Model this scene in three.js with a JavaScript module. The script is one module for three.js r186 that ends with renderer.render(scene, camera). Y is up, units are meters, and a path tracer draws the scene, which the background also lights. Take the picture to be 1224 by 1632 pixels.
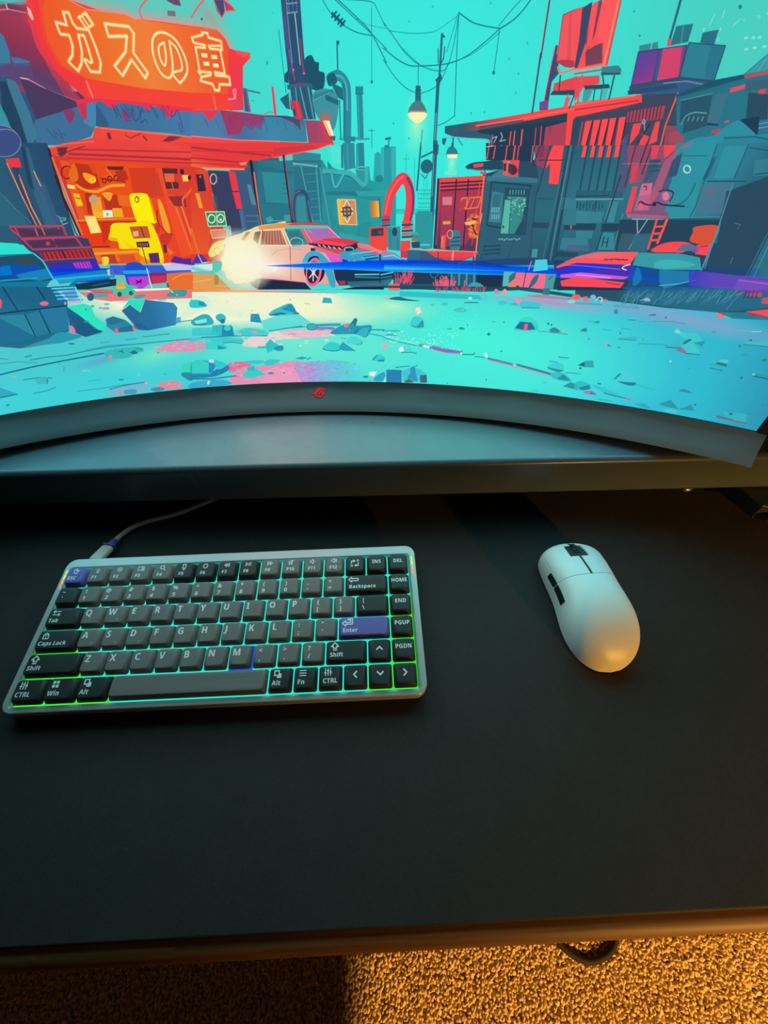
import * as THREE from 'three';
import { RoundedBoxGeometry } from 'three/addons/geometries/RoundedBoxGeometry.js';
import { mergeGeometries, mergeVertices, toCreasedNormals } from 'three/addons/utils/BufferGeometryUtils.js';
import { RectAreaLightUniformsLib } from 'three/addons/lights/RectAreaLightUniformsLib.js';

// ---------------------------------------------------------------- camera, exposure, lights
// y = 0 is the top of the desk mat; x runs right along the tray, z towards the viewer.
const scene = new THREE.Scene();
scene.background = new THREE.Color(0x000000);
const renderer = new THREE.WebGLRenderer({ antialias: true });
renderer.toneMapping = THREE.LinearToneMapping;
renderer.toneMappingExposure = 1;
renderer.shadowMap.enabled = true;
RectAreaLightUniformsLib.init();

const camera = new THREE.PerspectiveCamera(102.92, 1224 / 1632, 0.01, 20);
camera.position.set(0.1275, 0.3355, 0.0931);
camera.up.set(0.0404, 0.6372, -0.7697);
camera.lookAt(0.1275 + 0.01322, 0.3355 - 0.77059, 0.0931 - 0.6372);

const FLOOR = -0.665;
const SCREEN_LIGHT = 5.6;                                   // how much brighter the panel is than the exposure can show
const LAMP = { at: [0.95, 0.27, 1.25], aim: [0.75, FLOOR, 0.45], angle: 0.79, soft: 0.3, power: 13, color: 0xffba55 };   // the warm lamp stands right behind the viewer

// ---------------------------------------------------------------- helpers
let seed = 12345;
const rand = () => ((seed = (seed * 1664525 + 1013904223) >>> 0) / 4294967296);
const rr = (a, b) => a + (b - a) * rand();
const used = {};
const numbered = (n) => { used[n] = (used[n] ?? -1) + 1; return used[n] ? `${n}_${String(used[n]).padStart(3, '0')}` : n; };
function mesh(name, geometry, material, parent = scene) {
  const m = new THREE.Mesh(geometry, material);
  m.name = parent === scene ? numbered(name) : name;
  m.castShadow = m.receiveShadow = true;
  parent.add(m);
  return m;
}
function tag(o, label, category, group) { Object.assign(o.userData, { label, category }); if (group) o.userData.group = group; return o; }
function thing(name, label, category, p = [0, 0, 0], group) {
  const o = new THREE.Group(); o.name = numbered(name); o.position.set(...p); scene.add(o);
  return tag(o, label, category, group);
}
function structure(o) { o.userData.kind = 'structure'; return o; }
const std = (color, roughness = 0.6, more = {}) => new THREE.MeshStandardMaterial({ color, roughness, ...more });
const rbox = (w, h, d, r, x = 0, y = 0, z = 0, s = 3) => new RoundedBoxGeometry(w, h, d, s, r).translate(x, y, z);
const box = (w, h, d, x = 0, y = 0, z = 0) => new THREE.BoxGeometry(w, h, d).translate(x, y, z);
const cyl = (r0, r1, h, n = 24, x = 0, y = 0, z = 0) => new THREE.CylinderGeometry(r0, r1, h, n).translate(x, y, z);
function canvas(w, h) { const c = document.createElement('canvas'); c.width = w; c.height = h; return c; }
// grey noise picture: fine and coarse grain round 128
function noiseTexture(size, layers, wrapU = 1, wrapV = 1, base = 128) {
  const f = new Float32Array(size * size);
  for (const [cell, amp] of layers) {
    const n = Math.max(1, Math.round(size / cell)), g = new Float32Array(n * n).map(() => rand() * 2 - 1);
    for (let y = 0; y < size; y++) for (let x = 0; x < size; x++) {
      const u = x / size * n, v = y / size * n, i = Math.floor(u), j = Math.floor(v), s = u - i, t = v - j;
      const a = g[(j % n) * n + i % n], b = g[(j % n) * n + (i + 1) % n], c = g[((j + 1) % n) * n + i % n], d = g[((j + 1) % n) * n + (i + 1) % n];
      f[y * size + x] += amp * ((a * (1 - s) + b * s) * (1 - t) + (c * (1 - s) + d * s) * t);
    }
  }
  const data = new Uint8Array(size * size * 4);
  f.forEach((v, k) => { const q = Math.max(0, Math.min(255, base + v)); data.set([q, q, q, 255], k * 4); });
  const t = new THREE.DataTexture(data, size, size);
  t.magFilter = THREE.LinearFilter; t.wrapS = t.wrapT = THREE.RepeatWrapping; t.repeat.set(wrapU, wrapV); t.needsUpdate = true;
  return t;
}
// planar uv in metres seen from above (x, z), or for upright faces (x, y)
function planarUV(g, a = 'x', b = 'z') {
  const p = g.attributes.position, uv = new Float32Array(p.count * 2), k = { x: 0, y: 1, z: 2 };
  for (let i = 0; i < p.count; i++) { uv[2 * i] = p.array[3 * i + k[a]]; uv[2 * i + 1] = p.array[3 * i + k[b]]; }
  g.setAttribute('uv', new THREE.BufferAttribute(uv, 2));
  return g;
}
function grid(nu, nv, f, closedU = false) {               // surface from f(u, v) -> [x, y, z]
  const pos = [], uv = [], idx = [];
  for (let j = 0; j <= nv; j++) for (let i = 0; i <= nu; i++) { pos.push(...f(i / nu, j / nv)); uv.push(i / nu, j / nv); }
  for (let j = 0; j < nv; j++) for (let i = 0; i < nu; i++) { const a = j * (nu + 1) + i, b = a + 1, c = a + nu + 1, d = c + 1; idx.push(a, b, d, a, d, c); }
  const g = new THREE.BufferGeometry();
  g.setAttribute('position', new THREE.Float32BufferAttribute(pos, 3)); g.setAttribute('uv', new THREE.Float32BufferAttribute(uv, 2)); g.setIndex(idx);
  g.computeVertexNormals();
  return g;
}
function rounded(w, h, r, n = 4) {                         // outline of a rounded rectangle, anticlockwise
  const out = [];
  for (const [cx, cy, a] of [[w / 2 - r, h / 2 - r, 0], [-w / 2 + r, h / 2 - r, 1], [-w / 2 + r, -h / 2 + r, 2], [w / 2 - r, -h / 2 + r, 3]])
    for (let k = 0; k <= n; k++) { const t = (a + k / n) * Math.PI / 2; out.push([cx + r * Math.cos(t), cy + r * Math.sin(t)]); }
  return out;
}
const tube = (pts, r, n = 60, s = 10) => new THREE.TubeGeometry(new THREE.CatmullRomCurve3(pts.map((p) => new THREE.Vector3(...p))), n, r, s);

// ---------------------------------------------------------------- room shell
const wallMat = std(0x8f8a82, 0.9), ceilMat = std(0xa9a59c, 0.95);
const RX0 = -1.7, RX1 = 2.1, RZ0 = -0.95, RZ1 = 2.4, RH = FLOOR + 2.45;
const carpetGrain = noiseTexture(512, [[4, 34], [9, 26], [60, 14]], 2.2, 2.2);
const floorMat = std(0xa89070, 0.95, { map: carpetGrain, bumpMap: carpetGrain, bumpScale: 0.004 });
floorMat.color.setRGB(0.82, 0.61, 0.37);
structure(mesh('floor', planarUV(box(RX1 - RX0 + 0.2, 0.1, RZ1 - RZ0 + 0.2, (RX0 + RX1) / 2, FLOOR - 0.05, (RZ0 + RZ1) / 2)), floorMat));
structure(mesh('ceiling', box(RX1 - RX0 + 0.2, 0.1, RZ1 - RZ0 + 0.2, (RX0 + RX1) / 2, RH + 0.05, (RZ0 + RZ1) / 2), ceilMat));
structure(mesh('wall_back', box(RX1 - RX0 + 0.2, RH - FLOOR, 0.1, (RX0 + RX1) / 2, (RH + FLOOR) / 2, RZ0 - 0.05), wallMat));
structure(mesh('wall_front', box(RX1 - RX0 + 0.2, RH - FLOOR, 0.1, (RX0 + RX1) / 2, (RH + FLOOR) / 2, RZ1 + 0.05), wallMat));
structure(mesh('wall_left', box(0.1, RH - FLOOR, RZ1 - RZ0, RX0 - 0.05, (RH + FLOOR) / 2, (RZ0 + RZ1) / 2), wallMat));
structure(mesh('wall_right', box(0.1, RH - FLOOR, RZ1 - RZ0, RX1 + 0.05, (RH + FLOOR) / 2, (RZ0 + RZ1) / 2), wallMat));

// carpet pile: short slanting loops
{
  const tuft = new THREE.SphereGeometry(1, 6, 4);
  const nx = 460, nz = 205, x0 = -0.9, z0 = -0.06, step = 0.0047;
  const pile = new THREE.InstancedMesh(tuft, std(0xffffff, 0.95), nx * nz);
  const m = new THREE.Matrix4(), q = new THREE.Quaternion(), e = new THREE.Euler(), c = new THREE.Color();
  let k = 0;
  for (let j = 0; j < nz; j++) for (let i = 0; i < nx; i++) {
    e.set(rr(-0.5, 0.7), rr(0, 3), rr(-0.5, 0.5)); q.setFromEuler(e);
    const s = rr(0.8, 1.25);
    m.compose(new THREE.Vector3(x0 + (i + rr(0, 0.9)) * step, FLOOR + rr(0.001, 0.0032), z0 + (j + rr(0, 0.9)) * step), q, new THREE.Vector3(0.0024 * s, 0.0055 * s, 0.0032 * s));
    pile.setMatrixAt(k, m);
    const t = rr(0.78, 1.08);
    c.setRGB(0.74 * t, 0.57 * t * rr(0.96, 1.04), 0.36 * t); pile.setColorAt(k++, c);
  }
  pile.name = 'carpet_pile'; pile.castShadow = pile.receiveShadow = true; pile.userData.kind = 'stuff';
  tag(pile, 'tan looped carpet pile on the floor below the desk', 'carpet');
  scene.add(pile);
}

// ---------------------------------------------------------------- desk and keyboard tray
const blackGrain = noiseTexture(256, [[2, 26], [7, 14], [40, 10]], 9, 9, 150);
const deskMat = std(0x4e5b64, 0.42, { roughnessMap: noiseTexture(256, [[3, 30], [30, 30]], 3, 3, 200) });
const darkSteel = std(0x1d1f22, 0.45, { metalness: 0.6 });
const DESK_TOP = 0.0745, DESK_T = 0.0457;
const desk = thing('desk', 'black computer desk carrying the curved monitor', 'desk', [0.1342, DESK_TOP, -0.1787]);
desk.rotation.y = -0.0218;
mesh('desktop', planarUV(rbox(1.62, DESK_T, 0.66, 0.006, 0.02, -DESK_T / 2, -0.33)), deskMat, desk);
for (const [x, z] of [[-0.74, -0.05], [0.78, -0.05], [-0.74, -0.61], [0.78, -0.61]])
  mesh('leg', rbox(0.045, DESK_TOP - DESK_T - FLOOR, 0.045, 0.004, x, -(DESK_TOP - DESK_T - FLOOR) / 2 - DESK_T, z), darkSteel, desk);
mesh('edge_screw', new THREE.SphereGeometry(0.0035, 12, 8).scale(1.4, 0.8, 0.6).translate(0.303, -DESK_T + 0.002, 0), std(0x9a9c9a, 0.35, { metalness: 0.8 }), desk);
mesh('rear_rail', rbox(1.47, 0.06, 0.025, 0.004, 0.02, -DESK_T - 0.08, -0.61), darkSteel, desk);

// brown tray board with a rounded nose, hung under the desk on two steel brackets
const woodTex = (() => {
  const w = 1024, h = 256, c = canvas(w, h), x = c.getContext('2d');
  x.fillStyle = '#7a5230'; x.fillRect(0, 0, w, h);
  for (let k = 0; k < 900; k++) { x.strokeStyle = ['rgba(60,32,14,.22)', 'rgba(160,104,58,.2)', 'rgba(110,66,34,.3)'][k % 3]; x.lineWidth = rr(0.5, 2.5); const y = rr(0, h), x0 = rr(-200, w); x.beginPath(); x.moveTo(x0, y); x.bezierCurveTo(x0 + 80, y + rr(-3, 3), x0 + 160, y + rr(-3, 3), x0 + rr(120, 420), y + rr(-4, 4)); x.stroke(); }
  const t = new THREE.CanvasTexture(c); t.colorSpace = THREE.SRGBColorSpace; t.wrapS = t.wrapT = THREE.RepeatWrapping; t.repeat.set(1.6, 6); return t;
})();
const TX0 = -0.52, TX1 = 0.64;
const tray = thing('keyboard_tray', 'brown wooden pull-out tray under the keyboard and the mouse', 'tray', [0, 0, 0]);
mesh('board', planarUV(rbox(TX1 - TX0, 0.019, 0.435, 0.0085, (TX0 + TX1) / 2, -0.0135, 0.1395 - 0.2175, 5)), std(0xffffff, 0.55, { map: woodTex }), tray);
for (const [x, s, side] of [[TX0 + 0.022, -1, 'left'], [TX1 - 0.022, 1, 'right']]) {
  const b = thing('tray_bracket', `dark steel bracket holding the ${side} end of the tray`, 'bracket', [x, 0, -0.2], 'steel brackets of the keyboard tray');
  mesh('mounting_plate', rbox(0.034, 0.004, 0.13, 0.0015, 0, 0.0268, -0.075), darkSteel, b);
  mesh('arm', rbox(0.004, 0.0285, 0.11, 0.0015, s * 0.012, 0.0106, -0.075), darkSteel, b);
  mesh('foot_plate', rbox(0.03, 0.003, 0.11, 0.001, 0, -0.0024, -0.075), darkSteel, b);
}

const matMat = std(0x332f30, 0.8, { map: blackGrain, bumpMap: blackGrain, bumpScale: 0.00035 });
tag(mesh('desk_mat', planarUV(rbox(TX1 - TX0 - 0.08, 0.004, 0.415, 0.0016, (TX0 + TX1) / 2, -0.002, 0.1285 - 0.2075)), matMat), 'large black cloth desk mat covering the tray', 'desk mat');

// ---------------------------------------------------------------- picture shown on the monitor
// drawn in tenths of a millimetre over the 797 mm x 334 mm panel, in two halves
const PW = 0.797, PH = 0.334, PR = 0.8;
function drawPicture(ctx) {
  const smooth = (p, closed) => {
    const n = p.length / 2, at = (i) => closed ? (i + n) % n : Math.max(0, Math.min(n - 1, i));
    ctx.beginPath(); ctx.moveTo(p[0], p[1]);
    for (let i = 0; i < (closed ? n : n - 1); i++) {
      const a = at(i - 1) * 2, b = at(i) * 2, c = at(i + 1) * 2, d = at(i + 2) * 2;
      ctx.bezierCurveTo(p[b] + (p[c] - p[a]) / 6, p[b + 1] + (p[c + 1] - p[a + 1]) / 6, p[c] - (p[d] - p[b]) / 6, p[c + 1] - (p[d + 1] - p[b + 1]) / 6, p[c], p[c + 1]);
    }
  };
  const poly = (p) => { ctx.beginPath(); for (let i = 0; i < p.length; i += 2) ctx.lineTo(p[i], p[i + 1]); };
  const P = (c, p, a = 1) => { ctx.globalAlpha = a; ctx.fillStyle = c; poly(p); ctx.fill(); };
  const S = (c, p, a = 1) => { ctx.globalAlpha = a; ctx.fillStyle = c; smooth(p, true); ctx.fill(); };
  const L = (c, w, p, a = 1) => { ctx.globalAlpha = a; ctx.strokeStyle = c; ctx.lineWidth = w; poly(p); ctx.stroke(); };
  const U = (c, w, p, a = 1) => { ctx.globalAlpha = a; ctx.strokeStyle = c; ctx.lineWidth = w; smooth(p, false); ctx.stroke(); };
  const O = (c, x, y, rx, ry, t, a = 1) => { ctx.globalAlpha = a; ctx.fillStyle = c; ctx.beginPath(); ctx.ellipse(x, y, rx, ry, t, 0, 7); ctx.fill(); };
  const OO = (c, w, x, y, rx, ry, t, a = 1) => { ctx.globalAlpha = a; ctx.strokeStyle = c; ctx.lineWidth = w; ctx.beginPath(); ctx.ellipse(x, y, rx, ry, t, 0, 7); ctx.stroke(); };
  const stops = (g, s) => { for (let i = 0; i < s.length; i += 2) g.addColorStop(s[i], s[i + 1]); return g; };
  const G = (p, l, s) => { ctx.globalAlpha = 1; ctx.fillStyle = stops(ctx.createLinearGradient(...l), s); poly(p); ctx.fill(); };
  const R = (x, y, rx, ry, t, s) => { ctx.save(); ctx.globalAlpha = 1; ctx.translate(x, y); ctx.rotate(t); ctx.scale(rx, ry); ctx.fillStyle = stops(ctx.createRadialGradient(0, 0, 0, 0, 0, 1), s); ctx.beginPath(); ctx.arc(0, 0, 1, 0, 7); ctx.fill(); ctx.restore(); };
  let ps = 99; const pr = (a = 0, b = 1) => a + (b - a) * ((ps = (ps * 1664525 + 1013904223) >>> 0) / 4294967296);
  const inQuad = (q) => { const u = pr(), v = pr(), f = (k) => (q[k] * (1 - u) + q[2 + k] * u) * (1 - v) + (q[6 + k] * (1 - u) + q[4 + k] * u) * v; return [f(0), f(1)]; };
  const dots = (n, q, cols, a0, a1, b0, b1, a) => { for (let k = 0; k < n; k++) { const [x, y] = inQuad(q); O(cols[k % cols.length], x, y, pr(a0, a1), pr(b0, b1), 0, a); } };
  const strokes = (n, q, cols, w, dx0, dx1, dy0, dy1, a) => { for (let k = 0; k < n; k++) { const [x, y] = inQuad(q); L(cols[k % cols.length], w, [x, y, x + pr(dx0, dx1), y + pr(dy0, dy1)], a); } };
  ctx.lineCap = ctx.lineJoin = 'round';
  // sky of the picture
  G([0,0,7970,0,7970,3340,0,3340],[900,0,7970,0],[0,'#6fbdb2',.28,'#70c0b6',.36,'#5fcabd',.42,'#46d6ca',.5,'#3ce2d7',.6,'#3be5db',.72,'#40dccf',.8,'#48d0c2',1,'#58c4b8']);
  R(4800,1450,1500,900,0,[0,'rgba(60,240,225,.55)',1,'rgba(60,240,225,0)']);
  G([4282,1542,4697,1547,5106,1551,5131,1836,4692,1836,4247,1833],[3377,1447,3251,1813],[0,'rgba(60,236,215,0)',1,'rgba(70,240,205,.8)']);
  // far skyline
  L('#2f8fa0',6,[4612,1466,4610,1563],.80);
  L('#2f8fa0',5,[4590,1475,4633,1476],.80);
  P('#2fa7ae',[4629,1596,4652,1584,4668,1597,4780,1598,4781,1836,4604,1836]);
  P('#34b3b5',[4674,1563,4779,1556,4781,1790,4669,1808]);
  P('#2b9aa4',[4696,1555,4745,1564,4750,1772,4692,1799]);
  P('#259099',[4696,1554,4716,1549,4740,1564,4706,1570]);
  L('#2ba7a6',4,[4851,1598,4853,1710],.80);
  L('#2ba7a6',4,[4912,1620,4921,1846],.80);
  L('#2ba7a6',4,[4773,1648,4773,1718],.80);
  L('#2ba7a6',4,[4983,1701,4991,1837],.80);
  L('#2ba7a6',4,[5005,1693,5014,1837],.80);
  L('#2ba7a6',4,[4831,1625,4874,1625],.80);
  P('#2fb9b0',[4690,1913,5083,1912,5086,1951,4689,1942],.70);
  L('#1f9ba0',4,[4942,1800,5040,1800],.80);
  L('#1f9ba0',4,[4943,1823,5042,1823],.80);
  L('#1f9ba0',4,[4944,1851,5044,1851],.80);
  L('#1f9ba0',4,[4946,1879,5046,1879],.80);
  L('#1f9ba0',4,[4947,1903,5047,1903],.80);
  L('#1f9ba0',3,[4942,1800,4964,1903],.70);
  L('#1f9ba0',3,[4960,1800,4981,1903],.70);
  L('#1f9ba0',3,[4977,1800,4998,1903],.70);
  L('#1f9ba0',3,[4994,1800,5014,1903],.70);
  L('#1f9ba0',3,[5012,1800,5031,1903],.70);
  L('#1f9ba0',3,[5029,1800,5047,1903],.70);
  // power lines
  U('#17798a',4,[4409,902,4503,963,4627,1042,4718,1105]);
  U('#17798a',5,[4428,904,4549,982,4628,1042,4718,1164]);
  U('#17798a',4,[4339,904,4389,961,4452,1002,4536,1034,4626,1049]);
  U('#1f8d98',4,[4479,907,4628,919,4664,949,4710,1013]);
  U('#26a0a6',3,[4540,982,4615,1008,4719,1023],.80);
  L('#15606f',9,[4389,972,4418,952]);
  L('#15606f',9,[4407,984,4435,964]);
  L('#15606f',9,[4424,999,4453,979]);
  L('#15606f',9,[4438,1008,4467,988]);
  L('#15606f',12,[4394,958,4457,1002]);
  L('#1a7f8c',3,[4631,939,4626,1087,4621,1247]);
  O('#1a7080',4621,1245,7.2,7,0);
  L('#1b7f8a',4,[4057,1016,4052,1284]);
  U('#187f8a',4,[4700,998,4761,1055,4840,1127,4930,1178,5040,1204,5098,1191,5129,1107,5150,974]);
  U('#1f8b95',3,[4742,1036,4820,1107,4930,1176],.90);
  U('#26a0a6',4,[4733,1032,4876,1046,5009,1042,5082,1013,5151,982],.80);
  U('#187f8a',5,[4698,1101,4781,1148,4861,1177,4940,1181,5097,1175,5210,1148,5316,1093,5399,1040]);
  U('#1f8b95',3,[5097,1175,5247,1139,5402,1055]);
  U('#187f8a',4,[4697,1150,4772,1226,4843,1276,4905,1298]);
  U('#187f8a',4,[4941,1302,5006,1286,5064,1252,5106,1172]);
  U('#187f8a',5,[5151,974,5230,1011,5305,1028,5399,1041]);
  U('#1b7f8a',6,[5399,1041,5466,1012,5519,973,5554,935]);
  U('#1f8b95',4,[5388,1031,5442,982,5502,933]);
  L('#187f8a',5,[5149,971,5153,1108,5161,1253,5171,1412]);
  L('#187f8a',3,[5143,979,5092,1126]);
  L('#187f8a',4,[5397,1046,5393,1217]);
  O('#156b78',5392,1219,8.7,7.1,0.85);
  U('#187f8a',4,[5060,1456,5111,1441,5171,1410]);
  L('#187f8a',4,[4919,1184,4922,1267]);
  // lamp bulbs hanging on the wires
  R(4917,1454,118,209,0.00,[0,'rgba(200,250,190,.75)',0.5,'rgba(130,245,205,.4)',1,'rgba(60,230,215,0)']);
  P('#2c6a7c',[4906,1266,4938,1267,4944,1338,4905,1338]);
  L('#23586a',4,[4907,1287,4942,1288]);
  S('#4a7d86',[4922,1334,4959,1350,4982,1394,4920,1401,4862,1393,4881,1352]);
  P('#c88f70',[4867,1381,4976,1383,4980,1396,4863,1394],.90);
  S('#f6f3b4',[4862,1393,4919,1389,4982,1394,4975,1420,4927,1443,4873,1419]);
  R(5176,1650,58,106,0.00,[0,'rgba(190,250,190,.7)',1,'rgba(80,240,215,0)']);
  L('#2a6d7b',9,[5167,1547,5169,1563]);
  S('#2f7d88',[5167,1559,5199,1576,5216,1609,5173,1613,5135,1608,5140,1575]);
  P('#f4f0b8',[5137,1602,5215,1602,5209,1624,5145,1623]);
  L('#5ccdbf',3,[5148,1625,5139,1719],.80);
  L('#5ccdbf',3,[5204,1625,5226,1719],.80);
  P('#7be8cf',[5131,1689,5217,1689,5220,1715,5130,1715],.80);
  // utility pole
  L('#2b6b7d',13,[5057,1055,5055,1265]);
  L('#2b6b7d',9,[5062,1059,5073,1065]);
  L('#2b6b7d',7,[5078,1106,5075,1151,5062,1171]);
  L('#2b6b7d',6,[5038,1112,5043,1170]);
  P('#275f72',[5029,1244,5066,1218,5073,1238,5050,1262]);
  L('#2c6578',21,[5049,1251,5048,1559]);
  L('#7fbfc0',6,[5047,1395,5048,1550],.90);
  L('#2c6578',30,[5054,1542,5056,1827,5058,2156]);
  L('#7fb8bb',5,[5047,1600,5050,1837],.80);
  L('#2a7480',12,[4954,1542,4936,1800]);
  L('#2a7480',10,[4962,1616,5035,1590]);
  O('#24687a',5000,1667,43,38,0);
  L('#24687a',5,[4962,1710,4993,1735,5014,1701]);
  P('#3a4f6e',[5043,1550,5078,1551,5077,1604,5047,1604],.80);
  L('#2b6b7d',7,[4720,1515,4733,1515,4727,1556]);
  L('#2b6b7d',11,[4709,1519,4740,1515]);
  L('#5aa0a2',8,[4959,1478,4955,1558]);
  // centre factory wall
  P('#33607c',[3590,1598,4037,1606,3999,1820,3957,2058,3464,2089,3530,1830]);
  G([3786,1619,4034,1623,4283,1626,4324,1670,4550,1730,4781,1790,4782,2170,4411,2134,4043,2094,3684,2052,3738,1825],[3806,1535,4696,1547],[0,'#2d7186',0.45,'#2a8a97',1,'#27a09f']);
  P('#2f8c96',[3795,1680,3987,1692,3965,1877,3788,1864]);
  P('#256f81',[3769,1644,4023,1683,4020,1701,3773,1675]);
  L('#256f81',5,[3795,1680,3987,1692,3965,1877,3788,1864,3795,1680]);
  P('#2a7788',[3727,1872,3986,1896,3965,2016,3699,1991]);
  P('#58c7c3',[3931,1600,4039,1597,4034,1623,3943,1626]);
  L('#7fc7c4',4,[3775,1977,3946,1985],.70);
  P('#3f9ba2',[3910,1944,3959,1945,3952,1985,3909,1985]);
  P('#4aa9ab',[3766,1962,3806,1948,3825,1973,3796,1993,3772,1992],.70);
  L('#226a7c',3,[3935,1754,3969,1758]);
  L('#226a7c',3,[3930,1781,3964,1786]);
  L('#226a7c',3,[3924,1809,3959,1814]);
  P('#2d6f84',[4043,1572,4242,1592,4225,1776,4205,1979,3996,1976,4021,1764],.80);
  // dark lattice tower
  P('#2d4f72',[4093,896,4207,898,4197,1108,4197,1168,4199,1244,4078,1249,4083,1152,4085,1061]);
  P('#3a5580',[4093,896,4125,897,4114,1087,4114,1201,4088,1200,4082,1106],.80);
  P('#6a4a8a',[4090,955,4109,956,4107,1087,4089,1087],.60);
  L('#5f86a0',7,[4125,900,4118,1036,4117,1153]);
  L('#8fd9c6',6,[4167,954,4166,1161]);
  L('#b5405f',8,[4183,1056,4181,1195],.80);
  L('#c65a8a',6,[4105,1100,4119,1229],.70);
  L('#8fb5c0',5,[4126,916,4190,913],.80);
  L('#8fb5c0',5,[4120,952,4184,948],.80);
  L('#6d9ab0',4,[4139,900,4133,950],.70);
  L('#6d9ab0',4,[4162,900,4157,950],.70);
  L('#6d9ab0',4,[4185,901,4180,951],.70);
  O('#e06a9a',4118,1184,7.1,5.8,2.10);
  O('#e06a9a',4184,1199,7.2,5.4,2.96);
  S('#1f5468',[4200,1138,4242,1122,4263,1150,4286,1155,4283,1190,4317,1203,4302,1267,4251,1277,4198,1251,4197,1188]);
  P('#1f5468',[4211,1128,4225,1136,4207,1144]);
  P('#1f5468',[4058,1200,4083,1186,4076,1242,4051,1235]);
  P('#2a6277',[4005,1313,4073,1285,4080,1366,4039,1358]);
  P('#2c6a80',[4064,1249,4225,1244,4232,1266,4065,1270]);
  P('#6a4a86',[4122,1241,4184,1240,4183,1259,4123,1261],.80);
  P('#2c5f78',[4082,1263,4223,1258,4232,1414,4082,1412]);
  L('#77b9c0',6,[4118,1264,4116,1405],.80);
  L('#5f9fb0',8,[4149,1264,4174,1409]);
  L('#5f9fb0',8,[4201,1262,4217,1410]);
  L('#255066',8,[4172,1265,4195,1410]);
  L('#8fd0ce',5,[4070,1292,4066,1396]);
  P('#d6354a',[4075,1321,4129,1326,4144,1397,4148,1421,4125,1413,4085,1397]);
  P('#2d4a66',[4080,1366,4097,1359,4102,1393,4086,1393]);
  L('#f04a55',7,[4112,1329,4126,1405]);
  // tank and big bent pipe
  S('#3c94a0',[4228,1294,4293,1270,4370,1282,4394,1326,4386,1386,4345,1470,4274,1430,4228,1368]);
  P('#2f7d90',[4238,1295,4366,1271,4369,1289,4234,1324],.80);
  L('#5fb3b8',5,[4224,1324,4343,1289],.80);
  P('#25697c',[4311,1296,4397,1326,4389,1348,4308,1321]);
  L('#2c7f92',10,[4411,1073,4403,1205]);
  O('#1f6c7c',4416,1073,9.9,8.8,0);
  U('#2e8a9b',49,[4350,1225,4403,1212,4446,1241,4457,1298,4441,1520]);
  U('#55b5bb',12,[4372,1212,4427,1220,4454,1269,4451,1372],.80);
  U('#237284',14,[4429,1255,4436,1298,4417,1520],.80);
  S('#205f73',[4337,1211,4378,1202,4395,1240,4346,1260,4330,1239]);
  P('#256b7d',[4349,1239,4428,1269,4428,1327,4393,1312]);
  P('#2a8899',[4513,1263,4563,1264,4561,1300,4511,1299]);
  P('#2c8c9d',[4517,1298,4557,1298,4555,1521,4514,1521]);
  L('#1f7486',4,[4509,1297,4563,1298]);
  L('#47aab0',7,[4527,1306,4525,1513],.80);
  L('#2a8293',9,[4402,1326,4394,1511]);
  L('#3a97a2',11,[4390,1515,4517,1513]);
  L('#3a97a2',8,[4516,1519,4593,1517]);
  P('#2b8293',[4418,1503,4495,1504,4494,1529,4416,1528]);
  L('#ff7a5a',3,[4388,1363,4389,1371]);
  P('#2f8b99',[4405,1536,4487,1537,4484,1672,4403,1684]);
  P('#2b8797',[4510,1537,4554,1537,4553,1672,4507,1672]);
  L('#44a5ac',8,[4437,1544,4433,1671],.80);
  L('#1f6d80',7,[4504,1545,4498,1672]);
  P('#58e6d4',[4320,1551,4386,1552,4383,1649,4315,1648],.80);
  P('#2a7a8c',[4393,1544,4406,1544,4398,1671,4383,1671]);
  P('#3ce0cc',[4258,1558,4291,1559,4283,1678,4254,1634]);
  P('#2f97a0',[4485,1663,4587,1664,4594,1780,4500,1779]);
  P('#277f8d',[4490,1672,4581,1673,4563,1686,4506,1685]);
  OO('#6fc9c4',5,4535,1674,43,8.7,-3.13);
  P('#2a8c99',[4276,1687,4548,1771,4617,1799,4663,1817,4662,1874,4262,1805]);
  U('#3fb0b0',27,[4253,1687,4345,1692,4447,1702,4503,1743,4536,1766,4560,1748,4566,1681]);
  U('#23798a',6,[4263,1700,4343,1707,4435,1720,4490,1756]);
  U('#4fb7b8',12,[4309,1705,4319,1768,4342,1773,4395,1706]);
  P('#2d9ca4',[4625,1717,4677,1709,4699,1771,4630,1762]);
  O('#238492',4659,1735,30,20,3.14);
  P('#277887',[4262,1805,4475,1807,4497,1835,4260,1823]);
  P('#2fa39f',[4475,1807,4734,1799,4734,1836,4497,1835]);
  // lit windows of the factory
  R(4400,1931,121,131,0.00,[0,'rgba(235,160,60,.6)',1,'rgba(60,160,160,0)']);
  P('#c98f5c',[4335,1853,4472,1856,4476,2014,4338,2009]);
  G([4335,1853,4472,1856,4476,2014,4338,2009],[4365,1543,4504,1545],[0,'rgba(245,190,60,.9)',0.45,'rgba(200,130,90,.2)',1,'rgba(235,170,90,.6)']);
  L('#e8c9a0',6,[4335,1853,4472,1856,4476,2014,4338,2009,4335,1853]);
  L('#f3e2c0',7,[4406,1858,4452,1926,4400,2001,4357,1930,4406,1858]);
  L('#3d4a50',10,[4374,1906,4432,1902,4431,1951,4375,1955,4374,1906]);
  L('#3d4a50',10,[4403,1897,4403,1963]);
  L('#3d4a50',8,[4357,1930,4450,1926]);
  P('#e0a04a',[4579,1866,4656,1864,4657,1964,4587,1967]);
  G([4579,1866,4656,1864,4657,1964,4587,1967],[4592,1546,4667,1547],[0,'#b06f5a',0.6,'#f0a030',1,'#ffd84a']);
  L('#2a6a70',11,[4656,1855,4660,1972]);
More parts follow.
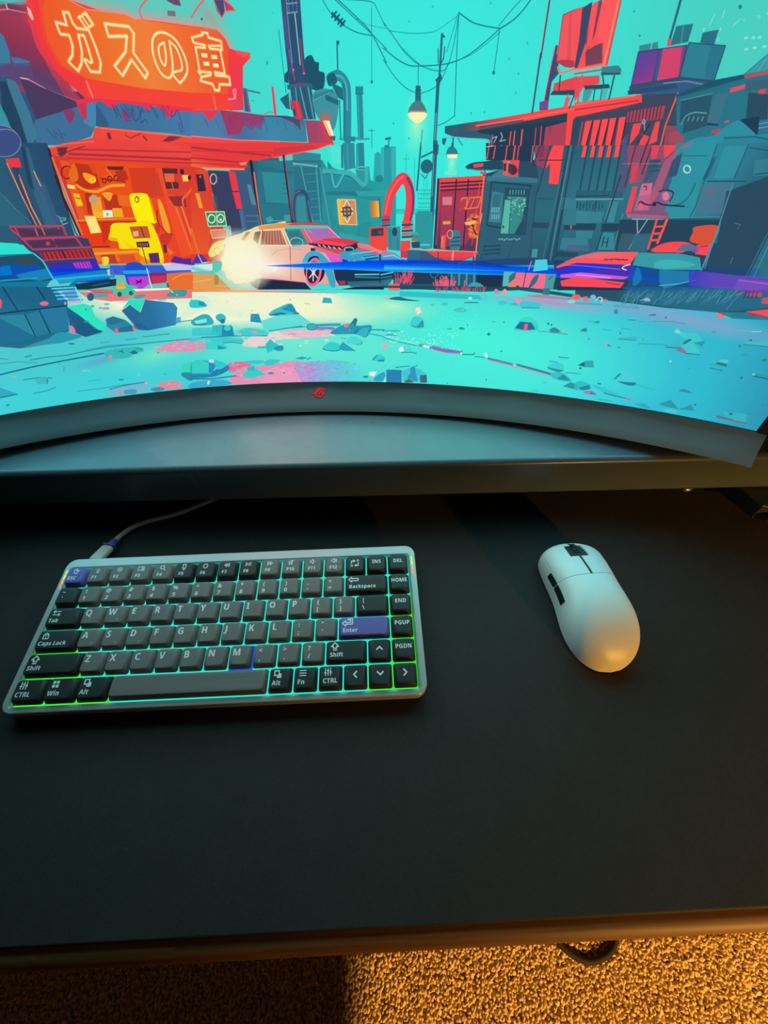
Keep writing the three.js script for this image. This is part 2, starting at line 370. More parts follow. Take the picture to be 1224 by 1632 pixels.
  OO('#2f8f90',4,4517,1902,17,12,3.10,.80);
  OO('#2f8f90',4,4533,1932,17,12,3.10,.80);
  OO('#2f8f90',4,4520,1961,17,12,3.10,.80);
  OO('#2f8f90',4,4548,1893,17,12,3.11,.80);
  P('#2c8a90',[4485,2022,4586,1982,4580,2149,4468,2105],.70);
  P('#3fa9a6',[4333,2062,4569,2106,4567,2149,4316,2105],.60);
  // ladder and hoses by the factory
  L('#4aa3aa',10,[4088,1641,4130,1988],.85);
  L('#4aa3aa',10,[4200,1651,4192,1989],.85);
  L('#4aa3aa',10,[4227,1669,4262,2020],.85);
  L('#3f98a2',5,[4111,1702,4212,1699],.80);
  L('#3f98a2',5,[4116,1748,4211,1743],.80);
  L('#3f98a2',5,[4122,1803,4209,1799],.80);
  L('#3f98a2',5,[4127,1850,4207,1846],.80);
  L('#3f98a2',5,[4132,1899,4206,1894],.80);
  L('#3f98a2',6,[4137,1948,4205,1943],.80);
  P('#3f8a98',[4032,1636,4213,1642,4216,1664,4034,1657]);
  L('#8fcfd0',6,[4037,1640,4211,1660],.80);
  O('#e08a8a',4048,1642,9.2,6.8,2.96,.80);
  U('#33506e',27,[3987,1996,3992,1897,4023,1820,4068,1802,4105,1831,4116,1998]);
  U('#8a6a90',6,[3984,1976,3986,1896,4014,1820,4063,1797],.80);
  U('#5f8ea0',6,[4112,1860,4129,1998]);
  P('#46a0a5',[4027,1830,4093,1831,4087,1988,4001,1986],.50);
  // red hose, pump and container (centre right)
  P('#2f9fa3',[4930,1942,5061,1931,5077,2167,4938,2147]);
  S('#2d979d',[4937,1952,4989,1927,5050,1951,5070,2156,4945,2147]);
  U('#ef4350',63,[4707,1972,4738,1836,4791,1758,4836,1732,4878,1781,4887,1884,4866,2002]);
  U('#5b3f78',19,[4865,1732,4904,1800,4912,1903,4890,2002],.85);
  U('#ff6a62',14,[4699,1942,4733,1827,4791,1749,4831,1723],.80);
  L('#f04a58',14,[4833,1997,4908,1993]);
  L('#31506a',14,[4833,2016,4909,2013]);
  L('#f04a58',15,[4834,2035,4909,2032]);
  L('#31506a',15,[4834,2055,4910,2051]);
  L('#f04a58',15,[4834,2075,4911,2071]);
  L('#31506a',15,[4834,2095,4911,2091]);
  L('#b0406a',13,[4677,1967,4730,1964]);
  L('#3b4a74',13,[4677,1985,4730,1982]);
  L('#b0406a',13,[4676,2003,4730,2000]);
  L('#3b4a74',13,[4676,2021,4730,2018]);
  P('#ee4a4c',[4819,2121,4897,2117,4902,2191,4878,2235,4820,2236]);
  P('#d03a52',[4823,2191,4877,2191,4875,2241,4824,2236]);
  P('#ee4a44',[4572,2032,4708,2022,4706,2203,4573,2160]);
  P('#3c3a52',[4586,2041,4690,2035,4690,2085,4584,2090]);
  P('#7a4450',[4639,2053,4677,2051,4676,2074,4639,2076]);
  P('#3a8f9c',[4710,2027,4815,2022,4820,2191,4718,2181]);
  L('#5ab5b8',7,[4713,2027,4811,2024]);
  O('#274a60',4772,2061,29,20,1.57);
  L('#2b7080',6,[4735,2043,4739,2170]);
  L('#2b7080',6,[4793,2105,4800,2181]);
  P('#ee4a44',[4683,2033,4710,2033,4714,2170,4681,2159]);
  O('#3fa9a5',4929,2073,32,15,-3.14);
  P('#2f8f94',[4911,2078,4951,2078,4947,2104,4919,2105]);
  P('#d8564a',[4902,2105,4949,2102,4944,2123,4913,2124]);
  P('#24505f',[4906,2128,4973,2125,4975,2168,4912,2169]);
  L('#6fd0cc',12,[4982,2146,5051,2146],.80);
  // shipping container
  P('#2c4c62',[5402,1710,5780,1634,6023,1633,6111,1919,6212,2247,5818,2266,5402,2281,5402,1977]);
  P('#6a2f4e',[5081,1732,5419,1719,5435,1967,5427,2192,5090,2172,5085,1941]);
  G([5081,1732,5419,1719,5435,1967,5427,2192,5090,2172,5085,1941],[4693,1726,4686,2181],[0,'#c03048',0.25,'#a03a58',0.6,'#7c3a5a',1,'#503a5e']);
  P('#f0484a',[5092,1732,5422,1717,5422,1743,5101,1756]);
  L('#3b2f48',9,[5108,1762,5418,1747]);
  L('#3b2f48',9,[5110,1781,5421,1766]);
  L('#3b2f48',9,[5112,1802,5424,1787]);
  L('#f0484a',8,[5109,1772,5420,1757]);
  L('#f0484a',8,[5111,1793,5423,1778]);
  P('#b23a58',[5120,1818,5404,1798,5413,2016,5334,2141,5176,2154,5134,2102],.70);
  P('#f4566a',[5127,1841,5196,1838,5199,1890,5133,1891],.35);
  P('#d98a98',[5127,1841,5199,1839,5201,1888,5133,1890],.80);
  L('#2f2c44',9,[5088,1741,5087,1943,5087,2167]);
  L('#2f2c44',9,[5219,1741,5223,1942,5226,2164]);
  L('#2f2c44',9,[5304,1741,5311,1941,5319,2162]);
  L('#2f2c44',9,[5091,1741,5096,1943,5102,2166]);
  L('#f05050',7,[5103,1754,5103,2145],.80);
  L('#f05050',7,[5388,1754,5383,2140],.80);
  L('#f0784a',11,[5412,1723,5419,1977,5421,2192]);
  L('#ff9a6a',7,[5431,1938,5419,2056,5422,2241]);
  L('#ee7446',10,[5269,1850,5308,1843,5310,1901,5260,1920,5269,1850]);
  L('#ee7446',9,[5326,1844,5410,1839,5396,1900,5306,1912,5326,1844]);
  L('#ee7446',7,[5361,1849,5339,1901]);
  P('#b84048',[5254,1864,5298,1854,5294,1915,5255,1925]);
  S('#c8553e',[5356,1939,5403,1948,5428,2016,5418,2087,5377,2098,5343,2068,5349,2017,5315,1988]);
  L('#f0824a',10,[5326,1978,5405,1957]);
  L('#f0824a',10,[5318,2008,5411,1996]);
  L('#f0824a',10,[5345,2037,5419,2056]);
  L('#f0824a',10,[5357,1948,5364,2088]);
  L('#f0824a',10,[5392,1948,5394,2087]);
  L('#f0824a',10,[5355,2068,5418,2087]);
  L('#3a2c40',10,[5360,1968,5396,1977]);
  L('#3a2c40',10,[5347,2002,5378,2017]);
  L('#3a2c40',10,[5381,2037,5403,2067]);
  S('#ffb36a',[5307,1998,5345,1987,5397,1982,5376,2002,5342,2012]);
  P('#e0a050',[5142,1990,5201,1987,5203,2007,5146,2010]);
  S('#3a7f90',[5210,2060,5263,2047,5287,2074,5289,2174,5221,2173]);
  L('#2a5568',10,[5217,2096,5282,2091]);
  L('#2a5568',10,[5220,2122,5285,2117]);
  L('#2a5568',10,[5222,2148,5288,2143]);
  OO('#f08a72',7,5206,2073,27,22,1.32);
  P('#ef5a4c',[5140,2081,5175,2077,5178,2174,5140,2168]);
  L('#ffa070',5,[5148,2092,5149,2160]);
  P('#e8474a',[5022,2187,5438,2185,5441,2203,5395,2226,5287,2267,5030,2222]);
  P('#3a5a80',[4971,2184,5028,2189,5107,2232,5249,2262,4975,2256]);
  P('#31688a',[4874,2182,4971,2177,4975,2262,4876,2258]);
  L('#ff8a7a',7,[4876,2178,5160,2183,5438,2186],.90);
  L('#2f3a5a',7,[5123,2199,5127,2243]);
  L('#ffb0a0',11,[5242,2196,5243,2263]);
  L('#f07a9a',7,[5409,2193,5422,2247,5374,2254]);
  // vending kiosk
  P('#2f5f74',[5420,1723,5788,1730,5791,1830,5835,2211,5435,2247,5435,1967]);
  P('#36788a',[5425,1719,5782,1727,5784,1755,5435,1749]);
  P('#3f7f90',[5468,1714,5537,1676,5648,1701,5655,1731,5471,1732]);
  L('#1f4558',9,[5469,1753,5744,1771,5752,2049,5477,2010,5469,1753]);
  P('#3c8294',[5484,1807,5563,1815,5579,1993,5489,1987]);
  P('#34707f',[5497,1820,5553,1822,5550,1898,5498,1894]);
  L('#8ec9c8',7,[5500,1901,5502,1926],.70);
  L('#8ec9c8',7,[5516,1901,5517,1926],.70);
  L('#8ec9c8',7,[5531,1901,5533,1926],.70);
  L('#8ec9c8',7,[5547,1901,5549,1925],.70);
  L('#8ec9c8',7,[5507,1944,5509,1969],.70);
  L('#8ec9c8',7,[5523,1944,5525,1969],.70);
  L('#8ec9c8',7,[5539,1944,5541,1969],.70);
  L('#8ec9c8',7,[5555,1943,5557,1968],.70);
  P('#274f62',[5573,1784,5744,1791,5779,2068,5593,2068]);
  P('#3a8a88',[5594,1833,5732,1836,5729,1971,5691,2060,5644,2061]);
  P('#58b8a6',[5581,1851,5628,1852,5650,2063,5586,2063]);
  L('#2a6064',6,[5581,1851,5628,1852,5650,2063,5586,2063,5581,1851]);
  O('#265058',5601,2018,10,6.8,1.25);
  dots(60,[5612,1842,5728,1840,5757,1970,5638,1973],['#63c2b0','#2d6f72','#7fd6c0'],5.1,7.2,4.1,6.1,0.7);
  L('#78b8b8',6,[5609,1798,5611,1822],.80);
  L('#78b8b8',6,[5629,1798,5630,1822],.80);
  L('#78b8b8',6,[5649,1798,5650,1821],.80);
  L('#78b8b8',6,[5668,1798,5670,1821],.80);
  L('#78b8b8',6,[5688,1798,5690,1821],.80);
  L('#78b8b8',6,[5707,1797,5709,1821],.80);
  O('#7fc0b8',5587,2098,8.4,6.1,-2.98,.70);
  O('#7fc0b8',5605,2096,8.4,6.1,-2.98,.70);
  O('#7fc0b8',5625,2101,8.4,6.1,-2.98,.70);
  O('#7fc0b8',5642,2094,8.3,6,-2.97,.70);
  O('#7fc0b8',5662,2099,8.3,6,-2.97,.70);
  O('#7fc0b8',5680,2096,8.3,6,-2.96,.70);
  O('#7fc0b8',5698,2092,8.3,6,-2.96,.70);
  O('#7fc0b8',5718,2097,8.3,6,-2.96,.70);
  O('#7fc0b8',5735,2091,8.3,6,-2.95,.70);
  L('#1f4a5c',10,[5481,2148,5600,2139]);
  L('#1f4a5c',10,[5485,2175,5605,2165]);
  L('#1f4a5c',10,[5490,2201,5609,2191]);
  L('#24495c',7,[5497,2096,5461,2240],.60);
  L('#24495c',7,[5697,2091,5678,2233],.60);
  L('#24495c',7,[5875,2085,5827,2228],.60);
  S('#264a5c',[5276,1674,5316,1649,5402,1641,5486,1634,5574,1651,5611,1676,5582,1688,5474,1684,5365,1689]);
  P('#ef4a50',[5326,1655,5397,1649,5397,1668,5333,1676]);
  L('#3f7a88',6,[5288,1680,5474,1689,5592,1684],.80);
  L('#2a5c6c',7,[5409,1689,5431,1723]);
  P('#ef4a50',[5383,1693,5427,1702,5424,1714,5381,1706]);
  // red pipes over the kiosk
  P('#2c4c62',[5634,1634,5882,1633,5877,1767,5788,1730,5653,1722]);
  P('#233c54',[5397,1545,5718,1546,5730,1642,5411,1634]);
  L('#f0504c',8,[5421,1545,5417,1626]);
  L('#f0504c',8,[5463,1545,5460,1626]);
  L('#f0504c',8,[5541,1545,5543,1642]);
  L('#f0504c',11,[5593,1546,5596,1642]);
  L('#f0504c',7,[5618,1546,5622,1642]);
  L('#f0504c',7,[5710,1546,5717,1642]);
  P('#ef4a50',[5571,1634,5639,1634,5642,1722,5583,1722]);
  S('#35405a',[5543,1655,5608,1659,5636,1692,5608,1714,5560,1684]);
  O('#5a2a40',5614,1688,23,18,1.01);
  L('#a8d0d6',5,[5405,1565,5452,1559]);
  L('#c8e4e6',6,[5487,1549,5504,1557]);
  P('#ef5a55',[5529,1634,5566,1634,5577,1718,5542,1714]);
  P('#233c54',[5534,1651,5553,1651,5557,1693,5542,1693]);
  // right hand hall: roof beam and corrugated wall
  P('#4a5a78',[6269,1546,6648,1545,6697,1732,6752,1937,6415,1942,6339,1735]);
  P('#26445c',[6008,2162,6395,2026,6715,1987,7011,1948,7283,1911,7387,2099,7499,2302,7187,2335,6847,2369,6478,2400,6080,2428]);
  G([5707,1546,6055,1547,6157,1863,6275,2233,5841,2211,5813,1957,5788,1730],[4696,1547,4684,2259],[0,'#37596e',0.5,'#2e6a7c',1,'#27566c']);
  G([5922,1546,6155,1547,6380,1546,6454,1733,6474,1935,6496,2158,6088,2200,5999,1849],[5983,1554,6172,2175],[0,'#2d5f75',0.5,'#2f7384',1,'#2c6378']);
  P('#b03a58',[5728,1546,5818,1546,5838,1658,5823,1683,5742,1650],.80);
  P('#ff4a50',[5843,1546,5908,1546,5928,1762,5864,1759,5846,1650,5821,1675,5821,1634]);
  P('#7a3a5a',[5758,1546,5788,1546,5788,1626,5760,1618],.80);
  L('#254c60',16,[5938,1546,5954,1836,5974,2227]);
  L('#254c60',12,[5972,1547,5993,1845,6015,2225]);
  L('#263c52',7,[5823,1546,5801,1803]);
  L('#233c52',8,[5758,1546,5736,1667]);
  L('#263c52',5,[5923,1633,5770,1634]);
  L('#5a98a4',6,[5953,1547,5970,1836,5997,2226],.80);
  L('#4a8896',6,[5936,1699,5938,1947,5940,2228],.60);
  P('#2b4c5e',[5805,1984,5929,1985,5926,2019,5807,2017]);
  P('#48a0a6',[5846,2156,5885,2151,5894,2209,5853,2210],.80);
  L('#28495c',5,[5816,1843,5914,1846]);
  P('#3a8090',[5980,1836,6150,1841,6170,1904,5989,1904],.80);
  P('#24465a',[6036,1996,6135,1996,6142,2022,6039,2025]);
  O('#ff6a5a',6086,2007,14,4.2,1.26);
  P('#377a8a',[6006,1908,6171,1908,6196,1986,6024,1992],.80);
  P('#3a8494',[6042,2074,6224,2072,6249,2151,6046,2150],.80);
  P('#5a5a86',[6087,2113,6160,2115,6167,2155,6093,2153],.70);
  L('#24465a',9,[5993,1845,6026,2203]);
  P('#24465a',[6021,2162,6186,2164,6196,2195,6019,2198],.80);
  P('#5b4f7a',[6259,1547,6380,1546,6391,1646,6370,1819,6320,1820],.70);
  P('#c8415a',[6297,1546,6631,1546,6568,1605,6457,1741,6422,1750,6337,1654],.55);
  P('#ff4d4f',[6032,1547,6063,1547,6066,1617,6035,1618]);
  P('#ff4d4f',[6085,1547,6116,1547,6120,1616,6089,1618]);
  P('#ff4d4f',[6133,1547,6164,1547,6168,1616,6138,1618]);
  P('#ff4d4f',[6184,1547,6214,1547,6220,1616,6189,1618]);
  P('#ff4d4f',[6231,1547,6261,1547,6267,1615,6237,1617]);
  L('#284a5e',11,[6059,1547,6084,1825]);
  L('#284a5e',11,[6112,1547,6141,1824]);
  L('#284a5e',11,[6162,1547,6194,1823]);
  L('#284a5e',11,[6210,1547,6246,1822]);
  L('#284a5e',11,[6261,1547,6300,1820]);
  L('#5a2c44',7,[6348,1546,6361,1768]);
  L('#5a2c44',9,[6412,1546,6409,1742]);
  L('#5a2c44',7,[6444,1546,6441,1701]);
  L('#40607a',8,[6278,1546,6310,1820]);
  P('#e0455a',[6366,1654,6412,1652,6421,1746,6379,1751],.80);
  P('#e0455a',[6435,1546,6489,1546,6493,1621,6467,1625]);
  P('#ef4a55',[6507,1546,6604,1546,6559,1605,6539,1621]);
  P('#3a5a70',[6459,1628,6526,1623,6516,1700,6467,1741]);
  L('#8ab0ba',3,[6306,1648,6531,1646],.60);
  L('#2a5064',8,[6463,1637,6521,1633]);
  L('#2a5064',8,[6472,1660,6531,1657]);
  L('#2a5064',8,[6482,1684,6541,1680]);
  P('#ee4458',[6409,1767,6441,1762,6455,1913,6420,1912]);
  P('#d06a88',[6461,1749,6525,1744,6557,1892,6469,1895]);
  P('#a85a80',[6448,1817,6647,1786,6689,1904,6465,1913],.50);
  L('#40304a',5,[6476,1764,6495,1763,6500,1782]);
  P('#2c6074',[6055,1791,6360,1793,6370,1832,6068,1834],.90);
  L('#7fb8be',6,[6071,1843,6376,1834],.80);
  L('#1f4658',7,[6066,1826,6279,1817]);
  P('#3f8f9a',[6294,1847,6351,1850,6364,1971,6299,1964],.80);
  P('#2f6f80',[6074,1852,6281,1852,6287,1900,6090,1906]);
  L('#1f4a5c',6,[6085,1853,6092,1892]);
  L('#1f4a5c',6,[6108,1860,6116,1901]);
  L('#1f4a5c',6,[6131,1867,6134,1891]);
  L('#1f4a5c',6,[6147,1852,6158,1899]);
  L('#1f4a5c',6,[6170,1859,6176,1890]);
  L('#1f4a5c',6,[6193,1865,6199,1898]);
  L('#1f4a5c',6,[6209,1851,6217,1889]);
  L('#1f4a5c',6,[6231,1857,6241,1897]);
  L('#1f4a5c',6,[6254,1864,6258,1888]);
  L('#1f4a5c',5,[6204,1853,6219,1921]);
  P('#3a8694',[6091,1910,6280,1910,6281,1974,6112,1980],.80);
  P('#24465a',[6113,1982,6252,1980,6256,2018,6125,2022]);
  P('#24465a',[6288,1978,6427,1973,6434,2020,6299,2025]);
  P('#37808f',[6127,2027,6245,2025,6250,2071,6140,2072]);
  P('#3a8a98',[6301,2030,6391,2031,6417,2133,6315,2138],.90);
  L('#1f3f52',7,[6331,2058,6335,2117]);
  L('#1f3f52',7,[6359,2061,6369,2120]);
  L('#1f3f52',5,[6338,2092,6368,2087]);
  L('#24465a',9,[6315,1711,6311,1922,6306,2159]);
  L('#4f98a2',6,[6405,1915,6417,2133],.80);
  P('#4a5f86',[6153,2115,6251,2111,6259,2151,6165,2155],.70);
  // roof beam
  P('#2c4458',[5333,1466,5679,1425,6003,1385,6058,1556,5755,1556,5441,1554]);
  P('#3a4a60',[5924,1391,6113,1359,6293,1328,6479,1324,6667,1274,6806,1553,6543,1555,6266,1556,5974,1556]);
  P('#2c5d70',[5111,1460,5329,1437,5356,1482,5441,1498,5449,1545,5426,1529,5171,1511,5114,1495]);
  G([5165,1457,5455,1424,5732,1391,5995,1361,6005,1392,5887,1405,5613,1442,5325,1482,5169,1496],[5110,926,5800,950],[0,'#2f6a78',0.2,'#38586a',0.45,'#c84452',0.7,'#fb4a4c',1,'#f84a4a']);
  P('#3a4f64',[5331,1451,5599,1424,5632,1435,5356,1486],.90);
  L('#f86a5a',9,[5321,1459,5591,1431,5932,1384]);
  L('#7a4a5a',7,[5334,1474,5613,1442]);
  P('#233f54',[5325,1482,5617,1457,5895,1434,5904,1463,5678,1484,5443,1506,5358,1497]);
  L('#6fb8ba',5,[5129,1515,5394,1525,5438,1537],.80);
  P('#2b5f74',[5099,1519,5129,1519,5116,1555,5101,1547]);
  L('#1f4c5f',8,[5172,1519,5176,1559]);
  L('#1f5c6c',4,[5204,1520,5240,1556]);
  P('#263c54',[5431,1498,5666,1467,5891,1438,5921,1558,5685,1558,5441,1557]);
  L('#f0504c',5,[5436,1506,5435,1557]);
  L('#f0504c',8,[5552,1491,5555,1557]);
  L('#f06a5c',7,[5577,1488,5581,1557]);
  L('#ff5a50',9,[5624,1482,5630,1558]);
  L('#e04a50',6,[5709,1472,5719,1558]);
  L('#e8484e',7,[5742,1467,5755,1558]);
  P('#b0405a',[5769,1470,5796,1463,5816,1558,5776,1558]);
  P('#d8455a',[5801,1463,5894,1445,5916,1558,5811,1558],.75);
  P('#ff4a4c',[5885,1398,5940,1391,5956,1558,5916,1558]);
  P('#2c4c60',[5929,1434,5960,1427,6000,1558,5946,1558]);
  L('#a8d6d6',5,[5435,1521,5465,1514,5449,1545],.90);
  L('#a8d6d6',5,[5487,1494,5501,1514,5490,1537,5525,1530],.90);
  P('#fb4a4c',[5915,1359,6108,1343,6293,1328,6306,1361,6236,1388,5934,1423]);
  L('#8a2f48',5,[5924,1391,6286,1354],.80);
  L('#ff7a70',5,[5918,1369,6260,1334],.80);
  P('#43465c',[5935,1426,6125,1393,6306,1361,6471,1344,6511,1557,6254,1558,5965,1558],.90);
  P('#ff4d4f',[6007,1444,6045,1440,6051,1558,6016,1558]);
  P('#ff4d4f',[6057,1440,6095,1436,6104,1558,6069,1558]);
  P('#ff4d4f',[6103,1436,6140,1432,6152,1558,6118,1558]);
  P('#ff4d4f',[6148,1432,6185,1428,6200,1558,6166,1558]);
  P('#ff4d4f',[6202,1428,6238,1424,6257,1558,6223,1558]);
  P('#2c4c60',[5937,1434,5975,1431,5989,1558,5975,1558]);
  L('#b8485a',8,[5990,1449,5999,1558]);
  L('#3f2c44',8,[6050,1446,6048,1558]);
  L('#3f2c44',8,[6100,1442,6101,1558]);
  L('#3f2c44',8,[6146,1438,6149,1558]);
  L('#3f2c44',8,[6192,1434,6199,1558]);
  L('#3f2c44',8,[6248,1431,6259,1558]);
  P('#c0485a',[6242,1402,6443,1377,6452,1438,6251,1451],.80);
  L('#4a2f44',6,[6256,1403,6262,1448]);
  L('#4a2f44',6,[6274,1401,6281,1446]);
  L('#4a2f44',6,[6293,1399,6301,1445]);
  L('#4a2f44',6,[6312,1396,6320,1443]);
  L('#4a2f44',6,[6330,1394,6339,1442]);
  L('#4a2f44',6,[6349,1391,6358,1441]);
  L('#4a2f44',6,[6367,1389,6377,1439]);
  L('#4a2f44',6,[6386,1387,6396,1438]);
  L('#4a2f44',6,[6404,1384,6415,1436]);
  L('#4a2f44',5,[6422,1382,6434,1435]);
  P('#4a5a80',[6254,1532,6289,1502,6291,1558,6254,1558],.80);
  P('#ef4a52',[6295,1459,6342,1452,6344,1502,6310,1558,6298,1502]);
  P('#e8484f',[6362,1502,6413,1517,6403,1557,6366,1558]);
  P('#ef4a50',[6418,1452,6442,1445,6463,1539,6421,1557]);
  L('#8fb0b8',6,[6350,1445,6374,1488],.80);
  OO('#8fb0b8',4,6351,1448,12,7.6,0.80);
  L('#2f2c40',8,[6390,1459,6358,1539],.80);
  L('#f0604c',9,[6489,1308,6481,1467,6493,1557]);
  P('#c8485a',[6486,1467,6595,1467,6615,1531,6511,1557],.60);
  // roof tank and water boxes
  P('#5a3f70',[5736,1114,5750,1117,5751,1292,5758,1354,5739,1354,5726,1339]);
  P('#2f4a68',[5748,1142,5789,1226,5753,1265,5756,1347,5748,1354],.90);
  P('#7a4a8a',[5702,1353,5755,1343,5763,1389,5710,1392]);
  L('#f06a6a',5,[5729,1123,5729,1346],.80);
  L('#6a3a58',8,[5656,939,5663,1165]);
  L('#4a4a70',10,[5658,1146,5668,1399]);
  L('#f07a7a',3,[5650,939,5654,1146],.60);
  P('#f2575c',[5744,1001,5814,981,5882,1202,5819,1204,5758,1180,5752,1093]);
  P('#d0465a',[5778,1000,5793,994,5838,1176,5819,1188],.50);
  S('#b03a54',[5758,1180,5811,1175,5877,1186,5857,1208,5809,1200],.90);
  L('#b03a54',4,[5744,1001,5814,981,5882,1202,5819,1204,5758,1180,5752,1093,5744,1001]);
  U('#f57a6a',9,[5772,1203,5789,1226,5834,1223,5884,1208]);
  P('#e8474f',[5769,1272,5895,1244,5913,1305,5771,1312]);
  P('#2f4a62',[5769,1305,5912,1301,5919,1325,5759,1322]);
  L('#2f4a62',7,[5797,1239,5807,1306]);
  L('#d0566a',8,[5867,1321,5862,1383]);
  L('#2f4a62',7,[5904,1321,5890,1384]);
  P('#f05a60',[5857,1334,5885,1335,5876,1384,5852,1383]);
  P('#f8545a',[5802,983,5845,974,5868,1145,5867,1202]);
  G([5802,983,6038,948,6046,1072,6055,1206,6036,1203,5871,1215],[5800,950,5968,956],[0,'#f4555c',1,'#fb5054']);
  P('#3f4866',[5843,979,5890,959,5901,1109,5887,1209,5869,1208,5862,1096]);
  P('#6a4060',[5905,965,5941,950,5943,1081,5921,1147,5901,1109],.90);
  P('#f9545a',[5896,965,5923,957,5936,1110,5912,1146,5905,1068]);
  P('#ff5a5c',[5945,950,6031,954,6035,1072,6040,1199,5994,1130,5954,1087]);
  P('#4a3f5c',[5912,1146,5957,1123,5997,1112,6020,1193,5931,1203],.75);
  L('#ff8a78',10,[6027,953,6031,1070,6034,1196]);
  L('#b83a50',4,[6040,954,6051,1193]);
  L('#ff7a6c',9,[5872,1218,6027,1202]);
  L('#c04055',6,[5877,1234,6025,1221]);
  P('#3f7f8c',[6025,1209,6115,1205,6139,1221,6141,1239,6032,1241]);
  P('#2b5a6c',[6029,1232,6139,1235,6142,1243,6032,1243]);
  P('#e84a55',[5881,1247,6024,1244,6035,1277,5946,1295,5914,1356]);
  P('#284a5e',[5947,1285,6090,1281,6101,1298,5963,1305]);
  L('#2b5a6c',9,[6108,1246,6113,1345]);
  L('#2b5a6c',7,[6042,1244,6069,1297]);
  L('#2b5a6c',7,[6016,1300,6023,1351]);
  L('#2b5a6c',6,[6057,1300,6064,1348]);
  P('#4f98a0',[5953,1302,6007,1299,5996,1350,5961,1357]);
  L('#f05058',10,[5925,1242,5933,1356]);
  P('#4a9aa0',[6051,1297,6092,1298,6093,1341,6057,1341],.50);
  // purple water boxes
  L('#27687e',12,[6343,967,6351,1118]);
  L('#5fb0b4',3,[6335,967,6342,1106],.70);
  P('#2c7484',[6363,1064,6445,1058,6449,1124,6363,1136]);
  L('#5fa8ae',5,[6399,1065,6415,1126],.70);
  P('#2c7080',[6508,1092,6581,1085,6586,1140,6511,1129]);
  P('#e8506a',[6339,1111,6361,1109,6367,1136,6348,1138]);
  P('#3a8a94',[6201,1130,6291,1119,6307,1146,6210,1164]);
  L('#8fd0cc',6,[6263,1121,6267,1144],.80);
  P('#5a4a8e',[6205,1155,6319,1146,6343,1283,6217,1290]);
  G([6205,1155,6319,1146,6343,1283,6217,1290],[6207,1155,6277,1288],[0,'rgba(80,70,150,.6)',0.7,'rgba(130,60,150,.7)',1,'rgba(170,60,120,.7)']);
  P('#c0416e',[6324,1149,6448,1138,6469,1263,6358,1277]);
  G([6324,1149,6448,1138,6469,1263,6358,1277],[5855,1132,5892,1254],[0,'rgba(160,60,120,.5)',0.6,'rgba(200,66,110,.3)',1,'rgba(220,70,110,.6)']);
  P('#4a4a80',[6308,1149,6331,1146,6356,1283,6326,1282],.90);
  P('#4f4f86',[6429,1141,6462,1133,6481,1254,6459,1260],.80);
  P('#2f7f92',[6455,1127,6645,1145,6655,1280,6467,1260]);
  P('#2a7186',[6571,1142,6646,1146,6658,1278,6597,1269],.70);
  L('#1f5368',4,[6455,1127,6645,1145,6655,1280,6467,1260,6455,1127]);
  L('#3b3a62',4,[6205,1155,6448,1137,6468,1261,6217,1290,6205,1155]);
  P('#33506e',[6209,1292,6468,1261,6662,1278,6661,1308,6447,1317,6222,1326]);
  S('#355a80',[6208,1313,6305,1295,6458,1275,6573,1278,6662,1295,6662,1327,6479,1324,6275,1327]);
  P('#2c4868',[6208,1313,6460,1282,6479,1305,6214,1330],.70);
  L('#6f9fb0',6,[6394,1284,6508,1277,6640,1298],.70);
  // dark roof machinery on the right
  P('#20566c',[6482,1331,6653,1276,6910,1240,6994,1391,7084,1553,6841,1555,6583,1557]);
  G([6488,1344,6709,1293,6913,1246,6996,1394,7084,1553,6841,1555,6583,1557],[5892,1254,5985,1558],[0,'#33485c',0.5,'#2c5468',1,'#2a7488']);
  P('#c84c5a',[6793,1261,6910,1240,6920,1258,6808,1274],.90);
  P('#e05060',[6753,1310,6819,1295,6825,1314,6759,1329]);
  P('#d84c5c',[6901,1319,6932,1313,6934,1344,6903,1344]);
  P('#b8485c',[6749,1488,6794,1478,6783,1506,6747,1502]);
  P('#e05060',[6795,1447,6817,1444,6818,1453,6794,1454]);
  P('#2a5064',[6519,1358,6673,1334,6695,1413,6702,1460,6554,1453],.80);
  L('#5a90a0',6,[6515,1357,6672,1330],.70);
  P('#3f7286',[6689,1334,6751,1329,6764,1461,6700,1457]);
  P('#233e52',[6699,1454,6769,1461,6764,1468,6699,1464]);
  U('#5a98a6',7,[6566,1460,6576,1425,6619,1409,6679,1413],.90);
  P('#2c5468',[6573,1439,6682,1419,6714,1467,6593,1502]);
  L('#7fb0ba',5,[6595,1429,6596,1445],.80);
  L('#7fb0ba',5,[6621,1429,6621,1445],.80);
  L('#7fb0ba',5,[6646,1429,6647,1445],.80);
  L('#7fb0ba',5,[6671,1429,6672,1445],.80);
  P('#44586e',[6822,1286,6930,1276,6951,1313,6834,1324],.70);
  P('#2c4458',[6853,1330,6957,1338,7007,1441,6903,1454],.80);
  P('#1f3f55',[6872,1441,6960,1428,6996,1509,6936,1516]);
  P('#b0485c',[6515,1502,6552,1488,6609,1517,6618,1557,6538,1557],.80);
  P('#3a6f84',[6982,1468,7030,1455,7052,1495,6989,1488]);
  L('#5ab0b8',4,[6978,1461,7028,1451]);
  L('#5ab0b8',4,[6984,1478,7039,1471]);
  S('#2f8da0',[6627,1557,6673,1524,6768,1509,6813,1468,6868,1447,6953,1488,6973,1509,6833,1523,6833,1555]);
  P('#2d8498',[6821,1516,7056,1502,7084,1553,6833,1555]);
  L('#1f5c72',5,[6829,1523,6984,1516,7063,1529]);
  // pale dots and short strokes drawn over the sky
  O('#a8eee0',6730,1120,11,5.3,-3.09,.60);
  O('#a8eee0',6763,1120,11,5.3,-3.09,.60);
  O('#a8eee0',6793,1120,11,5.3,-3.08,.60);
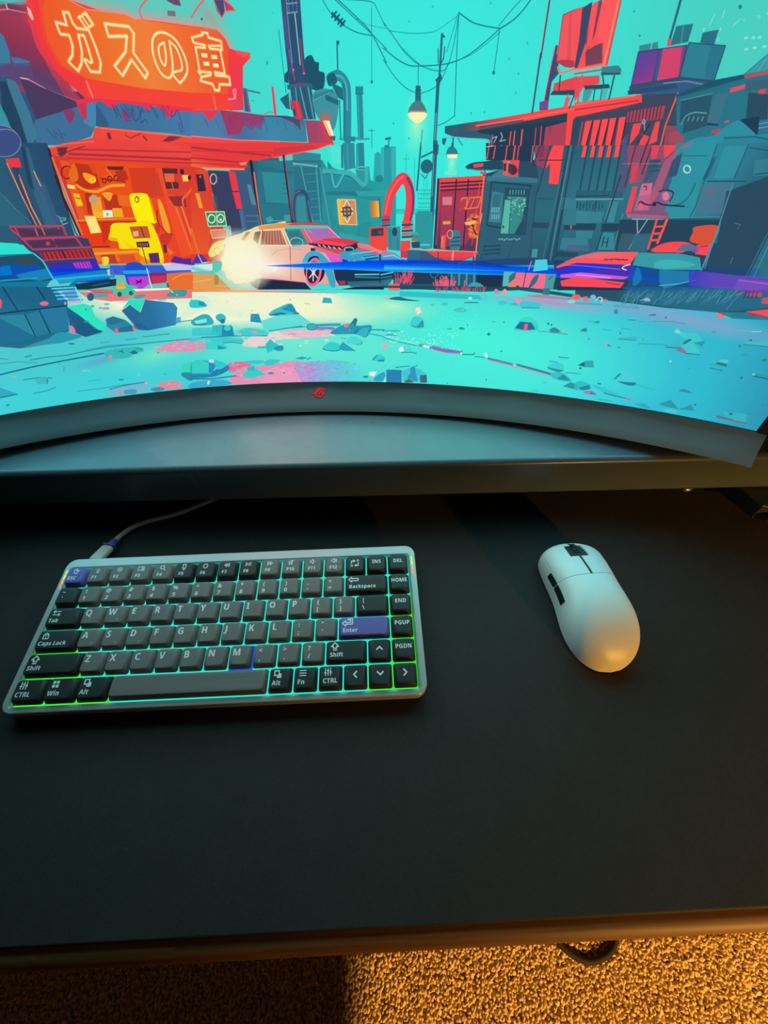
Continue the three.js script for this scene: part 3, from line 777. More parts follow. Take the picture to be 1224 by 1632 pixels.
  O('#a8eee0',6752,1161,11,5.4,-3.09,.60);
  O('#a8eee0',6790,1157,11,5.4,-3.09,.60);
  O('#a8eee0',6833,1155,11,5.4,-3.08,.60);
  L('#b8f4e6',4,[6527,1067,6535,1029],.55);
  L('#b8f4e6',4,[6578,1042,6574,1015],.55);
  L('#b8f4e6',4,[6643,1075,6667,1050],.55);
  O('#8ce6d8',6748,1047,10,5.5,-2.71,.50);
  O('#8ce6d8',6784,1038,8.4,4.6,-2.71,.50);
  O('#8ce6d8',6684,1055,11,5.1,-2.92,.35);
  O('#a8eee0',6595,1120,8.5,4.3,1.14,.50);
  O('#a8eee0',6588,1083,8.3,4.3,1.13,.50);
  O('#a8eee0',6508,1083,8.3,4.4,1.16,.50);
  P('#3a8a94',[6786,1261,6873,1175,6913,1246],.75);
  L('#8fc8c8',3,[6853,1245,6868,1198],.60);
  L('#2a6a7a',4,[6792,1258,6873,1175],.80);
  O('#237f86',6643,1009,10,5.9,-2.54);
  O('#2c8f92',6187,1093,7,3.9,-2.89);
  O('#2c8f92',6123,1002,5.4,3.4,0.80);
  // domed machine cabin on the right
  G([6578,1546,6835,1545,7079,1543,7185,1735,7301,1944,7059,2065,6808,1935,6672,1932,6622,1730],[6456,1554,7162,1693],[0,'#3a7d90',0.35,'#2c8b9c',0.7,'#2f7e94',1,'#2c5f78']);
  S('#2f90a0',[6628,1560,6710,1531,6798,1538,6815,1640,6805,1749,6837,1916,6696,1922,6640,1770,6621,1643]);
  P('#c05878',[6545,1636,6594,1583,6631,1546,6683,1545,6609,1575,6591,1636,6591,1788,6562,1857,6557,1892,6535,1814],.75);
  P('#4a4a74',[6596,1628,6631,1586,6643,1643,6649,1705,6602,1714],.85);
  L('#2c4a64',5,[6601,1628,6605,1710]);
  L('#2c4a64',5,[6611,1622,6616,1707]);
  L('#2c4a64',5,[6620,1616,6628,1703]);
  L('#2c4a64',5,[6630,1609,6639,1700]);
  OO('#b8dcdc',7,6695,1671,24,15,-2.54);
  L('#1f6478',5,[6605,1607,6772,1605],.70);
  L('#1f6478',6,[6606,1609,6629,1746]);
  P('#2c5a74',[6812,1618,6831,1603,6831,1709,6803,1726],.80);
  L('#1f5c70',6,[6806,1552,6818,1702,6832,1864,6823,1925]);
  L('#1f5c70',5,[6971,1551,6979,1710]);
  P('#359aa8',[6851,1559,6966,1558,6970,1710,6867,1712],.55);
  L('#1f5064',6,[6840,1729,7046,1723]);
  L('#1f5064',7,[6984,1737,7004,1917]);
  P('#5a7088',[6810,1741,6982,1733,7001,1891,6848,1898],.55);
  P('#8a5a78',[6848,1764,6912,1767,6908,1795,6851,1789],.40);
  U('#1f5c70',6,[6775,1742,6769,1808,6732,1851,6680,1861]);
  O('#8a5f86',6630,1812,40,27,0.72);
  O('#d87a98',6632,1812,27,18,0.80);
  U('#3a3454',8,[6582,1788,6625,1779,6669,1794,6669,1836]);
  P('#8a5076',[6432,1905,6685,1896,6700,1930,6432,1932],.90);
  P('#b56a8e',[6425,1914,6685,1918,6683,1936,6446,1940],.70);
  U('#352f4c',8,[6481,1877,6489,1846,6523,1858,6564,1861,6597,1847,6640,1858,6766,1862]);
  O('#e0607a',6499,1872,23,16,-2.75,.80);
  O('#2c2c44',6581,1856,14,9.7,0.72);
  P('#2b5f74',[6672,1932,7009,1908,7030,1933,6679,1949]);
  L('#5aa0a8',4,[6699,1929,7001,1910],.70);
  // garage recess, ladder and red car behind
  P('#26445a',[6398,1951,6714,1939,7008,1925,7032,2049,7002,2145,6729,2149,6440,2152]);
  P('#3a6276',[6439,2034,6649,2019,6647,2140,6447,2141],.80);
  U('#9aa8b8',7,[6509,1947,6534,2006,6548,2019,6573,1945]);
  L('#c8a0b0',5,[6543,2020,6521,2127],.70);
  P('#326a80',[6524,2039,6643,2029,6633,2131,6535,2136],.80);
  L('#f2514c',14,[6632,1942,6647,2115]);
  L('#ff5a4c',16,[6694,1940,6692,2074]);
  L('#f2514c',13,[6639,1983,6691,1977]);
  L('#f2514c',13,[6641,2024,6693,2018]);
  L('#f2514c',14,[6642,2064,6695,2057]);
  L('#4a2a3a',8,[6649,1996,6686,1990]);
  S('#d8523c',[6882,1971,7012,1960,7032,2049,7004,2069,6893,2057,6882,2003]);
  S('#fb4a52',[6673,2128,6733,2076,6845,2060,6911,2075,6890,2115,6836,2128]);
  P('#5a7090',[6832,2118,6844,2079,6897,2067,6943,2082,6928,2112]);
  P('#f8485a',[6939,2073,7024,2060,7030,2132,6955,2129]);
  L('#8a2f48',6,[6971,2081,7006,2074]);
  P('#8a5a90',[6915,2094,6962,2081,6970,2119,6932,2121],.80);
  L('#4a8a98',14,[7022,1925,7038,2221]);
  P('#2d4c64',[6970,1777,7162,1693,7301,1944,7315,2236,7057,2220,7051,2048]);
  G([6970,1777,7162,1693,7301,1944,7315,2236,7057,2220,7051,2048],[6847,1552,7083,1550],[0,'#31607a',0.4,'#2b4d66',1,'#2a4a60']);
  L('#5a98a6',7,[6984,1737,7016,1960,7053,2210],.80);
  P('#2f7288',[7302,1961,7465,2241,7315,2236],.90);
  L('#1f4c60',8,[7315,1977,7328,2225]);
  L('#3f98a2',6,[7347,2027,7365,2241],.80);
  L('#7fb8c0',3,[7096,1938,7135,1945,7131,1971],.50);
  L('#7fb8c0',4,[7186,2131,7191,2169],.50);
  P('#3f8a9a',[7041,1622,7118,1613,7162,1693,7073,1696],.50);
  L('#1f4c60',5,[7077,1688,7154,1679]);
  L('#1f4c60',4,[6986,1565,7098,1578]);
  // left building: column, gas sign and canopy
  P('#2e5878',[1247,1145,1541,1146,1855,1148,2192,1150,2548,1153,2649,1270,2857,1273,2837,1316,2623,1410,2404,1507,2085,1498,1783,1489,1499,1479,1233,1470,983,1461,1119,1297]);
  P('#6a3450',[2553,1241,2857,1273,2791,1330,2576,1370,2461,1338]);
  P('#8a3f5e',[1624,701,1894,694,2179,687,2478,681,2791,678,2716,819,2635,972,2670,1128,2709,1299,2613,1356,2452,1281,2300,1210,2015,1187,1747,1166,1496,1146,1262,1127,1452,903]);
  G([1442,914,1707,920,1989,928,2289,938,2606,949,2611,1187,2709,1299,2638,1327,2472,1253,2317,1184,2039,1152,1780,1122,1537,1095,1311,1069],[2478,926,2353,1211],[0,'#a23a52',0.4,'#8a3452',0.7,'#5f3f66',1,'#5a4a72']);
  P('#3fa9a8',[1704,608,1967,599,2242,591,2532,585,2833,581,2746,734,2650,903,2605,908,2533,903,2480,909,2197,914,1927,921,1669,928,1424,935,1570,765],.90);
  P('#58c4b6',[2291,734,2514,731,2745,729,2650,897,2544,900,2481,894,2175,899],.80);
  P('#6a3a5a',[2531,907,2624,919,2611,934,2524,926]);
  L('#ff7a6a',4,[2469,927,2520,924,2612,938]);
  L('#d8c8b8',6,[2522,903,2518,924],.90);
  P('#3d7a9c',[1359,1012,1603,1012,1862,1012,2135,1012,2423,1014,2436,1026,2428,1088,2410,1132,2337,1151,2043,1147,1763,1144,1500,1141,1252,1139]);
  P('#3f7aa0',[2425,1107,2474,1114,2519,1127,2499,1146,2419,1145],.90);
  P('#5a4878',[1247,1145,1537,1141,1846,1138,2176,1136,2524,1133,2496,1213,2313,1190,2012,1192,1726,1194,1456,1197,1201,1199],.70);
  // red signboard
  L('#f2938a',82,[2870,891,2956,927,3012,930,3162,945,3207,964,3249,964,3343,970,3535,991,3681,1011,3722,1049,3735,1088],.16);
  L('#f2938a',52,[2870,891,2956,927,3012,930,3162,945,3207,964,3249,964,3343,970,3535,991,3681,1011,3722,1049,3735,1088],.22);
  L('#f2938a',27,[2870,891,2956,927,3012,930,3162,945,3207,964,3249,964,3343,970,3535,991,3681,1011,3722,1049,3735,1088],.35);
  S('#e83c4a',[2733,729,2615,937,2603,990,2594,1089,2651,1181,2718,1229,2755,1286,2822,1287,2853,1203,2710,1122,2684,1009,2671,925,2719,857,2810,728],.90);
  R(2656,937,92,211,-0.17,[0,'rgba(255,70,70,.5)',1,'rgba(255,60,80,0)']);
  P('#f23c3e',[2761,729,2717,846,2879,891,3009,926,3162,945,3207,964,3249,964,3534,993,3681,1011,3722,1049,3735,1088,3664,1359,3425,1355,3089,1327,2767,1300,2656,1187,2622,1070,2638,961,2701,841]);
  G([2717,846,2870,891,2933,920,3008,928,3161,947,3208,967,3248,967,3533,996,3676,1014,3716,1051,3725,1091,3675,1286,3437,1275,3122,1249,2797,1203,2678,1148,2649,1039],[2750,891,3761,1018],[0,'#ee5a2c',0.25,'#ee702e',0.5,'#f0803a',0.75,'#ef6a34',1,'#f0502e']);
  P('#ee3a3e',[2692,846,2769,857,2705,925,2666,1039,2696,1148,2816,1203,3122,1249,3434,1282,3681,1300,3664,1359,3411,1348,3086,1316,2774,1286,2656,1187,2612,1089,2618,972],.55);
  G([2797,1203,3122,1249,3437,1275,3683,1293,3649,1374,3411,1348,3092,1320,2774,1286],[2300,1210,2228,1327],[0,'rgba(250,90,40,.3)',0.4,'rgba(246,52,60,.9)',1,'rgba(236,44,72,.95)']);
  L('#ff8a80',6,[2870,891,2956,927,3012,930,3162,945,3207,964,3249,964,3343,970,3535,991],.75);
  P('#d83a50',[2637,925,2631,972,2626,1033,2640,1134,2710,1243,2729,1300,2643,1298,2614,1180,2596,1070],.50);
  P('#e8e0d0',[2627,914,2641,925,2638,961,2626,966,2618,943],.70);
  L('#ff9a90',6,[2801,1213,2803,1287]);
  L('#ff9a90',5,[2425,1195,2466,1202,2549,1248,2698,1303],.85);
  O('#ffd070',2744,1303,9.6,5.8,2.77,.90);
  L('#ffc0b0',4,[2429,1195,2466,1201],.90);
  P('#f23c46',[3731,1084,3763,1093,3858,1106,3855,1126,3799,1162,3780,1216,3752,1361,3657,1363,3669,1286]);
  P('#e83c50',[3728,1147,3801,1155,3781,1230,3752,1361,3668,1359],.70);
  P('#ff5a52',[3763,1093,3860,1108,3841,1135,3777,1114],.60);
  P('#3b5f84',[3774,1259,3798,1262,3797,1373,3756,1368]);
  L('#d0486a',5,[3792,1266,3791,1373]);
  L('#4a6f88',7,[3777,1266,3878,1283]);
  L('#ff7a5a',7,[3569,1291,3568,1362]);
  U('#ffb0b0',5,[3664,1309,3705,1304,3705,1272,3724,1265,3709,1308]);
  P('#e04860',[3660,1315,3733,1316,3723,1353,3660,1352],.50);
  L('#ff6a6a',6,[3534,993,3589,998,3681,1011,3722,1049,3735,1088],.70);
  R(3651,955,143,83,0.44,[0,'rgba(240,120,110,.5)',1,'rgba(120,200,190,0)']);
  // spot lamps on the signboard
  U('#f0606a',7,[3541,960,3597,919,3637,896]);
  P('#4a4a70',[3693,893,3753,894,3748,944,3723,965,3703,938]);
  P('#c83c58',[3753,894,3812,933,3755,937]);
  L('#f2606a',5,[3693,893,3723,965,3750,938,3811,936,3767,894,3693,893]);
  U('#f0606a',7,[3249,963,3251,927,3283,904,3307,890]);
  P('#6a4a6c',[3417,894,3494,888,3497,916,3458,911]);
  P('#8a5a78',[3409,932,3456,935,3450,956,3405,952],.85);
  O('#3a5a66',3602,967,6.5,4.7,2.49);
  O('#2c8f92',3955,1150,8.3,4.8,1.90);
  O('#2c8f92',3823,1317,6.3,3.6,3.04,.70);
  // neon lettering
  L('#ff9a50',22,[2813,935,2843,937,2844,976,2858,997,2907,1002,2921,1004,2928,1072,2926,1137,2901,1177,2848,1173,2833,1123,2846,1122,2863,1136,2877,1133,2882,1072,2883,1025,2853,1023,2838,1091,2813,1136,2775,1170,2739,1130,2776,1104,2797,1065,2800,1023,2752,1019,2752,973,2807,984,2813,935],.40);
  L('#ffe9a8',10,[2813,935,2843,937,2844,976,2858,997,2907,1002,2921,1004,2928,1072,2926,1137,2901,1177,2848,1173,2833,1123,2846,1122,2863,1136,2877,1133,2882,1072,2883,1025,2853,1023,2838,1091,2813,1136,2775,1170,2739,1130,2776,1104,2797,1065,2800,1023,2752,1019,2752,973,2807,984,2813,935]);
  L('#ff9a50',19,[2888,956,2938,938,2959,982,2912,999,2892,956],.40);
  L('#ffe9a8',9,[2888,956,2938,938,2959,982,2912,999,2892,956]);
  L('#ff9a50',15,[2909,949,2929,988],.40);
  L('#ffe9a8',7,[2909,949,2929,988]);
  L('#ff9a50',15,[2933,945,2951,979],.40);
  L('#ffe9a8',7,[2933,945,2951,979]);
  L('#ff9a50',23,[3026,980,3159,992,3177,1018,3140,1097,3192,1182,3166,1206,3116,1126,3032,1193,3002,1151,3095,1093,3131,1029,3023,1030,3026,980],.40);
  L('#ffe9a8',11,[3026,980,3159,992,3177,1018,3140,1097,3192,1182,3166,1206,3116,1126,3032,1193,3002,1151,3095,1093,3131,1029,3023,1030,3026,980]);
  U('#ff9a50',17,[3378,1231,3436,1184,3441,1110,3409,1042,3343,1016,3283,1037,3262,1082,3259,1154,3289,1202,3324,1203,3359,1149,3367,1089,3378,1052],.35);
  U('#ffe9a8',10,[3374,1231,3425,1197,3448,1157,3441,1097,3409,1042,3348,1016,3296,1028,3267,1066,3256,1127,3275,1188,3317,1206,3349,1176,3367,1116,3376,1052]);
  U('#ffe9a8',10,[3374,1231,3344,1189,3372,1179,3410,1170,3417,1123,3405,1077,3376,1052]);
  U('#ffe9a8',10,[3341,1057,3304,1073,3292,1121,3308,1153,3331,1115,3341,1057]);
  L('#ff9a50',18,[3518,1039,3587,1029,3584,1019,3618,1022,3618,1040,3691,1056,3687,1092,3611,1085,3609,1073,3682,1075],.40);
  L('#ffe9a8',9,[3518,1039,3587,1029,3584,1019,3618,1022,3618,1040,3691,1056,3687,1092,3611,1085,3609,1073,3682,1075]);
  L('#ff9a50',19,[3517,1039,3521,1060,3586,1071,3585,1082,3526,1078,3517,1192],.40);
  L('#ffe9a8',9,[3517,1039,3521,1060,3586,1071,3585,1082,3526,1078,3517,1192]);
  L('#ff9a50',20,[3675,1092,3674,1202],.40);
  L('#ffe9a8',9,[3675,1092,3674,1202]);
  L('#ff9a50',20,[3517,1192,3509,1181,3587,1187,3581,1198,3521,1205,3511,1223,3581,1238,3590,1266,3615,1267,3627,1239,3695,1243,3697,1207,3613,1199,3613,1186,3670,1194],.40);
  L('#ffe9a8',10,[3517,1192,3509,1181,3587,1187,3581,1198,3521,1205,3511,1223,3581,1238,3590,1266,3615,1267,3627,1239,3695,1243,3697,1207,3613,1199,3613,1186,3670,1194]);
  P('#ffe9a8',[3552,1103,3589,1105,3587,1122,3553,1121]);
  P('#ffe9a8',[3611,1111,3647,1113,3646,1130,3611,1128]);
  P('#ffe9a8',[3553,1139,3589,1140,3588,1158,3553,1156]);
  P('#ffe9a8',[3609,1147,3646,1149,3645,1166,3610,1164]);
  L('#f06a30',4,[3605,1079,3600,1193]);
  // canopy fascia
  P('#4a3a5e',[2423,1198,2706,1306,2613,1356,2408,1381,2412,1294]);
  P('#3f6f96',[2408,1381,2620,1341,2815,1301,2757,1419,2700,1472,2511,1510,2346,1506,2350,1432]);
  G([2815,1301,2937,1310,3023,1319,3406,1363,3364,1486,3218,1467,2997,1447,2783,1427,2757,1419],[3018,891,3568,895],[0,'#3f7098',0.4,'#4476a4',1,'#4a80aa']);
  P('#4a86b0',[2758,1307,2815,1301,2759,1419,2739,1434,2686,1402],.90);
  P('#2f5a80',[2810,1315,2843,1405,2832,1428,2756,1423],.80);
  G([3404,1355,3595,1358,3819,1388,4032,1392,4157,1417,4156,1528,3917,1518,3681,1508,3360,1480],[3568,895,4245,905],[0,'#4e7ca6',0.2,'#4a6c9a',0.5,'#3f86a8',1,'#3f7f9c']);
  P('#b03a5c',[4157,1417,4275,1422,4343,1541,4165,1545]);
  G([4157,1417,4275,1422,4343,1541,4165,1545],[4236,905,4404,908],[0,'#a0466a',0.6,'#d8404e',1,'#b8405a']);
  // red drips on the fascia
  P('#e83450',[2773,1287,3095,1313,3411,1348,3406,1364,3331,1358,3286,1368,3235,1394,3221,1352,3167,1332,3118,1354,3090,1326,3058,1328,2959,1307,2904,1339,2878,1331,2844,1302,2802,1308,2750,1314,2708,1387,2691,1372,2691,1335,2691,1299]);
  P('#8a3a66',[2592,1341,2643,1334,2660,1357,2635,1386,2600,1408,2592,1385]);
  P('#c83450',[2702,1314,2754,1307,2715,1387,2701,1391,2695,1365]);
  P('#9a3a74',[2970,1325,2973,1362,2980,1404,2955,1404,2948,1362]);
  strokes(26,[2825,1319,3414,1329,3405,1355,2813,1345],['#3a3f78','#4a4a88','#2f4a70'],4.3,3,17,17,60,0.8);
  U('#2f4a80',4,[3033,1341,3002,1378,3027,1401,3060,1372,3080,1349,3049,1409,3091,1395,3092,1418],.90);
  U('#3f4a88',5,[3282,1353,3260,1383,3282,1379,3312,1353,3316,1399,3312,1453,3295,1457,3300,1414],.90);
  L('#3a4a70',4,[2449,1427,2460,1458],.70);
  L('#3a4a70',4,[2454,1439,2466,1467],.70);
  L('#3a4a70',4,[2459,1450,2472,1477],.70);
  L('#3a4a70',4,[2483,1428,2477,1486],.70);
  L('#3a4a70',4,[2488,1439,2503,1459],.70);
  L('#3a4a70',4,[2493,1451,2508,1469],.70);
  L('#3a4a70',4,[2517,1429,2514,1478],.70);
  L('#3a4a70',4,[2523,1440,2520,1488],.70);
  L('#3a4a70',4,[2528,1452,2545,1460],.70);
  P('#e83852',[3404,1355,3594,1362,3570,1373,3519,1403,3496,1406,3479,1364,3445,1371,3401,1364]);
  P('#a03a64',[3595,1358,3739,1372,3894,1390,3840,1439,3811,1423,3786,1438,3749,1414,3700,1476,3612,1483,3601,1412]);
  P('#8a4478',[3714,1387,3882,1393,3845,1463,3818,1439,3780,1462,3732,1437],.70);
  P('#5a3a5c',[3968,1391,4125,1413,4116,1467,4098,1443,4069,1427],.80);
  L('#3f3050',5,[3893,1392,3988,1397,4084,1403],.80);
  strokes(14,[3409,1385,4138,1397,4135,1420,3401,1408],['#3a4a78'],3.6,7,13,27,72,0.6);
  L('#e05a6a',5,[3884,1384,3919,1373,3970,1381],.90);
  P('#f0607a',[3960,1253,3976,1253,3971,1387,3949,1391]);
  L('#c03a50',5,[3966,1262,3959,1383]);
  R(4297,1415,55,55,0.00,[0,'rgba(255,80,60,.8)',1,'rgba(255,80,60,0)']);
  P('#fff0c0',[4280,1421,4323,1422,4347,1498,4315,1496]);
  L('#ff8a50',6,[4291,1423,4326,1496]);
  P('#6a5a60',[4320,1499,4358,1499,4353,1523,4326,1522]);
  // canopy underside
  P('#f0483c',[2741,1430,2783,1425,3068,1455,3364,1486,3348,1530,2915,1521,2501,1510,2707,1480]);
  L('#ff7a5a',7,[2781,1431,3066,1460,3362,1490],.80);
  L('#e83a44',6,[2503,1506,2706,1481]);
  P('#7a2c3c',[2810,1455,2830,1455,2826,1494,2803,1490]);
  P('#8a2c3c',[3136,1514,3213,1479,3296,1485,3227,1499,3293,1493,3178,1514]);
  L('#8a2c3c',5,[2925,1469,2949,1485,3031,1463]);
  L('#8a2c3c',11,[3040,1479,3056,1504]);
  P('#f0484a',[3360,1480,3681,1508,3917,1520,4156,1531,4343,1543,4342,1547,4006,1542,3672,1537,3343,1530]);
  L('#ff8a80',6,[3359,1484,3681,1510,3964,1521],.80);
  G([2397,1519,2525,1503,2717,1480,3028,1499,3352,1518,3309,1643,2895,1613,2502,1583,2409,1552],[3350,1526,3312,1635],[0,'#e83c3e',0.5,'#ee4a44',1,'#e84440']);
  L('#a82c36',12,[2517,1555,2909,1580,3323,1605],.90);
  L('#b83030',8,[2497,1575,2895,1601,3315,1626],.90);
  L('#b02f38',8,[2559,1532,2938,1550,3336,1567],.90);
  L('#8a2f3c',6,[2637,1518,2502,1546,2405,1560],.90);
  P('#5a2c3c',[2456,1521,2526,1519,2497,1554,2452,1573,2452,1545],.90);
  L('#ff6a50',8,[2405,1523,2525,1503,2709,1496],.80);
  U('#ffd9a0',9,[2414,1560,2442,1565,2436,1593,2416,1593]);
  G([3347,1518,3673,1524,4004,1530,4338,1535,4223,1566,3901,1608,3717,1626,3321,1592],[3350,1526,3312,1635],[0,'#e83c3e',0.5,'#ee4a44',1,'#e84440']);
  P('#c83a4a',[3913,1553,4181,1545,4224,1562,3904,1595],.80);
  G([3327,1575,3709,1613,3707,1643,3671,1673,3302,1647],[3333,1576,3303,1660],[0,'#e83c3c',1,'#f07a3c']);
  L('#a82c34',8,[3320,1596,3704,1632],.90);
  L('#b83434',6,[3311,1622,3688,1651],.90);
  L('#a8303e',10,[3339,1542,3607,1569,3882,1595],.90);
  L('#c03440',6,[3338,1559,3621,1569,3908,1578],.90);
  L('#ff8a5a',10,[3301,1650,3673,1667]);
  P('#e8a080',[3649,1629,3711,1626,3690,1643,3656,1644],.80);
  L('#ff6a6a',6,[3901,1608,4223,1566,4327,1539],.80);
  // left pillars and shadowed alley
  P('#2e5878',[1227,1169,1476,1172,1740,1175,2021,1179,2317,1184,2361,1198,2342,1351,2337,1506,1961,1494,1610,1483,1284,1472,983,1461,1109,1310]);
  P('#3f7a94',[2344,1197,2388,1211,2388,1351,2370,1448,2318,1505,2270,1504,2296,1335],.90);
  P('#24405e',[2300,1210,2335,1211,2315,1379,2289,1504,2214,1502,2224,1363],.90);
  P('#3a98a2',[1139,1274,1389,1281,1656,1289,1940,1297,2241,1306,2242,1363,2234,1452,2207,1452,1888,1432,1589,1413,1311,1394,1053,1377],.90);
  O('#3c4f82',2124,1480,131,70,2.87);
  OO('#7a8ab0',5,2124,1480,133,71,2.87,.90);
  G([992,1451,1241,1460,1507,1469,1791,1478,2092,1487,2410,1496,2388,1608,2354,1794,2317,1998,2309,2079,1909,2052,1538,2024,1196,1995,882,1966,594,1937,801,1683],[2033,1493,2572,1508],[0,'#2c5a74',0.4,'#2a5270',0.75,'#27496a',1,'#243f5c']);
  P('#3a6f88',[2254,1515,2283,1516,2248,1679,2221,1953,2148,1968,2179,1746],.60);
  P('#3d5f86',[2257,1663,2278,1715,2253,1955,2195,1961,2215,1792],.70);
  P('#1f3a54',[2240,1507,2264,1515,2189,1747,2174,1702],.70);
  P('#2f6a80',[1789,1728,1998,1764,2041,1933,1956,1937,1665,1918],.60);
  P('#243f5a',[2137,1567,2160,1609,2118,1947,2062,1934,2101,1743],.60);
  O('#3c4f80',2156,1489,104,58,2.81);
  OO('#7a8ab0',5,2155,1490,108,60,2.81,.90);
  P('#e83a48',[2108,1568,2196,1565,2185,1614,2114,1614]);
  L('#f08a5a',8,[2108,1590,2096,1769,2092,1940]);
  L('#f08a5a',10,[2143,1654,2119,1833,2120,1952]);
  L('#e8a080',7,[2247,1637,2246,1718]);
  L('#3f3f70',13,[2136,1616,2136,1666],.80);
  U('#6a8aa0',4,[1970,1745,1997,1800,2029,1866,2067,1925],.70);
  L('#8adadA',6,[2259,1892,2278,1907,2309,1909],.70);
  L('#8adadA',6,[2263,1926,2304,1918],.70);
  L('#8adadA',6,[2267,1907,2268,1946,2305,1938],.70);
  // workshop interior
  P('#d8382c',[2409,1552,2504,1579,2896,1611,3309,1643,3212,1927,3100,2252,2720,2233,2358,2211,2385,1856]);
  G([2502,1583,2895,1613,3309,1643,3212,1927,3100,2252,2732,2233,2381,2212,2395,2043,2451,1801],[2466,1670,3260,1785],[0,'#e8461f',0.35,'#e8521a',0.6,'#ee4a24',1,'#d83c30']);
  P('#e8582a',[2441,1585,2496,1595,2456,1854,2411,2149,2369,2189,2379,2042,2411,1801]);
  L('#3a2434',15,[2403,1527,2356,1781,2355,2124]);
  L('#f06a3a',14,[2401,1576,2373,1809,2368,1996,2363,2200]);
  L('#2c1f30',8,[2366,1667,2328,1998,2367,2146],.90);
  P('#a82a20',[2521,1604,2649,1617,2632,1738,2498,1751,2456,1670],.70);
  OO('#8a2420',8,2451,1651,43,27,2.51);
  O('#d8481f',2451,1651,32,19,2.46);
  S('#f07a20',[2521,1604,2517,1672,2479,1705,2456,1670],.80);
  U('#f2a030',16,[2481,1723,2519,1751,2598,1763,2698,1736,2796,1734]);
  S('#f4a020',[2557,1656,2620,1676,2618,1702,2578,1718,2550,1691]);
  OO('#ffd030',9,2598,1699,18,11,2.82);
  OO('#5a2020',6,2716,1696,18,12,2.55);
  OO('#5a2020',6,2674,1705,15,10,2.52);
  OO('#5a2020',6,2760,1693,18,12,2.55);
  L('#7a2420',6,[2655,1690,2814,1717]);
  P('#b82c20',[2768,1654,2843,1652,2843,1700,2782,1716],.90);
  L('#f07a30',8,[2719,1644,2741,1688]);
  P('#5a2228',[2727,1627,2842,1631,2822,1652,2730,1645],.90);
  P('#e84a24',[2608,1615,2719,1623,2711,1661,2624,1667],.80);
  P('#c83420',[2870,1640,3051,1645,2998,1805,2837,1790],.60);
  P('#d0402c',[2958,1686,3074,1672,3065,1807,2950,1813],.80);
  P('#ffe070',[2419,1716,2464,1724,2459,1745,2413,1736]);
  P('#f4c020',[2432,1766,2471,1772,2463,1841,2419,1843]);
  L('#7a3020',5,[2434,1793,2463,1799]);
  P('#a82a1c',[2510,1769,2552,1771,2510,1900,2472,1888],.80);
  P('#f0a030',[2533,1788,2604,1796,2579,1893,2504,1890]);
  O('#c0a080',2552,1807,36,23,2.74);
  P('#b83020',[2621,1782,2739,1787,2719,1880,2610,1875],.90);
  S('#f0a030',[2626,1773,2695,1776,2658,1821,2634,1801]);
  P('#e86a20',[2723,1786,2813,1794,2805,1864,2710,1851]);
  P('#f4b030',[2509,1880,2584,1884,2577,1922,2501,1919]);
  P('#e8ecc8',[2583,1874,2649,1875,2636,1920,2568,1917]);
  O('#5a8a90',2604,1899,11,7.3,2.40,.70);
  P('#f0a828',[2655,1863,2720,1866,2711,1923,2639,1920]);
  L('#f28a28',9,[2376,1927,2798,1932]);
  L('#8a2a1c',6,[2379,1942,2801,1952]);
  P('#e83c1c',[2379,1942,2618,1953,2531,2092,2370,2093]);
  P('#c83018',[2530,1949,2618,1953,2544,2040,2486,2089],.80);
  P('#fbe47a',[2441,1901,2512,1907,2510,2010,2432,2012]);
  S('#ffec10',[2806,1798,2840,1783,2917,1786,2939,1812,2935,1957,2866,1962,2798,1959,2791,1883]);
  OO('#5a4a18',5,2850,1819,19,12,2.25);
  L('#5a4a18',4,[2853,1800,2860,1819]);
  P('#d89010',[2937,1803,2952,1822,2938,1957,2921,1956],.80);
  S('#f6e010',[2616,1958,2741,1959,2892,1970,2889,2219,2787,2214,2722,2166,2726,2129,2599,2122,2597,2074,2542,2056,2569,2011]);
  P('#f0c818',[2629,2055,2714,2128,2722,2166,2887,2208,2880,2241,2706,2232],.50);
  P('#d8a818',[2555,2041,2606,2054,2597,2074,2543,2066],.80);
  P('#c05a30',[2724,1983,2857,1984,2849,2061,2720,2060]);
  P('#e8b070',[2734,2014,2776,2011,2767,2046,2725,2048]);
  L('#8a2a28',8,[2804,1987,2805,2053]);
  P('#3a2c38',[2731,2083,2822,2083,2818,2123,2724,2118]);
  L('#f08a50',6,[2746,2095,2742,2108]);
  L('#f08a50',6,[2761,2095,2757,2109]);
  L('#f08a50',6,[2776,2096,2772,2110]);
  L('#f08a50',6,[2792,2097,2787,2110]);
  L('#f08a50',6,[2807,2098,2802,2111]);
  P('#f07020',[2393,2105,2724,2132,2715,2210,2386,2201]);
  L('#7a2a1c',9,[2378,2099,2526,2102]);
  P('#f0a030',[2383,2136,2721,2139,2715,2155,2386,2152]);
  P('#b8402c',[2431,2155,2536,2156,2530,2222,2426,2215]);
  P('#d8502c',[2557,2163,2675,2164,2680,2208,2561,2207]);
  S('#f8d040',[2435,2172,2481,2174,2461,2217,2421,2226]);
  P('#5a2c70',[2789,2164,2868,2163,2852,2234,2780,2230]);
  L('#5a3038',6,[2762,2114,2748,2234]);
  P('#e04a38',[2991,1824,3021,1834,3003,2031,2964,2040],.80);
  S('#f2a030',[2993,1833,3019,1853,3017,2011,2988,2040,2972,1989]);
  U('#5a2428',5,[2965,1889,2945,1967,2980,2030,3021,2047]);
  O('#d03a30',2924,2007,33,17,2.08);
  S('#c83430',[2925,2048,3011,2041,2976,2103,2924,2111],.90);
  P('#5a2a48',[2924,2111,2948,2113,2934,2166,2910,2165]);
  P('#f06a30',[2944,2123,2988,2168,2944,2188]);
  P('#f0502a',[3062,1646,3116,1647,3129,1900,3142,2186,3037,2204,3038,1971],.90);
  P('#8a2c38',[3077,1808,3201,1811,3189,1878,3101,1865],.90);
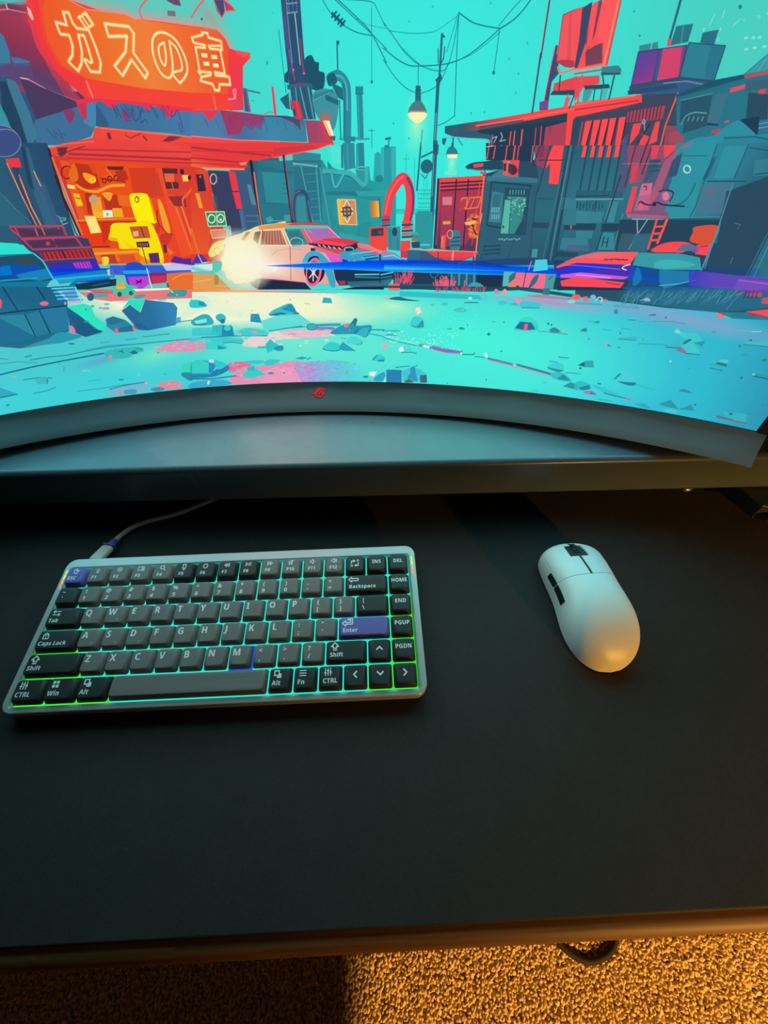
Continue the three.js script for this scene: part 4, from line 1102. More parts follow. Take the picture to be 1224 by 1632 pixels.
  L('#f07038',12,[3109,1875,3130,2186]);
  L('#f08040',14,[3154,1876,3164,2121]);
  U('#f06a34',12,[3291,1749,3230,1794,3177,1829,3169,1867]);
  P('#3a2438',[3095,1646,3202,1653,3172,1764,3081,1766],.80);
  P('#e8683c',[3099,1677,3170,1679,3158,1727,3092,1724]);
  P('#d83a34',[3170,1679,3235,1685,3228,1734,3163,1728]);
  P('#3a2438',[3217,1658,3245,1655,3240,1685,3213,1684]);
  P('#f8c860',[3222,1689,3266,1690,3254,1726,3215,1725]);
  O('#3a2438',3269,1705,14,9.9,2.30);
  P('#d84434',[3080,1771,3227,1770,3215,1802,3080,1798]);
  L('#f06a40',6,[3135,1727,3131,1768]);
  P('#5a2c90',[2943,2222,2980,2190,3057,2216,3135,2208,3116,2264,2929,2261]);
  P('#d83c30',[3304,1643,3373,1653,3404,1879,3439,2131,3479,2266,3094,2251,3206,1927]);
  G([3304,1643,3373,1653,3431,1681,3388,1893,3246,2190,3117,2185,3216,1898],[3306,1652,3123,2185],[0,'#d83a30',1,'#e85a2c']);
  P('#3a2a40',[3322,1687,3378,1689,3376,1784,3306,1786]);
  P('#e04a38',[3325,1661,3407,1667,3384,1793,3363,1788,3372,1688,3328,1687],.90);
  P('#f06a38',[3341,1697,3360,1693,3352,1710,3340,1710],.80);
  P('#f4a030',[3280,1795,3308,1798,3307,1889,3279,1885]);
  P('#3a3f60',[3413,1667,3568,1675,3579,2029,3475,2047,3409,1903,3409,1789]);
  OO('#c8b8b8',7,3438,1717,31,21,2.14);
  P('#4a5070',[3400,1817,3435,1818,3420,1904,3391,1903],.70);
  P('#e83a4a',[3558,1673,3607,1680,3601,1899,3559,1898,3555,1783]);
  L('#7a2c4c',7,[3553,1792,3616,1794]);
  P('#3d5a7c',[3611,1685,3711,1696,3699,1991,3599,1999],.90);
  P('#5a90a0',[3673,1754,3702,1754,3714,1877,3678,1876],.80);
  L('#6aa0b0',4,[3619,1943,3709,1946],.70);
  L('#6aa0b0',3,[3616,1979,3707,1981],.70);
  P('#4a70a0',[3574,1908,3604,1908,3597,2029,3565,2034],.80);
  L('#2c2438',21,[3734,1626,3727,1796,3727,2002]);
  L('#f07a62',11,[3742,1687,3728,1892,3726,2007],.90);
  L('#2c3048',17,[3976,1600,3971,1782,3969,1991]);
  L('#d05060',6,[3981,1605,3978,1773,3969,1976],.80);
  P('#2f8a6a',[3317,1911,3459,1913,3451,2003,3312,2003]);
  L('#bfe8b0',7,[3317,1911,3459,1913,3451,2003,3312,2003,3317,1911]);
  OO('#d8f0c0',8,3351,1955,30,23,2.46);
  OO('#d8f0c0',8,3419,1955,30,23,2.46);
  L('#d8f0c0',4,[3396,1915,3381,2003]);
  O('#d8f0c0',3417,1963,11,8.5,2.36);
  P('#d89070',[3316,2027,3445,2025,3440,2077,3317,2084],.90);
  L('#f0c0a0',5,[3316,2027,3445,2025,3440,2077,3317,2084,3316,2027]);
  P('#b0c8c0',[3457,2005,3482,2001,3476,2068,3451,2057],.70);
  L('#f06a34',16,[3175,2017,3176,2176]);
  P('#4a3aa8',[3158,2192,3197,2188,3239,2252,3094,2251]);
  L('#f4e4d0',6,[3170,2193,3183,2250,3241,2246]);
  // bench and dark truck on the left
  P('#3a3f68',[1916,1935,2148,1988,2395,2043,2383,2257,1994,2250,1939,2055]);
  L('#c04058',14,[1918,1940,2263,1955,2256,2009]);
  L('#c04058',12,[1913,1949,1952,2015,2381,2027]);
  L('#c04058',14,[1949,2020,2313,2028,2328,2085]);
  L('#c04058',12,[1956,2025,1984,2088,2389,2099]);
  L('#c04058',12,[1945,1946,1947,2005]);
  L('#c04058',11,[2153,2038,2153,2079]);
  L('#c04058',8,[2227,1963,2222,2002]);
  P('#5a2c48',[1952,1961,2248,1974,2243,2004,1950,2000],.80);
  P('#5a2c48',[1979,2042,2300,2042,2298,2078,1993,2074],.80);
  L('#e05a68',9,[2071,1964,2065,2003]);
  L('#e06a60',8,[2118,1957,2114,2001]);
  O('#c04058',2105,2058,18,12,2.57);
  P('#b83038',[2015,2111,2373,2109,2379,2168,2021,2159]);
  L('#5a2438',9,[2031,2113,2029,2155]);
  L('#5a2438',9,[2060,2113,2059,2155]);
  L('#5a2438',9,[2089,2114,2088,2156]);
  L('#5a2438',9,[2119,2115,2118,2157]);
  L('#5a2438',9,[2149,2115,2148,2157]);
  L('#5a2438',9,[2179,2114,2179,2157]);
  L('#5a2438',9,[2208,2115,2209,2158]);
  L('#5a2438',9,[2238,2116,2239,2159]);
  L('#5a2438',9,[2269,2116,2270,2159]);
  L('#5a2438',9,[2299,2116,2301,2159]);
  L('#5a2438',9,[2330,2117,2331,2160]);
  L('#5a2438',9,[2360,2118,2362,2161]);
  L('#3a2440',10,[2172,2107,2174,2165]);
  L('#a04a78',8,[1986,2162,2378,2170]);
  P('#3a2cb0',[2036,2193,2382,2185,2388,2246,2043,2243]);
  P('#c03cc8',[2205,2194,2332,2192,2331,2242,2216,2239]);
  L('#7a2cb0',7,[2229,2191,2229,2237]);
  L('#7a2cb0',7,[2251,2192,2251,2239]);
  L('#7a2cb0',7,[2274,2194,2274,2240]);
  L('#7a2cb0',7,[2296,2195,2296,2242]);
  L('#7a2cb0',7,[2318,2197,2319,2243]);
  // blue streak in the picture, left part
  G([527,2020,785,2059,1066,2099,1372,2140,1705,2182,2065,2222,2457,2250,2416,2339,2007,2330,1636,2295,1293,2259,978,2222,689,2185,423,2149],[1723,2151,1642,2285],[0,'rgba(0,60,220,.9)',0.4,'rgba(0,90,210,.95)',0.75,'rgba(0,150,220,.9)',1,'rgba(10,120,180,.8)']);
  S('#2fe0d0',[647,1872,1797,2029,1912,2048,1958,2097,1978,2119,1854,2110,1750,2107,594,1937]);
  L('#1f7a90',10,[1028,2027,1371,2068,1748,2110,1973,2119]);
  P('#205068',[554,1986,816,2018,1101,2051,1410,2084,1744,2117,1967,2118,2005,2169,2019,2286,2019,2372,1638,2335,1287,2296,964,2257,669,2218,399,2180]);
  P('#0a50b8',[507,2045,771,2077,1059,2108,1372,2140,1711,2171,1954,2181,2014,2274,1764,2263,1383,2239,1032,2213,710,2185,416,2158],.90);
  P('#3a4a50',[1832,2129,1966,2139,1959,2181,1848,2194],.70);
  P('#0090d8',[1705,2182,1772,2177,1756,2240,1668,2243],.60);
  P('#1fa0d0',[1776,2242,2011,2218,2030,2286,1910,2299,1785,2265],.60);
  L('#2fc8e0',13,[1978,2119,2010,2169,2014,2296,2052,2311]);
  L('#20a0c8',10,[907,2192,1260,2234,1649,2274,1911,2276]);
  P('#127a9c',[437,2131,701,2169,988,2208,1302,2246,1642,2285,1964,2303,2163,2320,2177,2386,1755,2347,1367,2306,1013,2263,691,2221,399,2180]);
  L('#7ff0f0',8,[1943,2342,2104,2344],.80);
  L('#7ff0f0',8,[1955,2332,2120,2335],.80);
  L('#7ff0f0',8,[1967,2323,2137,2326],.80);
  L('#7ff0f0',8,[1979,2314,2153,2317],.80);
  L('#7ff0f0',8,[1991,2305,2169,2308],.80);
  P('#1590b8',[2025,2275,2455,2256,2498,2264,2461,2319,2040,2333],.80);
  L('#30c8e8',16,[2024,2297,2437,2295],.70);
  P('#16384c',[2152,2342,2471,2326,2447,2377,2223,2389,2132,2382]);
  L('#3f7a90',6,[2272,2364,2410,2351],.80);
  P('#e0e0f0',[2429,2260,2480,2252,2477,2297,2422,2299],.80);
  G([2467,2229,2894,2253,3100,2252,3073,2331,2864,2333,2437,2295],[1711,2171,1668,2243],[0,'rgba(40,60,220,.75)',0.5,'rgba(60,190,240,.9)',1,'rgba(200,250,250,.7)']);
  S('#2050c8',[2562,2257,2614,2221,2686,2222,2728,2267,2714,2347,2615,2389,2545,2378,2544,2325]);
  L('#20b8f0',26,[2556,2285,2736,2293],.80);
  P('#c03cd8',[2564,2320,2723,2324,2706,2383,2627,2420,2547,2402]);
  L('#3a1f60',10,[2618,2353,2649,2367]);
  L('#3a1f60',10,[2657,2350,2611,2370]);
  P('#8a2c60',[2732,2302,2875,2304,2857,2368,2718,2383]);
  P('#c8305c',[2747,2326,2866,2327,2846,2379,2730,2384]);
  P('#fff0f0',[2862,2240,2938,2235,3096,2263,3085,2297,2879,2293],.70);
  P('#f07a30',[2871,2315,3081,2308,3034,2444,2851,2434]);
  S('#3fa8a8',[2852,2379,2932,2354,3018,2364,3033,2413,3003,2442,2851,2434]);
  O('#2c5a70',2879,2399,38,27,2.78);
  L('#d8f0d8',11,[2938,2372,2961,2434]);
  L('#206080',9,[2978,2368,2993,2436]);
  L('#d8e8e8',7,[2734,2267,2716,2419]);
  S('#38c8a8',[2427,2381,2509,2375,2601,2394,2576,2422,2431,2412]);
  P('#f0a030',[2452,2365,2529,2359,2507,2381,2456,2384]);
  // ground
  G([416,2158,697,2205,1005,2253,1345,2302,1717,2351,2123,2399,2266,2399,2645,2415,3040,2426,3573,2469,4126,2502,4689,2522,5238,2514,5765,2496,6260,2468,6617,2485,6951,2486,7265,2484,7584,2457,7876,2428,8142,2400,8385,2371,8606,2343,8828,2648,9071,2984,9337,3352,9627,3757,9944,4200,9704,4387,9420,4600,9081,4839,8673,5105,8178,5395,7578,5697,6858,5986,6016,6219,5078,6343,4103,6318,3161,6146,2312,5868,1579,5537,963,5195,450,4868,22,4566,-336,4295,-638,4052,-895,3836,-520,3347,-177,2907,134,2512],[4888,2519,4911,3426],[0,'#52c6cc',0.3,'#48cad0',0.6,'#42d0d6',1,'#40d4da']);
  G([5419,2479,5943,2483,6436,2478,6893,2464,7310,2445,7688,2422,8028,2396,8333,2370,8606,2343,8828,2648,9071,2984,9337,3352,9627,3757,9944,4200,9666,4338,9340,4489,8955,4652,8500,4821,7962,4988,7330,5137,6604,5246,5795,5287,5666,4326,5566,3575,5485,2973],[5876,2816,8213,2498],[0,'rgba(50,190,214,0)',0.3,'rgba(50,196,216,.7)',0.65,'rgba(44,180,206,.8)',1,'rgba(40,110,150,.9)']);
  R(5483,2958,1809,695,0.07,[0,'rgba(74,240,220,.95)',0.5,'rgba(74,238,220,.8)',1,'rgba(74,230,220,0)']);
  R(3860,2917,1482,622,0.03,[0,'rgba(120,238,210,.9)',0.6,'rgba(100,232,212,.6)',1,'rgba(80,220,214,0)']);
  // pools of light painted on the ground of the picture
  ctx.save();poly([416,2158,697,2205,1005,2253,1345,2302,1717,2351,2123,2399,2266,2399,2645,2415,3040,2426,3573,2469,4126,2502,4689,2522,5238,2514,5765,2496,6260,2468,6617,2485,6951,2486,7265,2484,7584,2457,7876,2428,8142,2400,8385,2371,8606,2343,8828,2648,9071,2984,9337,3352,9627,3757,9944,4200,9704,4387,9420,4600,9081,4839,8673,5105,8178,5395,7578,5697,6858,5986,6016,6219,5078,6343,4103,6318,3161,6146,2312,5868,1579,5537,963,5195,450,4868,22,4566,-336,4295,-638,4052,-895,3836,-520,3347,-177,2907,134,2512]);ctx.clip();
  R(3274,2525,1500,300,0.05,[0,'rgba(255,246,216,1)',0.6,'rgba(252,246,214,.95)',0.82,'rgba(215,244,212,.5)',1,'rgba(150,235,210,0)']);
  R(3944,2611,1115,177,0.10,[0,'rgba(245,244,206,.9)',0.6,'rgba(230,244,206,.6)',1,'rgba(120,236,216,0)']);
  R(4762,2611,567,175,0.10,[0,'rgba(200,248,196,.8)',1,'rgba(90,232,214,0)']);
  R(5540,2882,847,282,0.10,[0,'rgba(70,248,215,.7)',1,'rgba(70,240,220,0)']);
  R(6064,2524,633,61,0.07,[0,'rgba(200,140,190,.85)',0.5,'rgba(180,160,205,.6)',1,'rgba(120,190,210,0)']);
  R(7063,2554,985,98,0.10,[0,'rgba(150,160,205,.8)',0.6,'rgba(130,165,205,.5)',1,'rgba(100,180,210,0)']);
  R(2535,2973,599,186,-0.14,[0,'rgba(150,245,190,.6)',1,'rgba(80,220,210,0)']);
  R(2754,2585,427,116,-0.09,[0,'rgba(235,246,212,.95)',0.6,'rgba(200,240,205,.6)',1,'rgba(120,220,205,0)']);
  G([2146,2401,2450,2425,2738,2433,3036,2438,3011,2511,2672,2503,2346,2491,2192,2453],[1617,2327,1565,2414],[0,'#e87a80',0.5,'#e8a8a8',1,'rgba(230,220,200,0)']);
  G([3033,2428,3388,2454,3588,2461,3885,2468,4211,2486,4277,2511,3880,2500,3421,2483,3022,2462],[3036,2438,4239,2473],[0,'#e88a4a',0.3,'#f0b080',0.6,'#f08a8a',1,'#e04a70']);
  ctx.restore();
  // pink puddles
  S('#ee8ab6',[2558,2915,2655,2880,2774,2861,2929,2858,2896,2959,2707,2966,2587,2948],.85);
  S('#f0829c',[2401,3276,2490,3237,2618,3251,2635,3329,2488,3321,2403,3310],.90);
  S('#c890c8',[1980,3252,2113,3238,2289,3229,2346,3303,2099,3337,1965,3316],.40);
  R(2040,2977,454,69,-0.16,[0,'rgba(120,130,190,.5)',1,'rgba(80,200,210,0)']);
  S('#ee8ab6',[2864,2861,2946,2867,3004,2907,2974,2957,2882,2973,2826,2969],.90);
  S('#f2d4d0',[3336,2912,3498,2847,3706,2825,3911,2819,4203,2823,4167,2877,3899,2896,3630,2910,3500,2965,3355,2951],.90);
  S('#f0a8c8',[3706,2825,3941,2814,4202,2827,4138,2877,3899,2896,3770,2870],.70);
  S('#b070b0',[4059,2804,4205,2803,4210,2823,4056,2826],.80);
  S('#ee6c98',[3152,3109,3301,3102,3366,3146,3234,3187,3139,3197],.95);
  S('#f08ab0',[3287,3158,3457,3150,3646,3126,3833,3116,3946,3183,3893,3333,3572,3339,3133,3331,3097,3294,3160,3231],.90);
  S('#f29cc0',[3423,3231,3637,3174,3850,3198,3877,3333,3510,3337,3388,3313],.70);
  G([3769,3130,4326,3122,4446,3185,4405,3336,3826,3349,3806,3280],[3939,2470,4458,2474],[0,'rgba(180,150,215,.9)',0.5,'rgba(110,190,225,.8)',1,'rgba(70,215,220,.2)']);
  strokes(150,[3770,3122,4402,3129,4389,3340,3733,3332],['#6f8ed0','#c8b0e0','#7fd8e0','#8f8ac8'],6.5,10,36,-8,8,0.55);
  dots(40,[2533,2840,2889,2870,2852,2978,2490,2946],['#5fd4d0','#ee8ab6','#e8a8c8'],7.1,22.6,4.2,9.9,0.8);
  dots(26,[2392,3225,2676,3257,2647,3339,2360,3305],['#5ccfd4','#f0829c'],7.8,21.7,4.7,9.3,0.8);
  dots(30,[2866,2854,3046,2866,3009,2983,2826,2969],['#ee8ab6','#5cdcd0'],7.2,23.0,4.3,10.1,0.8);
  dots(60,[3366,2795,4203,2817,4186,2982,3324,2957],['#f2c8d0','#8ae0d4','#f4dcd4'],8.8,29.4,4.4,10.3,0.75);
  dots(70,[3153,3093,3923,3126,3890,3350,3092,3311],['#f29cc0','#ee78a4','#58d8d4','#f4b8d0'],9.6,32.0,4.8,11.2,0.6);
  // ground cracks and grooves
  L('#1f6f8c',12,[326,2997,755,2993,1226,2979,1485,2954,1746,2936,2097,2913]);
  L('#2a86a0',6,[1281,2888,1421,2893,1549,2928],.80);
  L('#2a86a0',8,[1507,2893,1647,2886,1795,2892,1984,2874,2148,2861,2443,2861,2894,2853]);
  L('#3a8aa8',5,[1692,2943,1733,2986,1705,3027],.70);
  L('#2a7f9c',9,[1367,3053,1504,3055,1582,3076],.90);
  L('#2a86a0',8,[1371,3191,1485,3184,1568,3164],.80);
  L('#2a86a0',7,[2328,2814,2422,2813],.80);
  L('#2a86a0',7,[2480,2804,2605,2797,2714,2796],.80);
  L('#3f98a8',8,[2804,2702,2950,2691],.90);
  L('#2f90a8',5,[1975,2866,2180,2847,2388,2862],.80);
  L('#2a86a0',7,[1713,3233,1918,3234,2147,3226,2318,3229],.70);
  L('#2a7f98',9,[1306,2846,1356,2861],.60);
  L('#37a0b0',7,[1849,3150,1958,3151],.70);
  L('#1f7f98',10,[1488,2861,1540,2855],.80);
  S('#3a7f96',[1106,3255,1142,3252,1118,3268],.90);
  P('#2f9ab0',[554,2969,844,3030,1160,3090,1250,3170,1103,3187,763,3155,451,3120],.70);
  L('#1f6f8c',9,[1107,3180,1248,3173]);
  L('#3f98a8',8,[2115,2819,2194,2818],.80);
  O('#2c7f98',1888,2798,26,6.9,-3.04);
  P('#f08aa0',[1282,3008,1339,3015,1322,3022,1288,3018],.80);
  S('#3fb8c0',[1456,3062,1543,3054,1544,3100,1471,3115,1444,3095],.90);
  L('#2a7f98',7,[1543,3077,1520,3120]);
  S('#38b8b8',[2104,2911,2190,2885,2298,2882,2405,2886,2436,2926,2354,2942,2285,2974,2177,2971,2117,2957]);
  P('#1f6f88',[2312,2927,2366,2914,2380,2945,2337,2949]);
  P('#2a8498',[2220,2907,2262,2903,2264,2929]);
  O('#ee8098',2136,2953,20,14,2.37);
  L('#2a8498',8,[2386,2899,2435,2911]);
  S('#3a9ab0',[2106,3287,2208,3285,2196,3331,2104,3324],.80);
  O('#f07a90',2063,3304,18,13,2.28);
  U('#3a7f98',12,[1993,3254,2113,3238,2231,3230,2334,3226],.80);
  O('#e0a0c8',2331,3234,15,11,2.87);
  O('#2c8f98',2298,3146,7.6,5.7,2.67);
  O('#2c8f98',2531,3168,7.7,5.9,2.70);
  P('#a8e8e8',[2294,3132,2314,3135,2301,3159,2285,3157],.50);
  O('#2a8098',2130,3175,24,6.4,-3.03);
  S('#2c8ca0',[2682,3175,2787,3169,2757,3256,2701,3226]);
  P('#38d8b8',[2737,3084,2824,3061,2784,3177,2695,3160]);
  P('#3aa8a8',[2553,2945,2571,2954,2538,2966],.80);
  L('#52c8d8',7,[1839,3047,1913,3047],.80);
  O('#8fd8e0',1879,3049,35,9.1,-3.02,.50);
  O('#f07a80',2378,3316,20,13,3.07,.60);
  S('#3a88a8',[2346,3303,2426,3288,2474,3319,2393,3335],.80);
  // crates, rocks and boulders on the left
  P('#1f6c8c',[416,2158,679,2196,965,2235,1277,2274,1616,2313,1984,2351,2030,2462,2012,2498,1923,2694,1728,2737,1495,2786,1362,2752,1015,2682,700,2613,415,2546,157,2483]);
  G([416,2158,679,2196,965,2235,1277,2274,1616,2313,1984,2351,2030,2462,2006,2509,1753,2507,1511,2503,1157,2466,832,2427,535,2388,264,2349],[1617,2327,1511,2503],[0,'#1f6488',1,'#27708f']);
  P('#2c86a0',[1504,2515,1666,2528,1654,2707,1562,2610,1490,2538]);
  P('#2a7c98',[1672,2529,1792,2512,1778,2689,1659,2707]);
  P('#2878a0',[1804,2501,1998,2502,1929,2681,1786,2697]);
  P('#246e96',[286,2321,546,2373,832,2427,1146,2482,1490,2538,1573,2630,1641,2718,1369,2740,1020,2673,704,2608,417,2544,157,2483],.90);
  P('#2b6f8a',[1380,2721,1495,2765,1735,2724,1782,2703,1920,2700,1830,2777,1517,2789,1362,2752],.60);
  L('#123f58',10,[735,2429,1105,2466,1512,2501,1752,2499,2002,2494]);
  L('#123f58',9,[1639,2318,1645,2495]);
  L('#123f58',10,[1870,2341,1878,2429]);
  L('#123f58',7,[1792,2512,1775,2689]);
  L('#123f58',7,[1677,2530,1654,2707]);
  P('#1f5f84',[1875,2341,1973,2350,2003,2448,1886,2424],.60);
  O('#f06a80',1856,2462,32,16,3.08);
  O('#ee5a6a',1555,2430,39,11,2.15);
  O('#d080b0',2006,2476,14,8.8,2.37);
  S('#2a98b0',[1714,2762,1835,2696,1957,2724,1995,2749,1868,2775,1765,2783]);
  L('#7fe8f0',8,[1967,2361,2128,2366],.90);
  L('#2070d0',8,[1967,2374,2130,2379],.90);
  L('#7fe8f0',8,[1967,2387,2133,2392],.90);
  L('#2070d0',8,[1967,2400,2136,2406],.90);
  L('#7fe8f0',8,[1967,2413,2139,2419],.90);
  L('#2070d0',8,[1967,2426,2141,2433],.90);
  L('#7fe8f0',8,[1967,2439,2144,2446],.90);
  L('#2070d0',8,[1967,2453,2147,2460],.90);
  P('#c8a8d8',[2045,2458,2127,2462,2128,2484,2046,2479],.80);
  L('#5ff0e8',10,[2140,2365,2131,2490]);
  P('#1a3fb0',[2021,2390,2129,2387,2122,2447,2048,2452],.35);
  P('#215f86',[2003,2503,2070,2503,2185,2725,2019,2752,1934,2695]);
  P('#2fe4c0',[2003,2503,2136,2491,2186,2514,2177,2596,2226,2666,2186,2723,2123,2696,2073,2592]);
  P('#1f5880',[1998,2571,2079,2605,2168,2734,2023,2757,1981,2727],.70);
  O('#e878a0',1954,2686,37,18,1.77);
  O('#2a9a90',2135,2537,8,5.5,2.70);
  P('#2f86a0',[2253,2623,2316,2609,2401,2649,2455,2735,2320,2743,2276,2752,2229,2687]);
  P('#256f92',[2241,2635,2260,2676,2312,2674,2401,2649,2369,2633,2313,2615],.80);
  P('#2a6f98',[2307,2714,2421,2691,2443,2748,2306,2746]);
  O('#f0687a',2288,2733,30,12,2.19);
  O('#f0788a',2443,2724,29,12,2.04);
  P('#2a6a98',[2403,2571,2493,2527,2547,2596,2626,2500,2844,2540,2862,2579,2797,2722,2556,2751,2469,2734]);
  G([2547,2596,2626,2500,2844,2540,2862,2579,2797,2722,2556,2751,2499,2631],[2630,2414,2916,2431],[0,'#2b6f9c',0.6,'#3482b4',1,'#3a8ab4']);
  P('#33dcbc',[2412,2559,2514,2479,2626,2500,2541,2595,2485,2529]);
  S('#2f5f8c',[2444,2700,2513,2693,2557,2747,2467,2739],.60);
  P('#3a9ac0',[2819,2662,2860,2658,2853,2699,2799,2715],.80);
  S('#60d8b8',[2437,2510,2519,2467,2632,2469,2606,2501,2506,2497],.60);
  O('#2f98a0',2592,2472,52,14,3.05,.70);
  // small litter on the left ground
  P('#4aa8a8',[2220,2419,2361,2430,2349,2456,2215,2455]);
  O('#2a5f80',2216,2445,36,22,2.33);
  S('#40c8a8',[2410,2404,2466,2390,2566,2415,2578,2441,2536,2456,2439,2449,2403,2434]);
  O('#2c5a60',2444,2443,22,15,2.35);
  O('#2c5a60',2536,2441,20,14,2.42);
  S('#f0b040',[2445,2383,2516,2388,2496,2404,2447,2403]);
  S('#3f9aa0',[2807,2480,2874,2441,2942,2433,2988,2448,2961,2490,2868,2493]);
  L('#c8f0e0',8,[2859,2446,2899,2480]);
  O('#3aa0a0',2893,2461,21,14,2.92);
  O('#3f98a0',2197,2517,15,9.4,2.94,.70);
  O('#3f98a0',2290,2542,29,10,-3.10,.70);
  O('#58b8b0',2312,2510,24,9.8,-3.13,.70);
  O('#58b8b0',2250,2535,15,9.5,2.95,.70);
  O('#58b8b0',2759,2506,38,10,-3.10,.70);
  O('#3f98a0',2090,2633,24,10,-3.12,.70);
  O('#f0909a',2283,2544,17,9.8,3.05);
  P('#d83a50',[2223,2389,2410,2404,2397,2433,2256,2420],.70);
  P('#38d8b8',[2973,2547,3011,2511,2987,2581,2968,2583]);
  // ground litter, middle
  S('#30c8d0',[2998,2530,3058,2529,3099,2548,3110,2584,2979,2587]);
  P('#2898b0',[3055,2539,3099,2548,3108,2583,3051,2571]);
  S('#34c0c8',[3654,2657,3717,2625,3850,2589,3891,2677,3860,2692,3649,2684]);
  P('#2490b4',[3758,2633,3853,2588,3894,2674,3851,2662]);
  S('#3a6fa0',[3657,2677,3752,2660,3819,2682,3893,2663,3889,2687,3662,2687]);
  P('#36b0c0',[4146,2542,4211,2549,4220,2591,4127,2587]);
  P('#2c94b8',[3477,2664,3547,2667,3557,2747,3456,2732]);
  S('#34b8c0',[3163,2670,3217,2650,3249,2681,3222,2728,3171,2711]);
  P('#2480a0',[3187,2705,3232,2694,3224,2735,3192,2736]);
  S('#32b0c0',[2941,2698,3045,2650,3111,2660,3122,2736,2961,2740]);
  P('#7fe8d8',[2967,2699,3075,2685,3071,2719,2976,2734]);
  L('#206a80',7,[2949,2732,3061,2728]);
  P('#34bcc8',[3111,2749,3203,2745,3289,2766,3280,2851,3151,2851,3071,2832]);
  P('#2a88b0',[3200,2754,3278,2754,3277,2851,3167,2845]);
  O('#3fd0d0',3236,2777,32,24,2.84);
  P('#36c8d0',[2927,2759,3093,2762,3153,2844,2903,2828],.80);
  S('#40c8cc',[2889,2848,3108,2848,3329,2883,3341,2920,3219,2914,3105,2907,3004,2863,2877,2884],.90);
  P('#3ad4d0',[3002,2893,3140,2887,3185,2956,3159,2970,2980,2962]);
  P('#2494b0',[3106,2929,3183,2964,3093,2970]);
  L('#2088a0',7,[3162,2910,3250,2908,3332,2927]);
  L('#2a8aa0',9,[2981,2847,3322,2853,3581,2864]);
  S('#38c8cc',[3316,2824,3397,2785,3536,2805,3599,2850,3494,2861,3351,2855],.80);
  O('#f090a8',3476,2828,23,13,3.09);
  P('#c8b0d8',[3314,2831,3344,2825,3348,2854,3315,2853],.80);
  G([3554,2729,3734,2680,3905,2677,4008,2754,3916,2788,3678,2817,3562,2820],[2968,2639,2917,2786],[0,'rgba(90,220,215,.9)',1,'rgba(60,210,215,.9)']);
  L('#2a9ab0',9,[3605,2822,3798,2799,3944,2791]);
  L('#2a8aa0',7,[3709,2808,3916,2785]);
  S('#3fb0b8',[3960,2782,4014,2759,4062,2783,4042,2821,3969,2820]);
  OO('#2f88a0',6,4005,2792,47,28,3.08);
  L('#2f98b8',23,[4062,2779,4266,2775],.90);
  L('#8070b8',14,[4059,2801,4204,2806],.90);
  S('#2c98b4',[4187,2834,4294,2778,4368,2764,4407,2719,4435,2729,4424,2785,4562,2784,4506,2891,4405,2863,4198,2863]);
  P('#237c98',[4367,2771,4407,2722,4435,2736,4409,2792]);
  O('#f07a98',4330,2781,27,16,2.78);
  P('#36b4c4',[4405,2863,4481,2805,4540,2798,4506,2891]);
  P('#2480a8',[4391,2842,4452,2806,4412,2863]);
  L('#2a8aa0',10,[4539,2822,4676,2820]);
  L('#40b8c0',13,[4537,2855,4675,2882]);
  P('#36c0c8',[3550,2937,3604,2894,3633,2933,3707,2973,3692,3010,3611,3000,3545,3028]);
  S('#2898b0',[3623,2977,3702,2957,3700,3006,3639,3009]);
  P('#38b8c0',[3464,2960,3590,2961,3555,2982,3467,2976],.90);
  S('#34d0d0',[4078,3004,4161,2936,4234,2952,4275,2997,4212,3025]);
  P('#2aa4c0',[4238,2989,4281,2934,4402,3024,4273,3020]);
  S('#40d0d0',[4317,2944,4359,2885,4432,2892,4467,2944,4398,2963],.60);
  U('#2088a0',8,[4085,3004,4152,3020,4212,3020,4259,3005]);
  U('#2088a0',6,[4413,2959,4462,2951,4460,2929]);
  L('#2a98a8',7,[4269,2900,4320,2904],.70);
  S('#2fa8c0',[2818,3076,2926,3061,2976,3089,2934,3198,2779,3192]);
  P('#38d0c8',[2821,3068,2912,3060,2969,3088,2937,3190,2781,3184]);
  P('#2a8cb8',[2976,3089,3044,3109,2976,3185,2939,3198]);
  S('#2a80b0',[2976,3185,3083,3128,3145,3132,3129,3180,2976,3234,2765,3232,2777,3197,2925,3205]);
  O('#f8c8d8',3003,3075,26,14,3.12);
  S('#30c8d0',[3027,3069,3107,3098,3128,3131,3035,3165]);
  L('#2a70a0',11,[2762,3240,2939,3256,3188,3242]);
  S('#3a98c8',[2749,3281,2981,3268,3097,3294,3102,3329,2729,3339],.70);
  O('#b8e8f0',2905,3292,25,11,2.17);
  P('#3ad0c8',[3253,3229,3309,3191,3315,3167,3393,3163,3482,3247,3335,3276,3247,3254]);
  P('#3ab8c8',[3315,3167,3389,3147,3385,3196,3322,3200]);
  S('#3ac8c8',[3301,3102,3410,3092,3498,3104,3446,3134,3327,3120],.90);
  S('#40c8c8',[3487,3120,3562,3091,3651,3103,3597,3141,3518,3153]);
  P('#3a98b0',[3493,3231,3543,3217,3574,3238,3528,3249]);
  O('#7a80a0',3665,3236,11,9.6,2.70);
  P('#34a0b8',[3798,3091,3870,3073,3929,3087,3865,3104]);
  L('#2a88a0',9,[3919,3102,3957,3087]);
  L('#38c0c8',9,[4110,3113,4324,3138],.70);
  S('#38d0d0',[4557,3111,4605,3056,4672,3070,4671,3120]);
  L('#2088a0',8,[4557,3111,4605,3063]);
  P('#2a94a8',[4603,3111,4671,3101,4671,3125,4618,3126]);
  P('#f0f4e8',[4518,3233,4600,3228,4567,3282,4520,3267],.90);
  S('#3aa0c0',[4566,3299,4669,3230,4668,3314,4589,3333]);
  O('#c890c0',4526,3321,14,13,0);
  S('#2a80a0',[4448,3284,4504,3275,4495,3297]);
